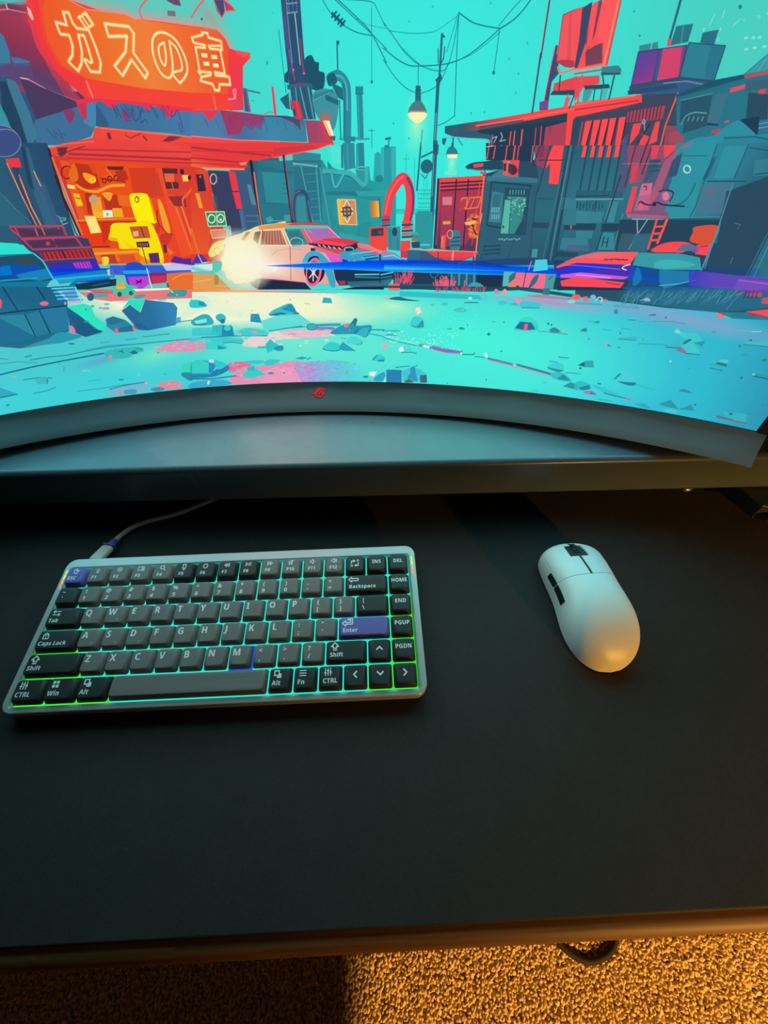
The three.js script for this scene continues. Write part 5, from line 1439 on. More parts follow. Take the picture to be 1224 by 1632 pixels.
  dots(90,[3056,2457,4648,2491,4639,2904,2921,2858],['#c8d8b0','#b8c8a0','#80b8a8'],2.8,8.3,2.1,4.2,0.6);
  L('#c8c0a0',7,[3969,2588,4023,2596],.90);
  O('#d09a8a',3849,2554,10,5.4,-2.83,.80);
  L('#a0a898',9,[3780,2856,3846,2858],.80);
  S('#f8a8b0',[4645,2963,4674,2948,4673,2990],.90);
  // red muscle car
  P('#1f2c44',[3526,2385,3621,2376,4001,2421,4047,2477,4293,2480,4682,2423,4681,2479,4132,2479,3587,2467,3541,2435]);
  S('#f0d8a8',[3439,2088,3573,2050,3694,2011,3820,1998,3919,1995,3765,2140,3533,2156]);
  G([3561,2049,3693,2013,3870,1996,4092,1996,4238,2012,4284,2046,4329,2105,4467,2122,4685,2214,4681,2448,4296,2449,4001,2421,3608,2376,3497,2199],[3707,1533,4448,1544],[0,'#f0dca0',0.25,'#e8b070',0.4,'#d87a68',0.6,'#e0526c',1,'#e84a5c']);
  G([3664,2137,4095,2145,4318,2214,4365,2282,4324,2449,4001,2421,3608,2376],[3145,2121,3061,2366],[0,'rgba(240,200,190,.7)',0.3,'rgba(238,130,160,.8)',0.6,'rgba(220,70,215,.9)',1,'rgba(180,60,190,.9)']);
  P('#e89050',[3693,2013,3870,1996,3968,1996,3901,2026,3763,2033,3700,2037],.90);
  P('#e0404c',[3968,1998,4117,1996,4250,2014,4237,2020,4040,2012,3916,2010]);
  P('#3fd0c0',[3902,2020,4040,2012,4244,2018,4260,2036,4036,2033,3910,2041]);
  P('#3f8a90',[3899,2036,4024,2036,4070,2140,3934,2154]);
  P('#306f80',[3921,2052,4009,2048,4038,2102,3942,2143],.70);
  OO('#7fc8c8',7,3977,2127,54,32,3.07);
  P('#c06aa8',[4048,2036,4248,2033,4335,2105,4202,2109,4108,2146]);
  P('#a070c0',[4085,2044,4235,2041,4280,2088,4178,2093],.70);
  L('#f0a0a0',6,[4054,2038,4109,2140]);
  L('#e8f0e0',8,[3888,2031,3931,2152]);
  L('#ffb8c0',6,[4249,2030,4335,2105]);
  L('#58c0c0',9,[4085,2044,4107,2060]);
  P('#a86858',[3724,2043,3867,2041,3892,2142,3689,2138]);
  L('#d8a890',6,[3748,2045,3718,2133],.80);
  L('#d8a890',6,[3768,2045,3743,2134],.80);
  L('#d8a890',6,[3788,2045,3769,2134],.80);
  L('#d8a890',6,[3808,2045,3794,2135],.80);
  L('#d8a890',6,[3828,2045,3819,2135],.80);
  L('#d8a890',6,[3848,2044,3844,2136],.80);
  L('#d8a890',6,[3868,2044,3870,2136],.80);
  L('#d8a890',6,[3888,2044,3895,2137],.80);
  P('#8a7060',[3653,2052,3711,2043,3664,2137,3628,2104]);
  P('#a86a50',[3592,2050,3626,2046,3565,2104,3534,2104]);
  L('#f8e8c0',7,[3662,2041,3874,2038,3901,2148,3676,2143,3628,2104,3662,2041]);
  L('#806050',6,[3725,2038,3689,2138]);
  S('#f8e060',[3256,2179,3304,2127,3361,2102,3404,2103,3384,2151,3321,2193,3264,2213]);
  OO('#c8a848',7,3327,2171,28,22,2.50);
  P('#f04a5c',[4071,2134,4189,2109,4354,2105,4466,2132,4438,2170,4274,2147,4121,2146]);
  S('#e03848',[4189,2109,4316,2102,4467,2122,4452,2148,4314,2131]);
  P('#2f2c44',[4071,2134,4134,2137,4349,2159,4335,2178,4145,2157,4082,2145]);
  S('#302c40',[4341,2175,4382,2154,4427,2148,4479,2127,4471,2159,4436,2192,4385,2198]);
  O('#5ac0c0',4399,2179,44,20,3.13);
  O('#283048',4401,2183,33,14,3.13);
  P('#3a2f48',[4478,2149,4604,2176,4604,2187,4464,2170]);
  L('#d8e8d8',7,[4153,2144,4168,2155]);
  L('#d8e8d8',7,[4193,2150,4208,2161]);
  L('#d8e8d8',7,[4233,2156,4249,2167]);
  L('#d8e8d8',7,[4273,2162,4289,2173]);
  L('#d8e8d8',7,[4314,2167,4330,2178]);
  P('#f0808c',[4466,2132,4567,2149,4685,2203,4685,2231,4604,2192,4476,2170],.90);
  P('#c04060',[4119,2157,4334,2181,4396,2214,4329,2236,4190,2202,4103,2178],.50);
  P('#3a2c40',[4086,2167,4124,2170,4120,2195,4086,2192]);
  G([4320,2203,4476,2181,4685,2225,4682,2387,4409,2388,4335,2317],[3134,2153,3065,2355],[0,'#38a0c0',0.35,'#2a80c8',0.6,'#0a5ad8',1,'#1f4a70']);
  P('#e04ad0',[4203,2202,4342,2237,4365,2282,4257,2305,4236,2258],.80);
  L('#9ae8f0',7,[4409,2214,4604,2192],.70);
  L('#3fb0c8',7,[4436,2192,4395,2231],.70);
  L('#3fb0c8',7,[4467,2201,4425,2240],.70);
  L('#3fb0c8',7,[4497,2210,4456,2249],.70);
  L('#3fb0c8',7,[4528,2219,4487,2259],.70);
  L('#3fb0c8',7,[4558,2228,4518,2268],.70);
  P('#1a4c90',[4512,2231,4616,2220,4647,2242,4536,2260]);
  L('#3fc0f0',11,[4504,2243,4628,2228]);
  P('#0a3cc0',[4341,2248,4405,2265,4387,2329,4329,2317]);
  L('#7fe0ff',9,[4392,2265,4427,2329]);
  L('#7fe0ff',9,[4431,2265,4490,2273]);
  L('#7fe0ff',10,[4434,2329,4486,2336]);
  P('#1c3450',[4256,2316,4427,2329,4683,2340,4682,2423,4296,2449,4267,2400]);
  L('#4fc8d8',11,[4438,2364,4683,2361]);
  L('#2f8aa0',10,[4437,2382,4682,2387]);
  P('#2a6f88',[4360,2418,4682,2409,4681,2454,4391,2461],.90);
  P('#a03a58',[4293,2412,4347,2410,4351,2443,4297,2443]);
  O('#1c1f34',4096,2327,108,86,1.93);
  U('#3ab0d8',37,[4017,2279,4058,2222,4125,2207,4185,2247,4227,2340,4242,2448]);
  S('#38a8c8',[4137,2212,4199,2235,4244,2305,4264,2436,4221,2454,4196,2375]);
  O('#f05a80',4087,2344,113,64,1.93);
  O('#2a2440',4083,2344,88,49,1.93);
  OO('#f07088',11,4086,2348,106,59,1.93);
  L('#e8d0d8',10,[4095,2280,4073,2410]);
  L('#e8d0d8',10,[4058,2314,4114,2386]);
  L('#e8d0d8',10,[4124,2309,4045,2385]);
  O('#f0e0e0',4085,2348,17,13,1.90);
  L('#8a2c5a',6,[3921,2154,3885,2395],.70);
  L('#f8c0d0',6,[3664,2137,4094,2151],.60);
  L('#5a1f50',9,[3620,2382,4000,2427],.90);
  U('#c89aa0',5,[3746,2228,3807,2184,3912,2170,4013,2177],.70);
  O('#f0f8f8',3760,2303,34,27,2.14,.80);
  // burst of light behind the car
  dots(70,[3408,2130,3664,2137,3605,2388,3337,2379],['#f0ecc0','#e8e8c0','#f4f0d0'],16.9,48.4,16.9,48.4,0.8);
  S('#f2eccb',[3405,2098,3467,2078,3558,2107,3639,2137,3674,2204,3640,2294,3582,2375,3481,2408,3400,2411,3373,2344,3328,2295,3364,2217,3402,2152]);
  R(3509,2250,278,242,0.00,[0,'rgba(250,248,216,1)',0.5,'rgba(248,244,208,.98)',0.75,'rgba(244,238,200,.55)',1,'rgba(240,230,200,0)']);
  R(3705,2296,246,111,0.09,[0,'rgba(250,246,230,.9)',1,'rgba(250,230,230,0)']);
  S('#58c8b0',[3244,2258,3295,2237,3340,2256,3312,2307,3243,2321],.90);
  G([3090,2263,3263,2258,3247,2310,3074,2308],[3098,2257,3081,2308],[0,'rgba(210,240,240,.9)',0.5,'rgba(110,200,210,.9)',1,'rgba(230,240,230,.9)']);
  P('#f09a4a',[3070,2320,3263,2340,3360,2459,3028,2444],.90);
  U('#f8c080',5,[3046,2390,3133,2382,3214,2373,3256,2363],.80);
  S('#7a7a40',[3243,2363,3283,2341,3271,2400,3238,2423],.50);
  L('#f0c8a0',8,[3238,2423,3367,2434],.50);
  P('#f8e8d0',[3249,2304,3389,2405,3632,2389,3587,2467,3360,2459],.35);
  G([2871,2315,3086,2314,3042,2444,2851,2434],[3175,1523,3356,1526],[0,'#e87030',1,'#f09848']);
  U('#f8b878',5,[2905,2358,2992,2328,3075,2326],.80);
  // car nose
  P('#1c3450',[4647,2214,4762,2203,4840,2258,4854,2327,4815,2386,4642,2424]);
  G([4660,2203,4686,2183,4775,2203,4846,2252,4853,2292,4762,2304,4658,2294],[4686,2187,4684,2305],[0,'#ee6a78',0.35,'#58a8d8',1,'#0a5ad8']);
  L('#4fc8d8',10,[4656,2364,4762,2345]);
  L('#2f8aa0',9,[4656,2388,4749,2375]);
  P('#2a6f88',[4655,2406,4762,2387,4722,2447,4654,2454],.90);
  L('#9ae8f0',7,[4685,2231,4762,2219,4827,2252],.70);
  P('#ef6a60',[4722,2429,4816,2434,4810,2477,4729,2478]);
  // blue streak in the picture, right part
  G([3714,2256,4198,2267,4684,2271,4683,2328,4191,2328,3700,2319],[3872,1536,4696,1547],[0,'rgba(120,220,255,.0)',0.3,'rgba(90,200,255,.8)',0.6,'rgba(30,110,240,.75)',1,'rgba(0,90,240,.85)']);
  P('#1f3f5c',[4762,2259,5109,2254,5447,2246,5825,2299,6231,2311,6263,2415,5791,2444,5288,2466,4762,2478],.85);
  P('#233c56',[4815,2327,5255,2319,5253,2424,4843,2434]);
  OO('#4a7f98',7,5103,2351,31,28,0,.80);
  OO('#4a7f98',7,5191,2346,33,30,0,.80);
  L('#4a98b0',15,[5240,2274,5253,2430]);
  L('#2a5a78',15,[5270,2273,5285,2429]);
  L('#4a98b0',15,[5301,2272,5316,2428]);
  L('#2a5a78',15,[5331,2272,5347,2427]);
  L('#4a98b0',15,[5361,2271,5378,2426]);
  L('#2a5a78',15,[5391,2270,5409,2425]);
  L('#4a98b0',15,[5421,2269,5440,2424]);
  P('#173048',[5444,2313,5657,2317,5670,2450,5465,2459],.90);
  G([3686,2288,4187,2275,4685,2254,5069,2238,5443,2219,5879,2220,6292,2216,6681,2208,7042,2196,7375,2182,7425,2275,7090,2296,6724,2315,6330,2331,5908,2342,5462,2347,5077,2346,4683,2340,4182,2318],[4685,2242,4683,2363],[0,'rgba(0,50,220,.15)',0.2,'rgba(0,60,226,.92)',0.55,'rgba(0,100,245,.95)',0.8,'rgba(40,180,240,.85)',1,'rgba(40,160,220,0)']);
  G([4684,2288,5199,2275,5515,2286,5824,2293,5829,2315,5521,2319,5204,2320,4683,2328],[4684,2288,4683,2340],[0,'rgba(60,200,255,.1)',0.5,'rgba(70,215,255,.8)',1,'rgba(60,200,255,0)']);
  P('#4ad0e0',[5886,2225,5972,2218,5997,2291,5887,2307]);
  L('#e070c0',8,[5859,2237,5851,2298]);
  P('#58b8b8',[5663,2317,5749,2316,5764,2416,5671,2426]);
  P('#f0708e',[5750,2319,5992,2319,6002,2427,5831,2436,5759,2393]);
  S('#3a6a80',[5713,2349,5756,2319,5754,2370,5724,2406]);
  S('#3a6a80',[5880,2434,5898,2352,5934,2327,5930,2384]);
  L('#3a4a60',7,[5835,2315,5837,2436]);
  S('#f07a70',[5714,2418,5754,2370,5796,2391,5756,2440]);
  P('#4a9aa0',[5992,2319,6068,2315,6069,2428,6002,2427]);
  L('#2a5a68',7,[6020,2357,6044,2333]);
  // weeds and litter along the wall
  strokes(26,[4776,2410,4909,2408,4910,2435,4776,2437],['#e8506a'],7.6,-25,32,-95,-25,0.9);
  strokes(34,[5109,2440,5293,2435,5295,2457,5111,2462],['#f0607a'],7.6,-23,23,-82,-32,0.9);
  S('#3fa0a8',[5385,2438,5432,2404,5498,2416,5530,2456,5401,2462]);
  L('#d8607a',11,[5360,2397,5360,2451]);
  P('#ef6a60',[4722,2429,4816,2434,4810,2477,4729,2478]);
  P('#1f4c60',[4674,2466,5095,2474,5507,2476,5808,2449,6282,2478,6275,2455,5853,2423,5473,2437,5079,2445,4675,2448],.90);
  P('#f0707a',[4708,2466,4823,2465,4810,2486,4722,2484]);
  P('#2ab0c0',[4817,2489,5154,2497,5485,2501,5555,2535,5190,2537,4817,2533],.70);
  strokes(40,[5086,2483,5531,2467,5533,2474,5086,2490],['#d0506c'],7.6,-18,18,-38,-15,0.8);
  S('#d88aa8',[5609,2471,5624,2446,5661,2475,5639,2494],.90);
  S('#f09a9a',[5674,2474,5694,2443,5717,2466,5703,2493]);
  S('#58d0d0',[5506,2512,5534,2487,5566,2522,5530,2542]);
  O('#b8f0e8',5423,2528,18,8.7,3.13);
  L('#2a7f90',9,[5381,2565,5493,2560],.90);
  P('#e8608e',[5841,2483,5988,2469,6235,2482,6228,2496,5944,2495],.70);
  P('#2f7a90',[5996,2427,6048,2418,6050,2471,6000,2468]);
  S('#ff6a6a',[6230,2464,6272,2444,6286,2490,6243,2487]);
  O('#8fd8e0',6237,2508,31,12,3.10);
  S('#1f5f78',[4721,2554,4803,2534,4886,2551,4996,2565,4845,2565],.90);
  O('#f0a0b0',4707,2550,22,8.9,3.12);
  S('#40c8d0',[5655,2549,5698,2534,5740,2553,5678,2566]);
  S('#38b8c8',[5754,2556,5829,2545,5821,2568],.90);
  O('#f090b0',5824,2533,28,17,1.26);
  S('#3accd0',[5840,2538,5953,2531,6010,2558,5862,2580]);
  L('#3a8aa0',7,[5862,2580,6001,2574]);
  P('#f8e0c8',[4952,2660,4964,2620,4995,2617,5014,2658,4980,2679]);
  O('#f8a090',4965,2657,9.7,6.6,3.13);
  S('#40d0d0',[4920,2776,4946,2700,5024,2712,5032,2787]);
  S('#2598a8',[4920,2772,4977,2779,5024,2725,5035,2787,4964,2793]);
  S('#3fc8c0',[5288,2636,5352,2605,5409,2631,5370,2645],.80);
  O('#4ac0b8',5208,2584,30,13,3.12,.80);
  O('#50c8b8',5107,2593,19,9,3.12,.80);
  S('#2f9aa0',[5352,2780,5386,2772,5409,2789,5374,2793]);
  O('#3aa8a8',5273,2792,25,6.9,3.10,.80);
  O('#1f8a90',5625,2819,14,13,0);
  O('#2a8a90',5428,2752,5.7,5.3,0);
  S('#38d0c8',[5837,2757,5870,2676,5911,2653,5971,2662,6031,2722,6007,2758,5850,2770]);
  P('#2a6a98',[5840,2750,5874,2695,5966,2695,6011,2748,5929,2764]);
  S('#3adcc8',[5873,2688,5910,2651,5971,2662,6025,2723,5959,2695]);
  P('#f0607a',[5911,2712,5940,2706,5945,2763,5915,2761]);
  S('#5cd8d8',[6111,2755,6166,2718,6238,2704,6274,2760]);
  S('#3a8a98',[6127,2741,6167,2721,6220,2752,6152,2762]);
  L('#3a98a8',6,[6034,2759,6282,2766]);
  O('#2c7a80',6104,2693,12,7.4,1.21);
  O('#2c7a80',6133,2701,9.4,6.1,1.17);
  O('#3a9aa0',5737,2707,7,6.2,0);
  L('#3aa8a8',5,[5637,2710,5664,2711]);
  L('#3fa0b8',10,[4668,2829,4813,2826],.90);
  S('#38a8b8',[4675,2874,4733,2852,4807,2872,4733,2870],.90);
  L('#90e8e8',13,[4675,2874,4851,2914,4992,2946],.70);
  L('#3aa0b0',9,[4674,2892,4822,2930,4985,2957]);
  P('#4aa8a8',[4996,2939,5087,2942,5118,2975,5007,2965]);
  O('#d8f0f0',5073,2962,38,13,-2.97);
  L('#8a6ab8',25,[5115,2971,5267,2998,5406,3000]);
  L('#b898d0',9,[5119,2986,5269,3016,5386,3021],.90);
  L('#5a8ab0',9,[5132,2955,5295,2984,5405,2993]);
  P('#c8f0f0',[5391,2994,5421,3007,5402,3026]);
  L('#208a90',10,[5415,3019,5517,3015,5522,3000]);
  L('#2a98a0',9,[5533,3032,5635,3034]);
  O('#c8f0f0',5632,3014,24,14,1.08);
  L('#5a88a8',20,[5658,3042,5783,3062,5901,3081]);
  L('#4a80a0',22,[5914,3076,6090,3107,6244,3135]);
  L('#e08ab0',9,[5668,3061,5860,3090,6098,3137,6257,3160],.90);
  P('#a8e8e8',[5885,3072,5927,3071,5918,3095,5896,3093],.80);
  S('#d8f4f0',[4811,3012,4830,2974,4867,2980,4853,3019]);
  P('#3fd8d8',[4852,2973,4911,2957,4942,3008,4868,3018],.80);
  L('#2a98a8',9,[4838,3027,4943,3023,4981,3032]);
  S('#f8a0a8',[4666,2948,4696,2955,4691,2990,4665,2993]);
  S('#40c8d0',[6195,3080,6235,3023,6317,3028,6340,3085,6283,3100],.70);
  S('#2f9098',[6193,3073,6278,3081,6340,3085,6298,3106,6226,3092]);
  L('#2f98a0',8,[6208,3026,6205,3012,6274,3019],.80);
  L('#3a98a8',10,[6267,2969,6347,2969]);
  L('#3a98b0',8,[6359,3105,6451,3098]);
  S('#38c0c8',[6242,3128,6311,3104,6372,3126,6433,3172,6376,3188,6274,3170]);
  P('#2890a0',[6303,3174,6350,3122,6428,3177]);
  P('#2f90a0',[6377,3238,6431,3188,6491,3203,6507,3256]);
  L('#60d8d8',7,[5832,3020,6032,3038],.70);
  O('#2a8a90',5762,2965,8.5,7.2,0);
  O('#208088',5673,3253,8.2,5.9,1.34);
  O('#208088',5303,3318,6.2,5,3.12);
  O('#3ac0c0',6147,3315,36,8.2,3.02,.60);
  O('#48c8c0',6211,3223,19,11,3.07,.70);
  O('#58d0c8',5321,3102,6.3,5.9,0);
  dots(110,[4719,2831,5362,2808,5382,2979,4718,3007],['#c8fae6'],2.9,8.7,2.2,5.1,0.7);
  dots(140,[4693,2599,5495,2575,5534,2840,4689,2874],['#d0f8d8'],2.1,5.5,1.4,3.4,0.6);
  P('#2f80b0',[4693,3205,4844,3205,4846,3342,4691,3342]);
  P('#46c4d4',[4844,3216,4917,3181,4971,3171,5041,3200,5093,3238,5037,3266,5031,3308,4985,3327,4874,3341]);
  P('#2a8aa8',[4905,3289,4922,3246,4949,3287]);
  P('#2f9ac0',[4932,3172,4971,3171,5008,3318,4961,3320,4928,3288]);
  P('#3f6a7a',[5028,3253,5093,3243,5101,3329,5032,3330]);
  P('#3f6a7a',[4874,3324,4920,3291,4969,3333,4882,3340]);
  L('#2a8a98',9,[4786,3181,4917,3160]);
  L('#2a8a98',8,[4948,3172,4996,3154]);
  L('#c8d8e8',10,[4843,3342,4985,3339],.80);
  O('#a8ecec',4675,3331,41,13,1.59,.70);
  // ground litter, right
  P('#224c60',[6234,2400,6694,2365,7113,2327,7491,2287,7828,2283,8134,2276,8413,2267,8448,2316,8197,2357,7918,2398,7608,2441,7265,2484,6910,2491,6546,2480,6254,2468],.90);
  G([6533,2379,6947,2343,7323,2306,7512,2325,7560,2413,7265,2484,6905,2480,6726,2475],[6243,2411,6292,2573],[0,'rgba(30,80,130,.8)',1,'rgba(40,110,140,.8)']);
  strokes(150,[6579,2443,7308,2370,7339,2430,6603,2510],['#3a7a96','#2c6480','#4a90a6','#5aa0b0'],4.3,-11,43,-80,-32,0.7);
  P('#2a5068',[6235,2406,6557,2382,6549,2457,6257,2456],.90);
  P('#e8505a',[6412,2393,6546,2383,6544,2394,6415,2401]);
  S('#f0606a',[6251,2457,6279,2452,6299,2477,6259,2486]);
  O('#f0707a',6338,2481,24,19,0.67);
  O('#7ab8c8',6389,2464,25,19,-2.68);
  U('#b8e0e8',9,[6420,2485,6429,2461,6454,2465,6462,2490]);
  O('#d080a8',6482,2480,19,11,-3.06,.80);
  L('#c8e0e8',5,[6731,2457,6758,2443,6793,2448],.70);
  S('#c8e0e8',[6752,2455,6770,2431,6802,2456],.50);
  L('#3fa8b8',12,[6269,2517,6464,2511],.80);
  P('#5aa0b8',[6554,2503,6736,2499,6743,2517,6562,2523],.80);
  P('#d0505e',[7378,2320,7444,2303,7479,2350,7387,2355],.80);
  L('#40306a',7,[7362,2307,7377,2372],.70);
  L('#40306a',7,[7384,2304,7400,2370],.70);
  L('#40306a',7,[7406,2302,7422,2367],.70);
  L('#40306a',7,[7428,2299,7445,2364],.70);
  P('#5a3a8a',[7332,2305,7491,2287,7507,2316,7353,2344],.70);
  P('#e85060',[7484,2360,7523,2345,7549,2393,7494,2395],.80);
  P('#ff4a58',[7436,2456,7566,2423,7590,2468,7472,2479]);
  L('#ff6a70',7,[7525,2488,7588,2490]);
  L('#d86a80',6,[7321,2358,7357,2333],.80);
  S('#f0707e',[7263,2501,7303,2479,7329,2509,7282,2518]);
  O('#40c8d0',7342,2496,26,18,0.65);
  L('#3a8a9a',8,[7312,2456,7324,2411],.80);
  P('#245468',[7265,2484,7452,2459,7593,2473,7604,2493,7381,2513],.60);
  S('#3f8aa0',[6575,2560,6583,2533,6609,2557,6597,2573]);
  S('#44c8d4',[6691,2604,6718,2579,6776,2587,6763,2602]);
  S('#1f8a9c',[6691,2604,6736,2601,6768,2601,6729,2607]);
  L('#5aa0b0',6,[6779,2609,6818,2607]);
  S('#3a7f98',[6827,2558,6865,2542,6881,2555]);
  O('#4a8aa0',6953,2559,10,7.6,-2.79);
  L('#4a98b0',7,[6877,2598,6994,2584,7104,2587],.80);
  L('#4aa0b8',6,[6412,2644,6498,2648],.90);
  S('#3a98a8',[6450,2649,6494,2636,6489,2655]);
  S('#2c8f98',[6374,2728,6408,2701,6424,2728]);
  O('#2f98a0',6681,2715,9.7,7.4,0.79);
  L('#3fa8b0',6,[6540,2698,6600,2699],.80);
  L('#3aa0b0',7,[6676,2675,6747,2677],.80);
  S('#3fb8c0',[6682,2759,6758,2737,6813,2726,6813,2756,6745,2764]);
  L('#2a98a8',6,[6683,2762,6814,2758]);
  O('#3aa8b0',6863,2739,9.3,4.3,1.12);
  O('#3aa8b0',6458,2788,9.6,5.9,1.13);
  O('#e090b0',6611,2817,23,11,-2.99);
  S('#3a98b0',[6622,2811,6653,2829,6622,2829]);
  S('#3a90a0',[6701,2826,6726,2829,6711,2838]);
  S('#3cb8c4',[7045,2781,7108,2718,7157,2705,7175,2769,7124,2779]);
  L('#1f7f98',8,[7050,2780,7155,2774]);
  P('#44ccd4',[7062,2640,7100,2651,7211,2654,7226,2676,7139,2689,7074,2667]);
  S('#7ad8dc',[7057,2657,7064,2632,7103,2657,7085,2665]);
  S('#3fc8cc',[7134,2677,7195,2644,7262,2695,7209,2722,7160,2710]);
  S('#40c8d0',[7166,2773,7158,2730,7191,2706,7254,2746,7297,2797,7245,2812]);
  S('#1f7f90',[7152,2730,7171,2699,7197,2699,7163,2741]);
  S('#a06a98',[7129,2791,7166,2773,7208,2805,7169,2805]);
  S('#2f9aa8',[7220,2720,7285,2698,7283,2739,7256,2727]);
  L('#1f7a88',7,[7204,2808,7297,2803]);
  L('#3a98b0',9,[6846,2780,7048,2762],.70);
  S('#3a98a0',[7292,2624,7309,2616,7329,2625],.90);
  L('#4ac8d0',8,[7450,2589,7584,2580],.70);
  L('#a8e8e8',5,[7539,2587,7592,2575],.70);
  S('#40bcc8',[7534,2682,7555,2655,7613,2651,7667,2636,7692,2670,7591,2685]);
  L('#2a8498',7,[7538,2682,7688,2673]);
  O('#2a7f88',7564,2644,9.8,7,-2.64);
  O('#2c8a98',7521,2697,12,7.8,0.81);
  O('#3a98a8',7582,2756,21,7.3,3.00,.90);
  O('#2a7a88',7718,2771,13,11,0);
  P('#58c8d0',[7434,2838,7459,2814,7506,2811,7508,2837]);
  P('#2a7f90',[7432,2857,7448,2835,7511,2843,7519,2865]);
  L('#2a8498',7,[7417,2893,7507,2899]);
  L('#3aa0b0',7,[7398,2866,7443,2869],.80);
  P('#34a8b0',[6487,2978,6554,2966,6580,3026,6504,3034]);
  P('#1f6f80',[6442,3024,6489,2985,6503,3031]);
  O('#2a8088',6473,3047,11,9.4,-2.54);
  O('#a8e8e8',7128,2887,10,7.9,0.67,.80);
  O('#3aa0a8',7280,2925,9.8,5.3,3.07,.80);
  L('#3ab0b8',8,[6452,3101,6499,3102]);
  S('#46d0d8',[6788,3103,6810,3040,6884,3036,6951,3112,6894,3130]);
  P('#1f8898',[6766,3114,6795,3050,6813,3047,6788,3103]);
  S('#1f8498',[6808,3122,6877,3118,6948,3110,6953,3134,6900,3144]);
  L('#2fb8c0',11,[6957,3126,7116,3149],.70);
  S('#2c8f9c',[7292,3121,7325,3100,7394,3122,7347,3124]);
  P('#2c98a4',[7197,3271,7272,3213,7365,3285,7284,3283]);
  P('#2c98a4',[7365,3285,7434,3222,7482,3275]);
  O('#1f8088',7461,3216,9.8,8,0.53);
  S('#6ad8e0',[7259,3312,7324,3290,7373,3318,7317,3331],.40);
  S('#2fb8c0',[6472,3190,6526,3166,6600,3189,6611,3231,6492,3258],.80);
  P('#2088a0',[6512,3231,6594,3190,6614,3231,6553,3253]);
  S('#a080b8',[6569,3262,6618,3243,6678,3260,6644,3282,6588,3279]);
  P('#2a8898',[6628,3252,6692,3281,6628,3276]);
  O('#2a8890',6671,3167,19,7.1,-2.97);
  S('#38c0cc',[6612,3184,6753,3208,6904,3259,6830,3273,6696,3233],.80);
  L('#2a8a98',10,[6741,3249,6852,3261,6973,3270]);
  O('#b080b0',6955,3273,29,12,-3.07);
  P('#34a8b8',[6999,3304,7096,3287,7171,3329,7086,3326]);
  L('#2fa8b4',9,[6711,3318,6830,3313]);
  P('#2fa8b8',[7646,3284,7692,3215,7848,3203,7871,3288,7773,3285]);
  P('#34b8c4',[7670,3228,7833,3215,7862,3283,7730,3289],.80);
  L('#a04a68',10,[7660,3289,7778,3294,7873,3292]);
  L('#1f7f90',7,[7650,3280,7771,3281]);
  O('#1f7f88',7736,3238,13,11,-2.80);
  O('#2f98a0',7844,3209,14,9.9,3.09);
  L('#2f98a8',15,[7699,2890,7805,2887]);
  L('#1f7080',9,[7715,2900,7814,2904]);
  O('#8fd8d8',7711,2889,12,8.5,-3.01,.80);
  O('#2a7f88',7651,2929,12,7.4,0.94);
  O('#2a8a98',7891,3111,7.3,4.6,0.91);
  L('#3fb0bc',8,[7572,2910,7614,2908],.70);
  // pale red car on the right
  G([6048,2266,6176,2191,6309,2153,6594,2138,6564,2226,6332,2256,6089,2286],[6168,2165,6200,2269],[0,'#b0708a',0.5,'#ee6a74',1,'#fb5a62']);
  P('#fb5058',[6042,2288,6116,2220,6244,2193,6569,2210,6570,2226,6187,2227,6077,2287],.80);
  P('#389aa4',[6586,2143,6836,2128,6993,2146,7038,2221,6803,2240,6585,2224]);
  S('#3fb0b4',[6726,2205,6776,2176,6896,2173,6986,2196,6878,2224,6758,2233]);
  L('#1f5f74',6,[6677,2138,6836,2128]);
  L('#4a2c48',6,[6381,2201,6443,2192,6542,2194]);
  L('#6a3050',4,[6384,2193,6399,2205]);
  L('#6a3050',4,[6406,2197,6417,2198]);
  L('#6a3050',4,[6428,2201,6439,2203]);
  L('#6a3050',4,[6445,2190,6458,2195]);
  L('#6a3050',4,[6467,2194,6480,2200]);
  L('#6a3050',4,[6489,2198,6498,2193]);
  L('#6a3050',4,[6505,2186,6520,2198]);
  L('#6a3050',4,[6527,2190,6538,2191]);
  G([6041,2283,6189,2232,6585,2224,6627,2306,6359,2319,6078,2331],[6190,2238,6219,2334],[0,'#3a2cc0',0.6,'#1a3ad8',1,'#4a30b0']);
  P('#e060d8',[6098,2319,6242,2294,6593,2303,6557,2322,6104,2341],.90);
  L('#f0a0f0',7,[6213,2312,6466,2317],.90);
  L('#c080f0',5,[6103,2253,6194,2248,6510,2256],.80);
  U('#d8f0ff',7,[6568,2220,6534,2233,6524,2249,6555,2258]);
  P('#fb4a5a',[6110,2363,6218,2328,6575,2342,6557,2382,6133,2401]);
  L('#8a2c48',5,[6444,2352,6549,2361]);
  P('#20365a',[6097,2403,6343,2393,6578,2381,6606,2395,6361,2414,6105,2432]);
  G([6589,2235,6803,2240,7071,2228,7470,2250,7499,2302,7223,2332,6925,2361,6604,2390],[6200,2269,6245,2417],[0,'rgba(20,110,190,.8)',0.5,'rgba(0,80,220,.85)',1,'rgba(20,90,170,.5)']);
  S('#1f90c0',[6621,2232,6680,2302,6658,2358,6629,2338],.60);
  P('#2a98b8',[6773,2242,7004,2234,7003,2296,6855,2362,6807,2324],.60);
  L('#5ad0e8',6,[6816,2344,6933,2323,7030,2288],.80);
  G([6961,2228,7238,2234,7560,2233,7856,2230,8128,2225,8378,2219,8424,2283,8176,2296,7904,2308,7608,2318,7285,2325,7007,2327],[6634,1553,7129,1550],[0,'rgba(0,60,230,.6)',0.4,'rgba(0,60,220,.85)',0.7,'rgba(60,60,200,.8)',1,'rgba(120,70,200,.7)']);
  P('#8a50c0',[7280,2259,7470,2250,7499,2302,7294,2324],.50);
  L('#c070c0',7,[7292,2263,7472,2270],.70);
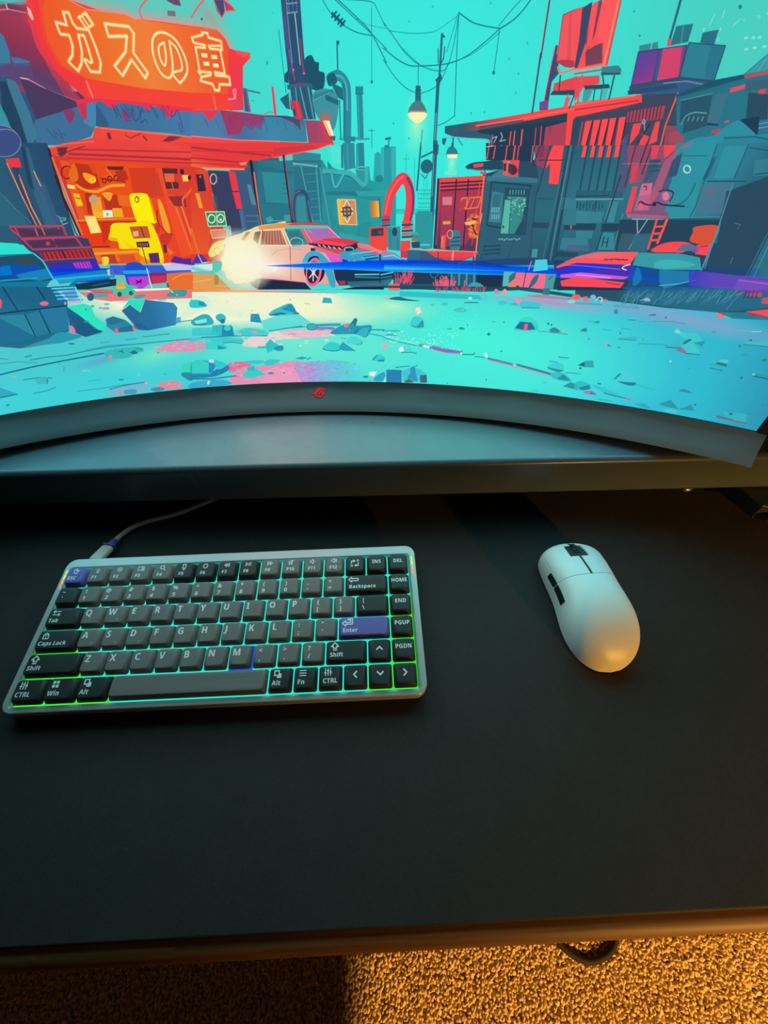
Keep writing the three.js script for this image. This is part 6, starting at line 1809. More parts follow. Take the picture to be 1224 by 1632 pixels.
  // sky specks
  O('#2aa8aa',5571,1103,5.9,4.6,-2.59,.70);
  O('#2aa8aa',5475,1163,6.1,4.8,-2.59,.70);
  O('#2aa8aa',5545,1226,6.2,4.9,-2.54,.70);
  O('#2aa8aa',5363,1395,6.5,5.5,-2.48,.70);
  O('#2aa8aa',5277,1398,6.5,5.6,0,.70);
  O('#2aa8aa',4856,998,5.7,4.8,-2.98,.70);
  O('#2aa8aa',4993,946,5.6,4.6,-2.90,.70);
  O('#2aa8aa',4870,1517,6.6,6.3,0,.70);
  O('#2aa8aa',4762,1441,6.4,6.2,0,.70);
  O('#2aa8aa',5328,944,5.6,4.4,-2.73,.70);
  O('#2aa8aa',5545,1309,6.4,5.1,-2.50,.70);
  O('#2aa0a2',4035,948,3.9,2.9,2.88,.50);
}
const halves = [0, 1].map((k) => {
  const c = canvas(2048, 1716), x = c.getContext('2d'), s = 2048 / 3985;
  x.setTransform(s, 0, 0, s, -k * 2048, 0);
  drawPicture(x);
  return { c, x };
});
const pictureTex = halves.map(({ c }) => { const t = new THREE.CanvasTexture(c); t.colorSpace = THREE.SRGBColorSpace; t.wrapS = t.wrapT = THREE.ClampToEdgeWrapping; return t; });

// ---------------------------------------------------------------- curved monitor
const monitor = thing('curved_monitor', 'wide curved monitor showing a neon petrol station scene', 'monitor', [0.0703, 0.1006, -0.2771]);
monitor.rotation.order = 'YXZ';
monitor.rotation.set(-0.0856, -0.0364, 0);
const bend = (s, y, n) => [(PR - n) * Math.sin(s / PR), y, PR - (PR - n) * Math.cos(s / PR)];   // s along the arc, n towards the viewer
{
  const plastic = std(0x2b2e31, 0.42), back = std(0x25272a, 0.6);
  // display: one curved sheet, its halves carry the two halves of the picture
  const half = (k) => { const g = grid(24, 4, (u, v) => bend((k + u - 1) * PW / 2, v * PH, 0)); return g; };
  const g = mergeGeometries([half(0), half(1)], true);
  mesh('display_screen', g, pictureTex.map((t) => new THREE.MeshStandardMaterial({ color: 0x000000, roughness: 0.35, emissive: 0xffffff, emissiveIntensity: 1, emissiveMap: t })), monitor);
  // a profile of (height, towards the viewer) points swept along the arc
  const sweep = (profile, s0, s1, n = 48) => {
    const g0 = grid(n, profile.length - 1, (u, v) => { const [y, o] = profile[Math.round(v * (profile.length - 1))]; return bend(s0 + (s1 - s0) * u, y, o); });
    const cap = (s, flip) => {
      const pts = profile.slice(0, -1).map(([y, o]) => bend(s, y, o)), sh = new THREE.Shape(profile.slice(0, -1).map(([y, o]) => new THREE.Vector2(y, o)));
      const tri = THREE.ShapeUtils.triangulateShape(sh.getPoints(), []);
      const c = new THREE.BufferGeometry(); c.setAttribute('position', new THREE.Float32BufferAttribute(pts.flat(), 3)); c.setAttribute('uv', new THREE.Float32BufferAttribute(pts.flatMap(() => [0, 0]), 2));
      c.setIndex(tri.flatMap((t) => flip ? [t[0], t[2], t[1]] : t)); return c;
    };
    const parts = [g0, cap(s0), cap(s1, true)].map((q) => { const t = q.toNonIndexed(); t.deleteAttribute('normal'); return t; });
    return toCreasedNormals(mergeGeometries(parts), 0.6);
  };
  const E = PW / 2;
  const chin = [[-0.0006, -0.004], [-0.0006, 0.0006], [-0.0165, 0.0108], [-0.0176, 0.0118], [-0.0232, 0.0172], [-0.0241, 0.0175], [-0.0246, 0.0166], [-0.0205, -0.03], [-0.0006, -0.03], [-0.0006, -0.004]];
  mesh('chin', sweep(chin, -E - 0.008, E + 0.008), std(0x737f85, 0.4), monitor);
  mesh('top_bezel', sweep([[PH + 0.0006, -0.004], [PH + 0.0006, 0.0015], [PH + 0.008, 0.0015], [PH + 0.009, 0], [PH + 0.009, -0.03], [PH + 0.0006, -0.03], [PH + 0.0006, -0.004]].reverse(), -E - 0.008, E + 0.008), plastic, monitor);
  for (const s of [-1, 1]) mesh('side_bezel', sweep([[-0.0006, -0.03], [-0.0006, 0.0015], [PH + 0.0006, 0.0015], [PH + 0.0006, -0.03], [-0.0006, -0.03]].reverse(), s > 0 ? E + 0.0006 : -E - 0.008, s > 0 ? E + 0.008 : -E - 0.0006, 2), plastic, monitor);
  mesh('back_shell', sweep([[-0.02, -0.006], [PH + 0.005, -0.006], [PH + 0.004, -0.034], [PH - 0.05, -0.055], [0.05, -0.055], [-0.02, -0.034], [-0.02, -0.006]].reverse(), -E - 0.006, E + 0.006), back, monitor);
  // red emblem on the chin, its material partly emissive
  const eye = [
    [[-1, .1], [-.7, -.16], [-.3, -.3], [-.12, -.26], [-.42, -.06], [-.7, 0]],
    [[-.46, -.02], [-.16, .34], [.1, .56], [.66, .56], [.34, .4], [.0, .1], [-.18, -.14]],
    [[-.04, -.2], [.22, .12], [.52, .36], [.92, .56], [.84, .36], [.56, .22], [.34, .02], [.16, -.22]],
    [[.3, -.24], [.5, -.02], [.82, .22], [.74, -.12], [.56, -.32]],
    [[-.36, -.4], [-.1, -.36], [.52, -.4], [.46, -.54], [-.1, -.52]],
  ].map((p) => new THREE.ExtrudeGeometry(new THREE.Shape(p.map(([a, b]) => new THREE.Vector2(a * 0.0082, b * 0.0082))), { depth: 0.0003, bevelEnabled: false }));
  const logo = mesh('chin_emblem', mergeGeometries(eye), new THREE.MeshStandardMaterial({ color: 0xb01818, roughness: 0.4, emissive: 0xff2a30, emissiveIntensity: 0.55 }), monitor);
  logo.position.set(0.0004, -0.0090, 0.0061); logo.rotation.x = -Math.atan2(0.0102, 0.0159);
  // stand behind the panel
  const st = mesh('stand', mergeGeometries([rbox(0.07, 0.2, 0.028, 0.008, 0, 0.1, -0.09), rbox(0.1, 0.1, 0.05, 0.008, 0, 0.15, -0.065)]), back, monitor);
  mesh('base_plate', rbox(0.3, 0.011, 0.2, 0.005).rotateX(0.0856).translate(0, -0.0094, -0.1221), back, st);

  // the panel's light: flat lights in front of the sheet, each with the mean colour of its patch of the picture, whitened a little as its brightest spots are
  const lin = (v) => (v <= 0.04045 ? v / 12.92 : ((v + 0.055) / 1.055) ** 2.4);
  const COLS = 8, ROWS = 3;
  for (let i = 0; i < COLS; i++) for (let j = 0; j < ROWS; j++) {
    const h = halves[i < COLS / 2 ? 0 : 1], w = 2048 / (COLS / 2), hh = 1716 / ROWS;
    const d = h.x.getImageData(Math.round((i % (COLS / 2)) * w), Math.round(j * hh), Math.round(w), Math.round(hh)).data;
    let r = 0, g2 = 0, b = 0, n = 0;
    for (let k = 0; k < d.length; k += 4 * 37) { r += lin(d[k] / 255); g2 += lin(d[k + 1] / 255); b += lin(d[k + 2] / 255); n++; }
    const light = new THREE.RectAreaLight(new THREE.Color().setRGB(r / n, g2 / n, b / n).lerp(new THREE.Color().setScalar((r + g2 + b) / n / 3), 0.22), SCREEN_LIGHT, PW / COLS * 0.98, PH / ROWS * 0.98);
    light.name = 'display_light';
    const s = (i + 0.5) * PW / COLS - PW / 2;
    light.position.set(...bend(s, PH * (1 - (j + 0.5) / ROWS), 0.004));
    light.rotation.y = Math.PI - s / PR;                     // a RectAreaLight shines along its own -z
    monitor.add(light);
  }
}

// ---------------------------------------------------------------- keyboard
const U1 = 0.01905;
const keyboard = thing('keyboard', 'compact mechanical keyboard with grey and black keys and a silver case', 'keyboard', [0, 0.0125, 0]);
keyboard.rotation.x = THREE.MathUtils.degToRad(4);
{
  const caseMat = std(0xbec2c5, 0.38, { metalness: 0.25 });
  const X = 0.159, Z0 = -0.1245, Z1 = 0.0056, W = 2 * X, D = Z1 - Z0, zc = (Z0 + Z1) / 2;
  // frame: rounded outline, hollow in the middle, with a bevelled top edge
  const outer = rounded(W, D, 0.009, 6), hole = rounded(16 * U1 + 0.0016, 6 * U1 + 0.0014, 0.002, 3);
  const sh = new THREE.Shape(outer.map(([a, b]) => new THREE.Vector2(a, b)));
  const dz = zc - (-3 * U1);
  sh.holes.push(new THREE.Path(hole.map(([a, b]) => new THREE.Vector2(a, b + dz)).reverse()));
  const frame = new THREE.ExtrudeGeometry(sh, { depth: 0.0085, bevelEnabled: true, bevelThickness: 0.0012, bevelSize: 0.0012, bevelOffset: -0.0012, bevelSegments: 3, curveSegments: 4 });
  frame.rotateX(-Math.PI / 2).translate(0, -0.0085 + 0.0006, zc);
  mesh('case_frame', frame, caseMat, keyboard);
  const bs = new THREE.Shape(rounded(W - 0.006, D - 0.006, 0.007, 5).map(([a, b]) => new THREE.Vector2(a, b)));
  mesh('bottom_cover', new THREE.ExtrudeGeometry(bs, { depth: 0.004, bevelEnabled: true, bevelThickness: 0.001, bevelSize: 0.001, bevelOffset: -0.001, bevelSegments: 2 }).rotateX(-Math.PI / 2).translate(0, -0.0105, zc), std(0x9a9da0, 0.5), keyboard);
  for (const x of [-0.13, 0.13]) {
    mesh('foot', rbox(0.022, 0.0085, 0.008, 0.002, x, -0.0145, Z0 + 0.014), std(0x18191b, 0.7), keyboard);
    mesh('rubber_pad', rbox(0.02, 0.0016, 0.006, 0.0006, x, -0.0108, Z1 - 0.012), std(0x18191b, 0.8), keyboard);
  }
  // legends are printed on the caps: one sheet over the 16 x 6 unit field
  const Q = 128, sheet = canvas(16 * Q, 6 * Q), c = sheet.getContext('2d');
  const TONE = { a: '#777070', m: '#282a2e', p: '#6c62b4' };
  const INK = '#eceeed';
  const ls = (w = 5) => { c.strokeStyle = INK; c.lineWidth = w; c.lineCap = c.lineJoin = 'round'; };
  const path = (x, y, s, list, w = 5, fill = false) => { ls(w); for (const p of list) { c.beginPath(); for (let i = 0; i < p.length; i += 2) c.lineTo(x + p[i] * s, y + p[i + 1] * s); fill ? (c.fillStyle = INK, c.fill()) : c.stroke(); } };
  const ring = (x, y, r, w = 5) => { ls(w); c.beginPath(); c.arc(x, y, r, 0, 7); c.stroke(); };
  const text = (s, x, y, size, align = 'left') => { c.fillStyle = INK; c.font = `bold ${size}px sans-serif`; c.textAlign = align; c.textBaseline = 'alphabetic'; c.fillText(s, x, y); };
  const ICON = {
    esc: (x, y) => path(x, y, 20, [[-.7, -.5, .1, -.8, -.1, -.1, .7, -.3, .2, .8, -.6, .5, -.7, -.5]]),
    sun: (x, y) => { ring(x, y, 7, 4); for (let k = 0; k < 8; k++) path(x, y, 1, [[Math.cos(k * .785) * 12, Math.sin(k * .785) * 12, Math.cos(k * .785) * 16, Math.sin(k * .785) * 16]], 4); },
    dim: (x, y) => { ring(x, y, 8, 4); path(x, y, 12, [[-.5, 1.1, .5, 1.1]], 4); },
    tiles: (x, y) => path(x, y, 18, [[-1, -.7, .2, -.7, .2, .6, -1, .6, -1, -.7], [.5, -.7, 1, -.7, 1, 0, .5, 0, .5, -.7], [.5, .3, 1, .3, 1, .7, .5, .7, .5, .3]], 4),
    find: (x, y) => { ring(x - 3, y - 3, 11, 5); path(x, y, 1, [[6, 6, 15, 15]], 5); },
    mic: (x, y) => { path(x, y, 16, [[-.5, -1, .5, -1, .5, .6, -.5, .6, -.5, -1], [-.3, 1.1, .3, 1.1]], 5); },
    moon: (x, y) => { ls(5); c.beginPath(); c.arc(x, y, 13, 0.6, 5.2); c.stroke(); path(x, y, 13, [[.6, -.8, 1, -.2, .4, .2]], 4); },
    prev: (x, y) => path(x, y, 13, [[-.2, -.8, -1.2, 0, -.2, .8, -.2, -.8], [1, -.8, 0, 0, 1, .8, 1, -.8]], 4),
    play: (x, y) => path(x, y, 13, [[-1.2, -.8, -.2, 0, -1.2, .8, -1.2, -.8], [.3, -.8, .3, .8], [1, -.8, 1, .8]], 4),
    next: (x, y) => path(x, y, 13, [[-1, -.8, 0, 0, -1, .8, -1, -.8], [.2, -.8, 1.2, 0, .2, .8, .2, -.8]], 4),
    mute: (x, y) => path(x, y, 14, [[-1, -.4, -.4, -.4, .3, -1, .3, 1, -.4, .4, -1, .4, -1, -.4], [-1, 1, 1, -1]], 4),
    down: (x, y) => path(x, y, 14, [[-1, -.4, -.4, -.4, .3, -1, .3, 1, -.4, .4, -1, .4, -1, -.4], [.7, 0, 1.1, 0]], 4),
    up: (x, y) => path(x, y, 14, [[-1, -.4, -.4, -.4, .3, -1, .3, 1, -.4, .4, -1, .4, -1, -.4], [.6, -.4, .8, 0, .6, .4], [1, -.7, 1.3, 0, 1, .7]], 4),
    turn: (x, y) => { path(x, y, 20, [[-1, .1, -1, -.7, -.1, -.7], [1, -.1, 1, .8, .1, .8], [-.4, -1, 0, -.7, -.4, -.4], [.4, .5, 0, .8, .4, 1.1]], 6); ring(x + 18, y - 16, 5, 4); ring(x - 18, y + 18, 5, 4); },
    tab: (x, y) => path(x, y, 16, [[1.4, -.5, -1, -.5], [-.5, -1, -1, -.5, -.5, 0], [-1, .6, 1.4, .6], [.9, .2, 1.4, .6, .9, 1]], 5),
    lock: (x, y) => { path(x, y, 17, [[-.8, -.2, .8, -.2, .8, 1, -.8, 1, -.8, -.2], [0, .3, 0, .6]], 5); ls(5); c.beginPath(); c.arc(x, y - 4, 9, Math.PI, 0); c.stroke(); },
    shift: (x, y) => path(x, y, 19, [[0, -1, 1, 0, .45, 0, .45, .5, -.45, .5, -.45, 0, -1, 0, 0, -1], [-.45, 1, .45, 1]], 6),
    back: (x, y) => path(x, y, 17, [[-1.6, 0, -.6, -.9, -.6, -.4, 1.6, -.4, 1.6, .4, -.6, .4, -.6, .9, -1.6, 0]], 6),
    enter: (x, y) => path(x, y, 17, [[-1.6, .3, -.6, -.6, -.6, 0, 1, 0, 1, -.8, .2, -.8, .2, -1.2, 1.6, -1.2, 1.6, .6, -.6, .6, -.6, 1.2, -1.6, .3]], 6),
    bars: (x, y) => { for (const [k, o] of [[-13, 4], [0, -6], [13, 2]]) { path(x + k, y, 1, [[0, -17, 0, 17]], 5); path(x + k, y, 1, [[-5, o, 5, o]], 5); } },
    win: (x, y) => { for (const a of [-1, 1]) for (const b of [-1, 1]) path(x + a * 9, y + b * 9, 7, [[-1, -1, 1, -1, 1, 1, -1, 1]], 1, true); },
    alt: (x, y) => { path(x - 5, y - 5, 11, [[-1, -1, 1, -1, 1, 1, -1, 1, -1, -1]], 6); path(x + 8, y + 8, 11, [[-1, .2, -.2, .2, -.2, -1, 1, -1, 1, 1, -1, 1]], 1, true); },
    lines: (x, y) => { for (const k of [-12, 0, 12]) path(x, y + k, 1, [[-15, 0, 15, 0]], 5); },
  };
  const ARROW = { up: [-1, .5, 0, -.5, 1, .5], down: [-1, -.5, 0, .5, 1, -.5], left: [.5, -1, -.5, 0, .5, 1], right: [-.5, -1, .5, 0, -.5, 1] };
  const rows = [
    [['esc', 1, 'p', 'ESC'], ...['dim', 'sun', 'tiles', 'find', 'mic', 'moon', 'prev', 'play', 'next', 'mute', 'down', 'up'].map((k, i) => [k, 1, i > 3 && i < 8 ? 'm' : 'a', 'F' + (i + 1)]), ['turn', 1, 'm'], ['INS', 1, 'm'], ['DEL', 1, 'm']],
    [['~\n`', 1, 'm'], ...'!1 @2 #3 $4 %5 ^6 &7 *8 (9 )0 _- +='.split(' ').map((s) => [s[0] + '\n' + s[1], 1, 'a']), ['back', 2, 'm', 'Backspace'], ['HOME', 1, 'm']],
    [['tab', 1.5, 'm', 'Tab'], ...'QWERTYUIOP'.split('').map((s) => [s, 1, 'a']), ['{\n[', 1, 'a'], ['}\n]', 1, 'a'], ['|\n\\', 1.5, 'm'], ['END', 1, 'm']],
    [['lock', 1.75, 'm', 'Caps Lock'], ...'ASDFGHJKL'.split('').map((s) => [s, 1, 'a']), [':\n;', 1, 'a'], ['"\n\'', 1, 'a'], ['enter', 2.25, 'p', 'Enter'], ['PGUP', 1, 'm']],
    [['shift', 2.25, 'm', 'Shift'], ...'ZXCVBNM'.split('').map((s) => [s, 1, 'a']), ['<\n,', 1, 'a'], ['>\n.', 1, 'a'], ['?\n/', 1, 'a'], ['shift', 1.75, 'm', 'Shift'], ['^up', 1, 'm'], ['PGDN', 1, 'm']],
    [['bars', 1.25, 'm', 'CTRL'], ['win', 1.25, 'm', 'Win'], ['alt', 1.25, 'm', 'Alt'], ['', 6.25, 'a'], ['alt', 1, 'm', 'Alt'], ['lines', 1, 'm', 'Fn'], ['bars', 1, 'm', 'CTRL'], ['^left', 1, 'm'], ['^down', 1, 'm'], ['^right', 1, 'm']],
  ];
  const keys = [];
  rows.forEach((row, r) => {
    let u = 0;
    for (const [main, w, tone, word] of row) {
      const x = u * Q, y = r * Q;
      c.fillStyle = TONE[tone]; c.fillRect(x, y, w * Q, Q);
      if (ICON[main]) {
        if (!word) ICON[main](x + 62, y + 58);
        else if (r === 0) { ICON[main](x + 64, y + 36); text(word, x + (main === 'esc' ? 26 : 38), y + 90, main === 'esc' ? 30 : 28); }
        else { ICON[main](x + 54, y + 40); text(word, x + 28, y + 94, w >= 1.5 ? 31 : 32); }
      } else if (ARROW[main.slice(1)]) path(x + 64, y + 58, 14, [ARROW[main.slice(1)]], 8);
      else if (main.includes('\n')) { const [a, b] = main.split('\n'); text(a, x + 46, y + 54, 34, 'center'); text(b, x + 46, y + 96, 34, 'center'); }
      else if (main.length > 1) text(main, x + 64, y + 64, 32, 'center');
      else if (main) text(main, x + 28, y + 64, 48);
      const small = { W: 'up', A: 'left', S: 'down', D: 'right' }[main];
      if (small) { c.globalAlpha = 0.5; path(x + 88, y + 92, 5, [ARROW[small]], 3); c.globalAlpha = 1; }
      keys.push({ u, r, w, tone }); u += w;
    }
  });
  const sheetTex = new THREE.CanvasTexture(sheet); sheetTex.colorSpace = THREE.SRGBColorSpace;
  const capMat = std(0xffffff, 0.55, { map: sheetTex });
  const H = 0.0064;
  const capGeometry = (u, r, w) => {
    const cx = (u + w / 2 - 8) * U1, cz = (r + 0.5 - 6) * U1, bw = w * U1 - 0.0010, bd = U1 - 0.0010, N = 3;
    const rings = [[0, 0, 0.0018, 0], [0.25, 0.0006, 0.0018, 0], [0.86, 0.0016, 0.0024, 0.0002], [0.96, 0.0021, 0.0024, 0.0002], [0.985, 0.0031, 0.0022, 0.0002], [0.94, 0.0066, 0.0012, 0.0002]];
    const pos = [], idx = [], n = 4 * (N + 1);
    for (const [h, inset, rad, back] of rings) for (const [a, b] of rounded(bw - 2 * inset, bd - 2 * inset, rad, N)) pos.push(cx + a, 0.0004 + h * H, cz + b - back);
    pos.push(cx, 0.0004 + 0.92 * H, cz - 0.0003);
    for (let k = 0; k < rings.length; k++) for (let i = 0; i < n; i++) {
      const a = k * n + i, b = k * n + (i + 1) % n;
      if (k === rings.length - 1) idx.push(a, rings.length * n, b); else idx.push(a, a + n, b + n, a, b + n, b);
    }
    const g = new THREE.BufferGeometry(); g.setAttribute('position', new THREE.Float32BufferAttribute(pos, 3)); g.setIndex(idx);
    const uv = []; for (let i = 0; i < pos.length; i += 3) uv.push(pos[i] / (16 * U1) + 0.5, Math.min(0.999, Math.max(0.001, -pos[i + 2] / (6 * U1))));
    g.setAttribute('uv', new THREE.Float32BufferAttribute(uv, 2));
    g.computeVertexNormals();
    return toCreasedNormals(g, 0.7);
  };
  // backlight: a lit diffuser under every cap
  const glow = (hex, k) => new THREE.MeshStandardMaterial({ color: 0x101418, roughness: 0.6, emissive: hex, emissiveIntensity: k });
  const CYAN = glow(0x30e6cc, 1.0), GREEN = glow(0x3cf03c, 0.95), BLUE = glow(0x2a50ff, 0.9);
  keys.forEach(({ u, r, w, tone }) => {
    mesh('keycap', capGeometry(u, r, w), capMat, keyboard);
    const m = u >= 15 && r >= 2 || (r === 5 && (u < 3.7 || u >= 14)) || (r === 4 && u === 0) || (r === 3 && u === 0) ? GREEN : r === 4 && Math.abs(u - 8.25) < 0.1 ? BLUE : CYAN;
    mesh('backlight', box(w * U1, 0.0006, U1, (u + w / 2 - 8) * U1, -0.0022, (r + 0.5 - 6) * U1), m, keyboard);
  });
  // side light bars at the top corners
  const bar = ['#b8f83c', '#f0f040', '#ffb060', '#ff8a70'];
  for (const s of [-1, 1]) bar.forEach((h, k) => mesh('side_light', rbox(0.0016, 0.0016, 0.0044, 0.0004, s * 0.1556, 0.0012, -0.1108 + k * 0.0046), glow(h, 1), keyboard));
}

// ---------------------------------------------------------------- keyboard cable
{
  const cable = thing('usb_cable', 'beige braided cable with purple collar plugged into the keyboard', 'cable', [-0.1448, 0.0115, -0.127]);
  const white = std(0xd8d4c8, 0.5), purple = std(0x6a58b8, 0.5), braid = std(0xe0cfb2, 0.8, { bumpMap: noiseTexture(64, [[4, 60]], 40, 6), bumpScale: 0.0004 });
  const dir = new THREE.Vector3(0.0052, -0.0045, -0.0225), a = Math.atan2(-dir.x, -dir.z), tilt = Math.atan2(dir.y, Math.hypot(dir.x, dir.z));
  const plug = new THREE.Group(); plug.name = 'plug'; plug.rotation.order = 'YXZ'; plug.rotation.set(tilt, a, 0); cable.add(plug);
  mesh('plug_shell', rbox(0.0115, 0.0066, 0.021, 0.0028, 0, 0, -0.0115), white, plug);
  mesh('plug_tip', rbox(0.0084, 0.0026, 0.006, 0.0012, 0, 0, 0.001), std(0xb8babc, 0.3, { metalness: 0.9 }), plug);
  mesh('collar', mergeGeometries([rbox(0.0118, 0.007, 0.0022, 0.001, 0, 0, -0.023), cyl(0.0031, 0.0036, 0.0075, 18).rotateX(-Math.PI / 2).translate(0, 0, -0.0275).toNonIndexed()]), purple, plug);
  mesh('cord', tube([[0.0068, -0.0062, -0.0305], [0.0084, -0.0082, -0.038], [0.0172, -0.009, -0.0492], [0.0314, -0.0091, -0.0563], [0.0555, -0.0091, -0.0635], [0.0735, -0.0091, -0.0728], [0.105, -0.0091, -0.092], [0.135, -0.0091, -0.13]], 0.0023, 90, 12), braid, cable);
}

// ---------------------------------------------------------------- mouse
{
  const mouse = thing('computer_mouse', 'white wireless mouse with black side buttons on the desk mat', 'mouse', [0.3045, 0.0009, -0.0650]);
  mouse.rotation.y = 0.035;
  const LEN = 0.114;
  const table = (tab, t) => {                                // smooth curve through (t, value) pairs
    let i = 0; while (i < tab.length - 2 && t > tab[i + 1][0]) i++;
    const P = (k) => tab[Math.min(tab.length - 1, Math.max(0, k))], [a, x] = P(i), [b, y] = P(i + 1), d = b - a, s = (t - a) / d;
    const m0 = i ? (y - P(i - 1)[1]) / (b - P(i - 1)[0]) * d : y - x, m1 = i < tab.length - 2 ? (P(i + 2)[1] - x) / (P(i + 2)[0] - a) * d : y - x;
    return x * (1 + 2 * s) * (1 - s) ** 2 + m0 * s * (1 - s) ** 2 + y * s * s * (3 - 2 * s) - m1 * s * s * (1 - s);
  };
  const halfW = [[0, 0.0296], [0.22, 0.0300], [0.46, 0.0284], [0.7, 0.0306], [0.88, 0.0318], [1, 0.0314]];
  const high = [[0, 0.0215], [0.15, 0.0278], [0.35, 0.0342], [0.56, 0.0378], [0.75, 0.0362], [0.9, 0.0318], [1, 0.0275]];
  const ends = (t) => { if (t < 0.16) return (1 - (1 - t / 0.16) ** 2.5) ** (1 / 2.5); if (t > 0.6) return Math.max(0, 1 - ((t - 0.6) / 0.4) ** 2.35) ** (1 / 2.35); return 1; };
  // t runs from the front (0) to the rear (1), f round the back of the mouse from its left rim (0) to its right rim (1)
  const skin = (t, f, out = 0) => {
    const a = Math.PI * (1 - f), e = ends(t), w = table(halfW, t) * e, h0 = table(high, t), h = 0.003 + (h0 - 0.003) * (t > 0.6 ? 0.12 + 0.88 * e ** 1.15 : 0.55 + 0.45 * e);
    const ca = Math.cos(a), sa = Math.sin(a), pw = 0.62;
    let x = Math.sign(ca) * Math.abs(ca) ** pw * w, y = 0.0012 + h * sa ** 0.8;
    x *= 1 - 0.10 * (1 - sa) ** 2;                                   // the sides draw in towards the base
    return [x * (1 + out / Math.max(w, 0.004)), y + out * sa, (t - 0.5) * LEN + (t < 0.14 ? -1 : t > 0.9 ? 1 : 0) * out * 0.5];
  };
  const patch = (t0, t1, f0, f1, out, nt = 24, nf = 24) => {
    const top = grid(nf, nt, (u, v) => skin(t0 + (t1 - t0) * v, f0 + (f1 - f0) * u, out));
    // walls down to the core along the rim of the patch
    const rim = (pts) => grid(pts.length - 1, 1, (u, v) => { const [t, f] = pts[Math.round(u * (pts.length - 1))]; return skin(t, f, v ? out : out - 0.0012); });
    const line = (n, f) => Array.from({ length: n + 1 }, (_, k) => f(k / n));
    const walls = [rim(line(nf, (u) => [t0, f0 + (f1 - f0) * u])), rim(line(nf, (u) => [t1, f1 + (f0 - f1) * u])), rim(line(nt, (v) => [t1 + (t0 - t1) * v, f0])), rim(line(nt, (v) => [t0 + (t1 - t0) * v, f1]))];
    return mergeGeometries([top, ...walls]);
  };
  const shell = std(0xe9e8e4, 0.42), dark = std(0x141516, 0.5), core = std(0x26282a, 0.7);
  const TB = 0.385, g = 0.0022, LO = 0.2, HI = 0.8;
  mesh('core', grid(40, 60, (u, v) => skin(v, u, -0.0011)), core, mouse);
  mesh('underside', grid(12, 40, (u, v) => { const p = skin(v, 0), q = skin(v, 1); return [q[0] + (p[0] - q[0]) * u, 0.0011, p[2]]; }), core, mouse);
  mesh('rear_shell', patch(TB + g, 1, 0, 1, 0, 60, 56), shell, mouse);
  mesh('side_wall', patch(0.0, TB + g, 0, LO - 0.004, 0, 24, 10), shell, mouse);
  mesh('side_wall', patch(0.0, TB + g, HI + 0.004, 1, 0, 24, 10), shell, mouse);
  // main buttons: a slot for the wheel is left between them at the front
  mesh('left_button', mergeGeometries([patch(0, TB - g, LO, 0.458, 0, 28, 18), patch(0.0, 0.07, 0.458, 0.4982, 0, 8, 6), patch(0.2, TB - g, 0.458, 0.4982, 0, 14, 6)]), shell, mouse);
  mesh('right_button', mergeGeometries([patch(0, TB - g, 0.542, HI, 0, 28, 18), patch(0.0, 0.07, 0.5018, 0.542, 0, 8, 6), patch(0.2, TB - g, 0.5018, 0.542, 0, 14, 6)]), shell, mouse);
  const wz = (0.13 - 0.5) * LEN;
  const wheel = mesh('scroll_wheel', new THREE.TorusGeometry(0.0075, 0.0036, 10, 32).scale(1, 1, 0.85).rotateY(Math.PI / 2).translate(0, 0.0175, wz), dark, mouse);
  mesh('wheel_tread', mergeGeometries(Array.from({ length: 28 }, (_, k) => new THREE.BoxGeometry(0.0052, 0.0006, 0.0007).translate(0, 0.0112, 0).rotateX(k * Math.PI / 14).translate(0, 0.0175, wz))), std(0x2a2b2d, 0.6), wheel);
  mesh('front_side_button', patch(0.285, 0.382, 0.11, 0.18, 0.0011, 12, 6), dark, mouse);
  mesh('rear_side_button', patch(0.398, 0.535, 0.11, 0.18, 0.0011, 14, 6), dark, mouse);
}

// ---------------------------------------------------------------- clamp under the right end of the desk edge
{
  const clamp = thing('desk_clamp', 'black plastic clamp fixed under the right end of the desk edge', 'clamp', [0.49, 0.0285, -0.184]);
  const plan = new THREE.Shape([[0, 0], [0.012, -0.034], [0.07, -0.06], [0.1, -0.03], [0.1, 0]].map(([a, b]) => new THREE.Vector2(a, b)));
  mesh('body', new THREE.ExtrudeGeometry(plan, { depth: 0.016, bevelEnabled: true, bevelThickness: 0.0015, bevelSize: 0.0015, bevelOffset: -0.0015, bevelSegments: 2 }).rotateX(-Math.PI / 2).translate(0, -0.0178, 0), std(0x2b3136, 0.45), clamp);
  mesh('screw', mergeGeometries([cyl(0.005, 0.005, 0.005, 18, 0.05, -0.0215, 0.038), cyl(0.003, 0.003, 0.003, 18, 0.05, -0.0255, 0.038), cyl(0.0055, 0.0055, 0.004, 18).rotateX(1.2).translate(0.022, -0.012, 0.046)]), std(0xb88478, 0.35, { metalness: 0.7 }), clamp);
}

// ---------------------------------------------------------------- loop of cable on the carpet
{
  const y = FLOOR + 0.011;
  tag(mesh('cable_loop', tube([[0.36, y, 0.06], [0.375, y, 0.16], [0.398, y, 0.222], [0.418, y, 0.239], [0.442, y, 0.2475], [0.47, y, 0.243], [0.49, y, 0.232], [0.5, y, 0.215], [0.503, y, 0.16], [0.49, y, 0.05]], 0.005, 80, 8), std(0x1c130c, 0.8)), 'dark loop of cable lying on the tan carpet', 'cable');
}

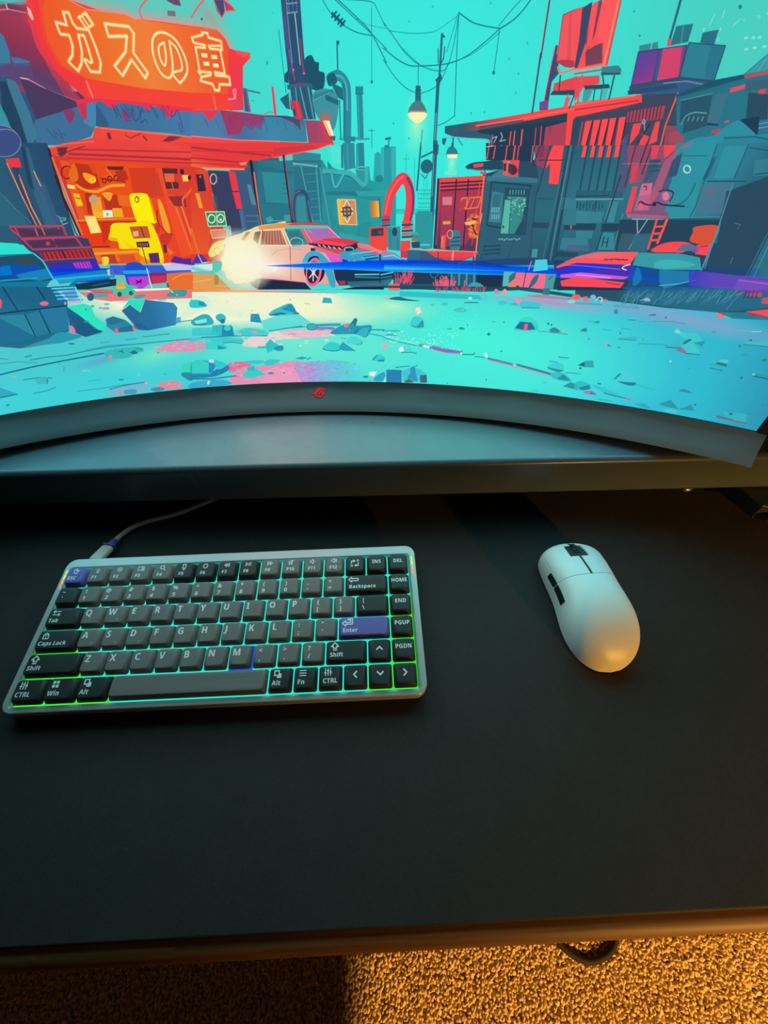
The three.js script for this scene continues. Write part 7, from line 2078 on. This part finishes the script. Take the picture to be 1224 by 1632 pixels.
// ---------------------------------------------------------------- office chair behind the viewer (out of frame, it shades the carpet)
{
  const CH = { x: 0.19, z: 0.68 };
  const chair = thing('office_chair', 'black office chair standing right in front of the desk', 'chair', [CH.x, FLOOR, CH.z]);
  const cloth = std(0x17181a, 0.9), plastic = std(0x1b1c1e, 0.6);
  mesh('seat', rbox(0.54, 0.085, 0.5, 0.035, 0, 0.44, 0), cloth, chair);
  mesh('backrest', rbox(0.48, 0.5, 0.07, 0.03, 0, 0, 0).rotateX(0.14).translate(0, 0.8, 0.29), cloth, chair);
  mesh('back_post', tube([[0, 0.4, 0.12], [0, 0.4, 0.26], [0, 0.5, 0.32], [0, 0.72, 0.33]], 0.02, 24, 8), plastic, chair);
  mesh('gas_column', mergeGeometries([cyl(0.026, 0.026, 0.2, 20, 0, 0.21, 0), cyl(0.016, 0.016, 0.16, 20, 0, 0.35, 0)]), plastic, chair);
  const hub = mesh('base_hub', cyl(0.045, 0.05, 0.06, 20, 0, 0.1, 0), plastic, chair);
  for (let k = 0; k < 5; k++) {
    const a = k * Math.PI * 0.4 + 0.314, d = [Math.cos(a), Math.sin(a)];
    const spoke = mesh('spoke', tube([[0, 0.1, 0], [d[0] * 0.16, 0.09, d[1] * 0.16], [d[0] * 0.28, 0.068, d[1] * 0.28]], 0.018, 12, 8), plastic, chair);
    mesh('caster', cyl(0.027, 0.027, 0.022, 20).rotateZ(Math.PI / 2).rotateY(a + 0.6).translate(d[0] * 0.29, 0.028, d[1] * 0.29), std(0x0f1011, 0.5), spoke);
  }
}

// ---------------------------------------------------------------- warm reading lamp behind the viewer (out of frame)
{
  const [lx, ly, lz] = LAMP.at, foot = [lx + 0.16, lz + 0.2];
  const lamp = thing('floor_lamp', 'warm reading floor lamp aimed down at the carpet', 'lamp', [foot[0], FLOOR, foot[1]]);
  const metal = std(0x35302a, 0.4, { metalness: 0.7 });
  const head = new THREE.Vector3(lx - foot[0], ly - FLOOR, lz - foot[1]);
  const aim = new THREE.Vector3(LAMP.aim[0] - lx, LAMP.aim[1] - ly, LAMP.aim[2] - lz).normalize();
  mesh('base', mergeGeometries([cyl(0.13, 0.135, 0.02, 40, 0, 0.01, 0), cyl(0.02, 0.05, 0.02, 24, 0, 0.03, 0)]), metal, lamp);
  const rear = head.clone().addScaledVector(aim, -0.07);
  mesh('gooseneck', tube([[0, 0.03, 0], [0, 0.6, 0], [0, head.y - 0.05, 0], [rear.x * 0.45, head.y + 0.12, rear.z * 0.45], [rear.x, rear.y, rear.z]], 0.009, 60, 10), metal, lamp);
  const turn = new THREE.Quaternion().setFromUnitVectors(new THREE.Vector3(0, -1, 0), aim);
  const place = (m) => { m.quaternion.copy(turn); m.position.copy(head); return m; };
  place(mesh('lamp_shade', new THREE.LatheGeometry([[0.012, 0.075], [0.03, 0.07], [0.045, 0.04], [0.085, -0.05], [0.083, -0.051], [0.042, 0.036], [0.012, 0.07]].map(([r, y]) => new THREE.Vector2(r, y)), 40), metal, lamp));
  place(mesh('bulb', new THREE.SphereGeometry(0.026, 24, 16), new THREE.MeshStandardMaterial({ color: 0xfff0d0, emissive: LAMP.color, emissiveIntensity: 3 }), lamp));
  const light = new THREE.SpotLight(LAMP.color, LAMP.power, 0, LAMP.angle, LAMP.soft); light.name = 'bulb_light'; light.position.copy(head); light.shadow.radius = 1.5; light.castShadow = true;
  light.target.position.copy(head).add(aim); lamp.add(light, light.target);
}

renderer.render(scene, camera);
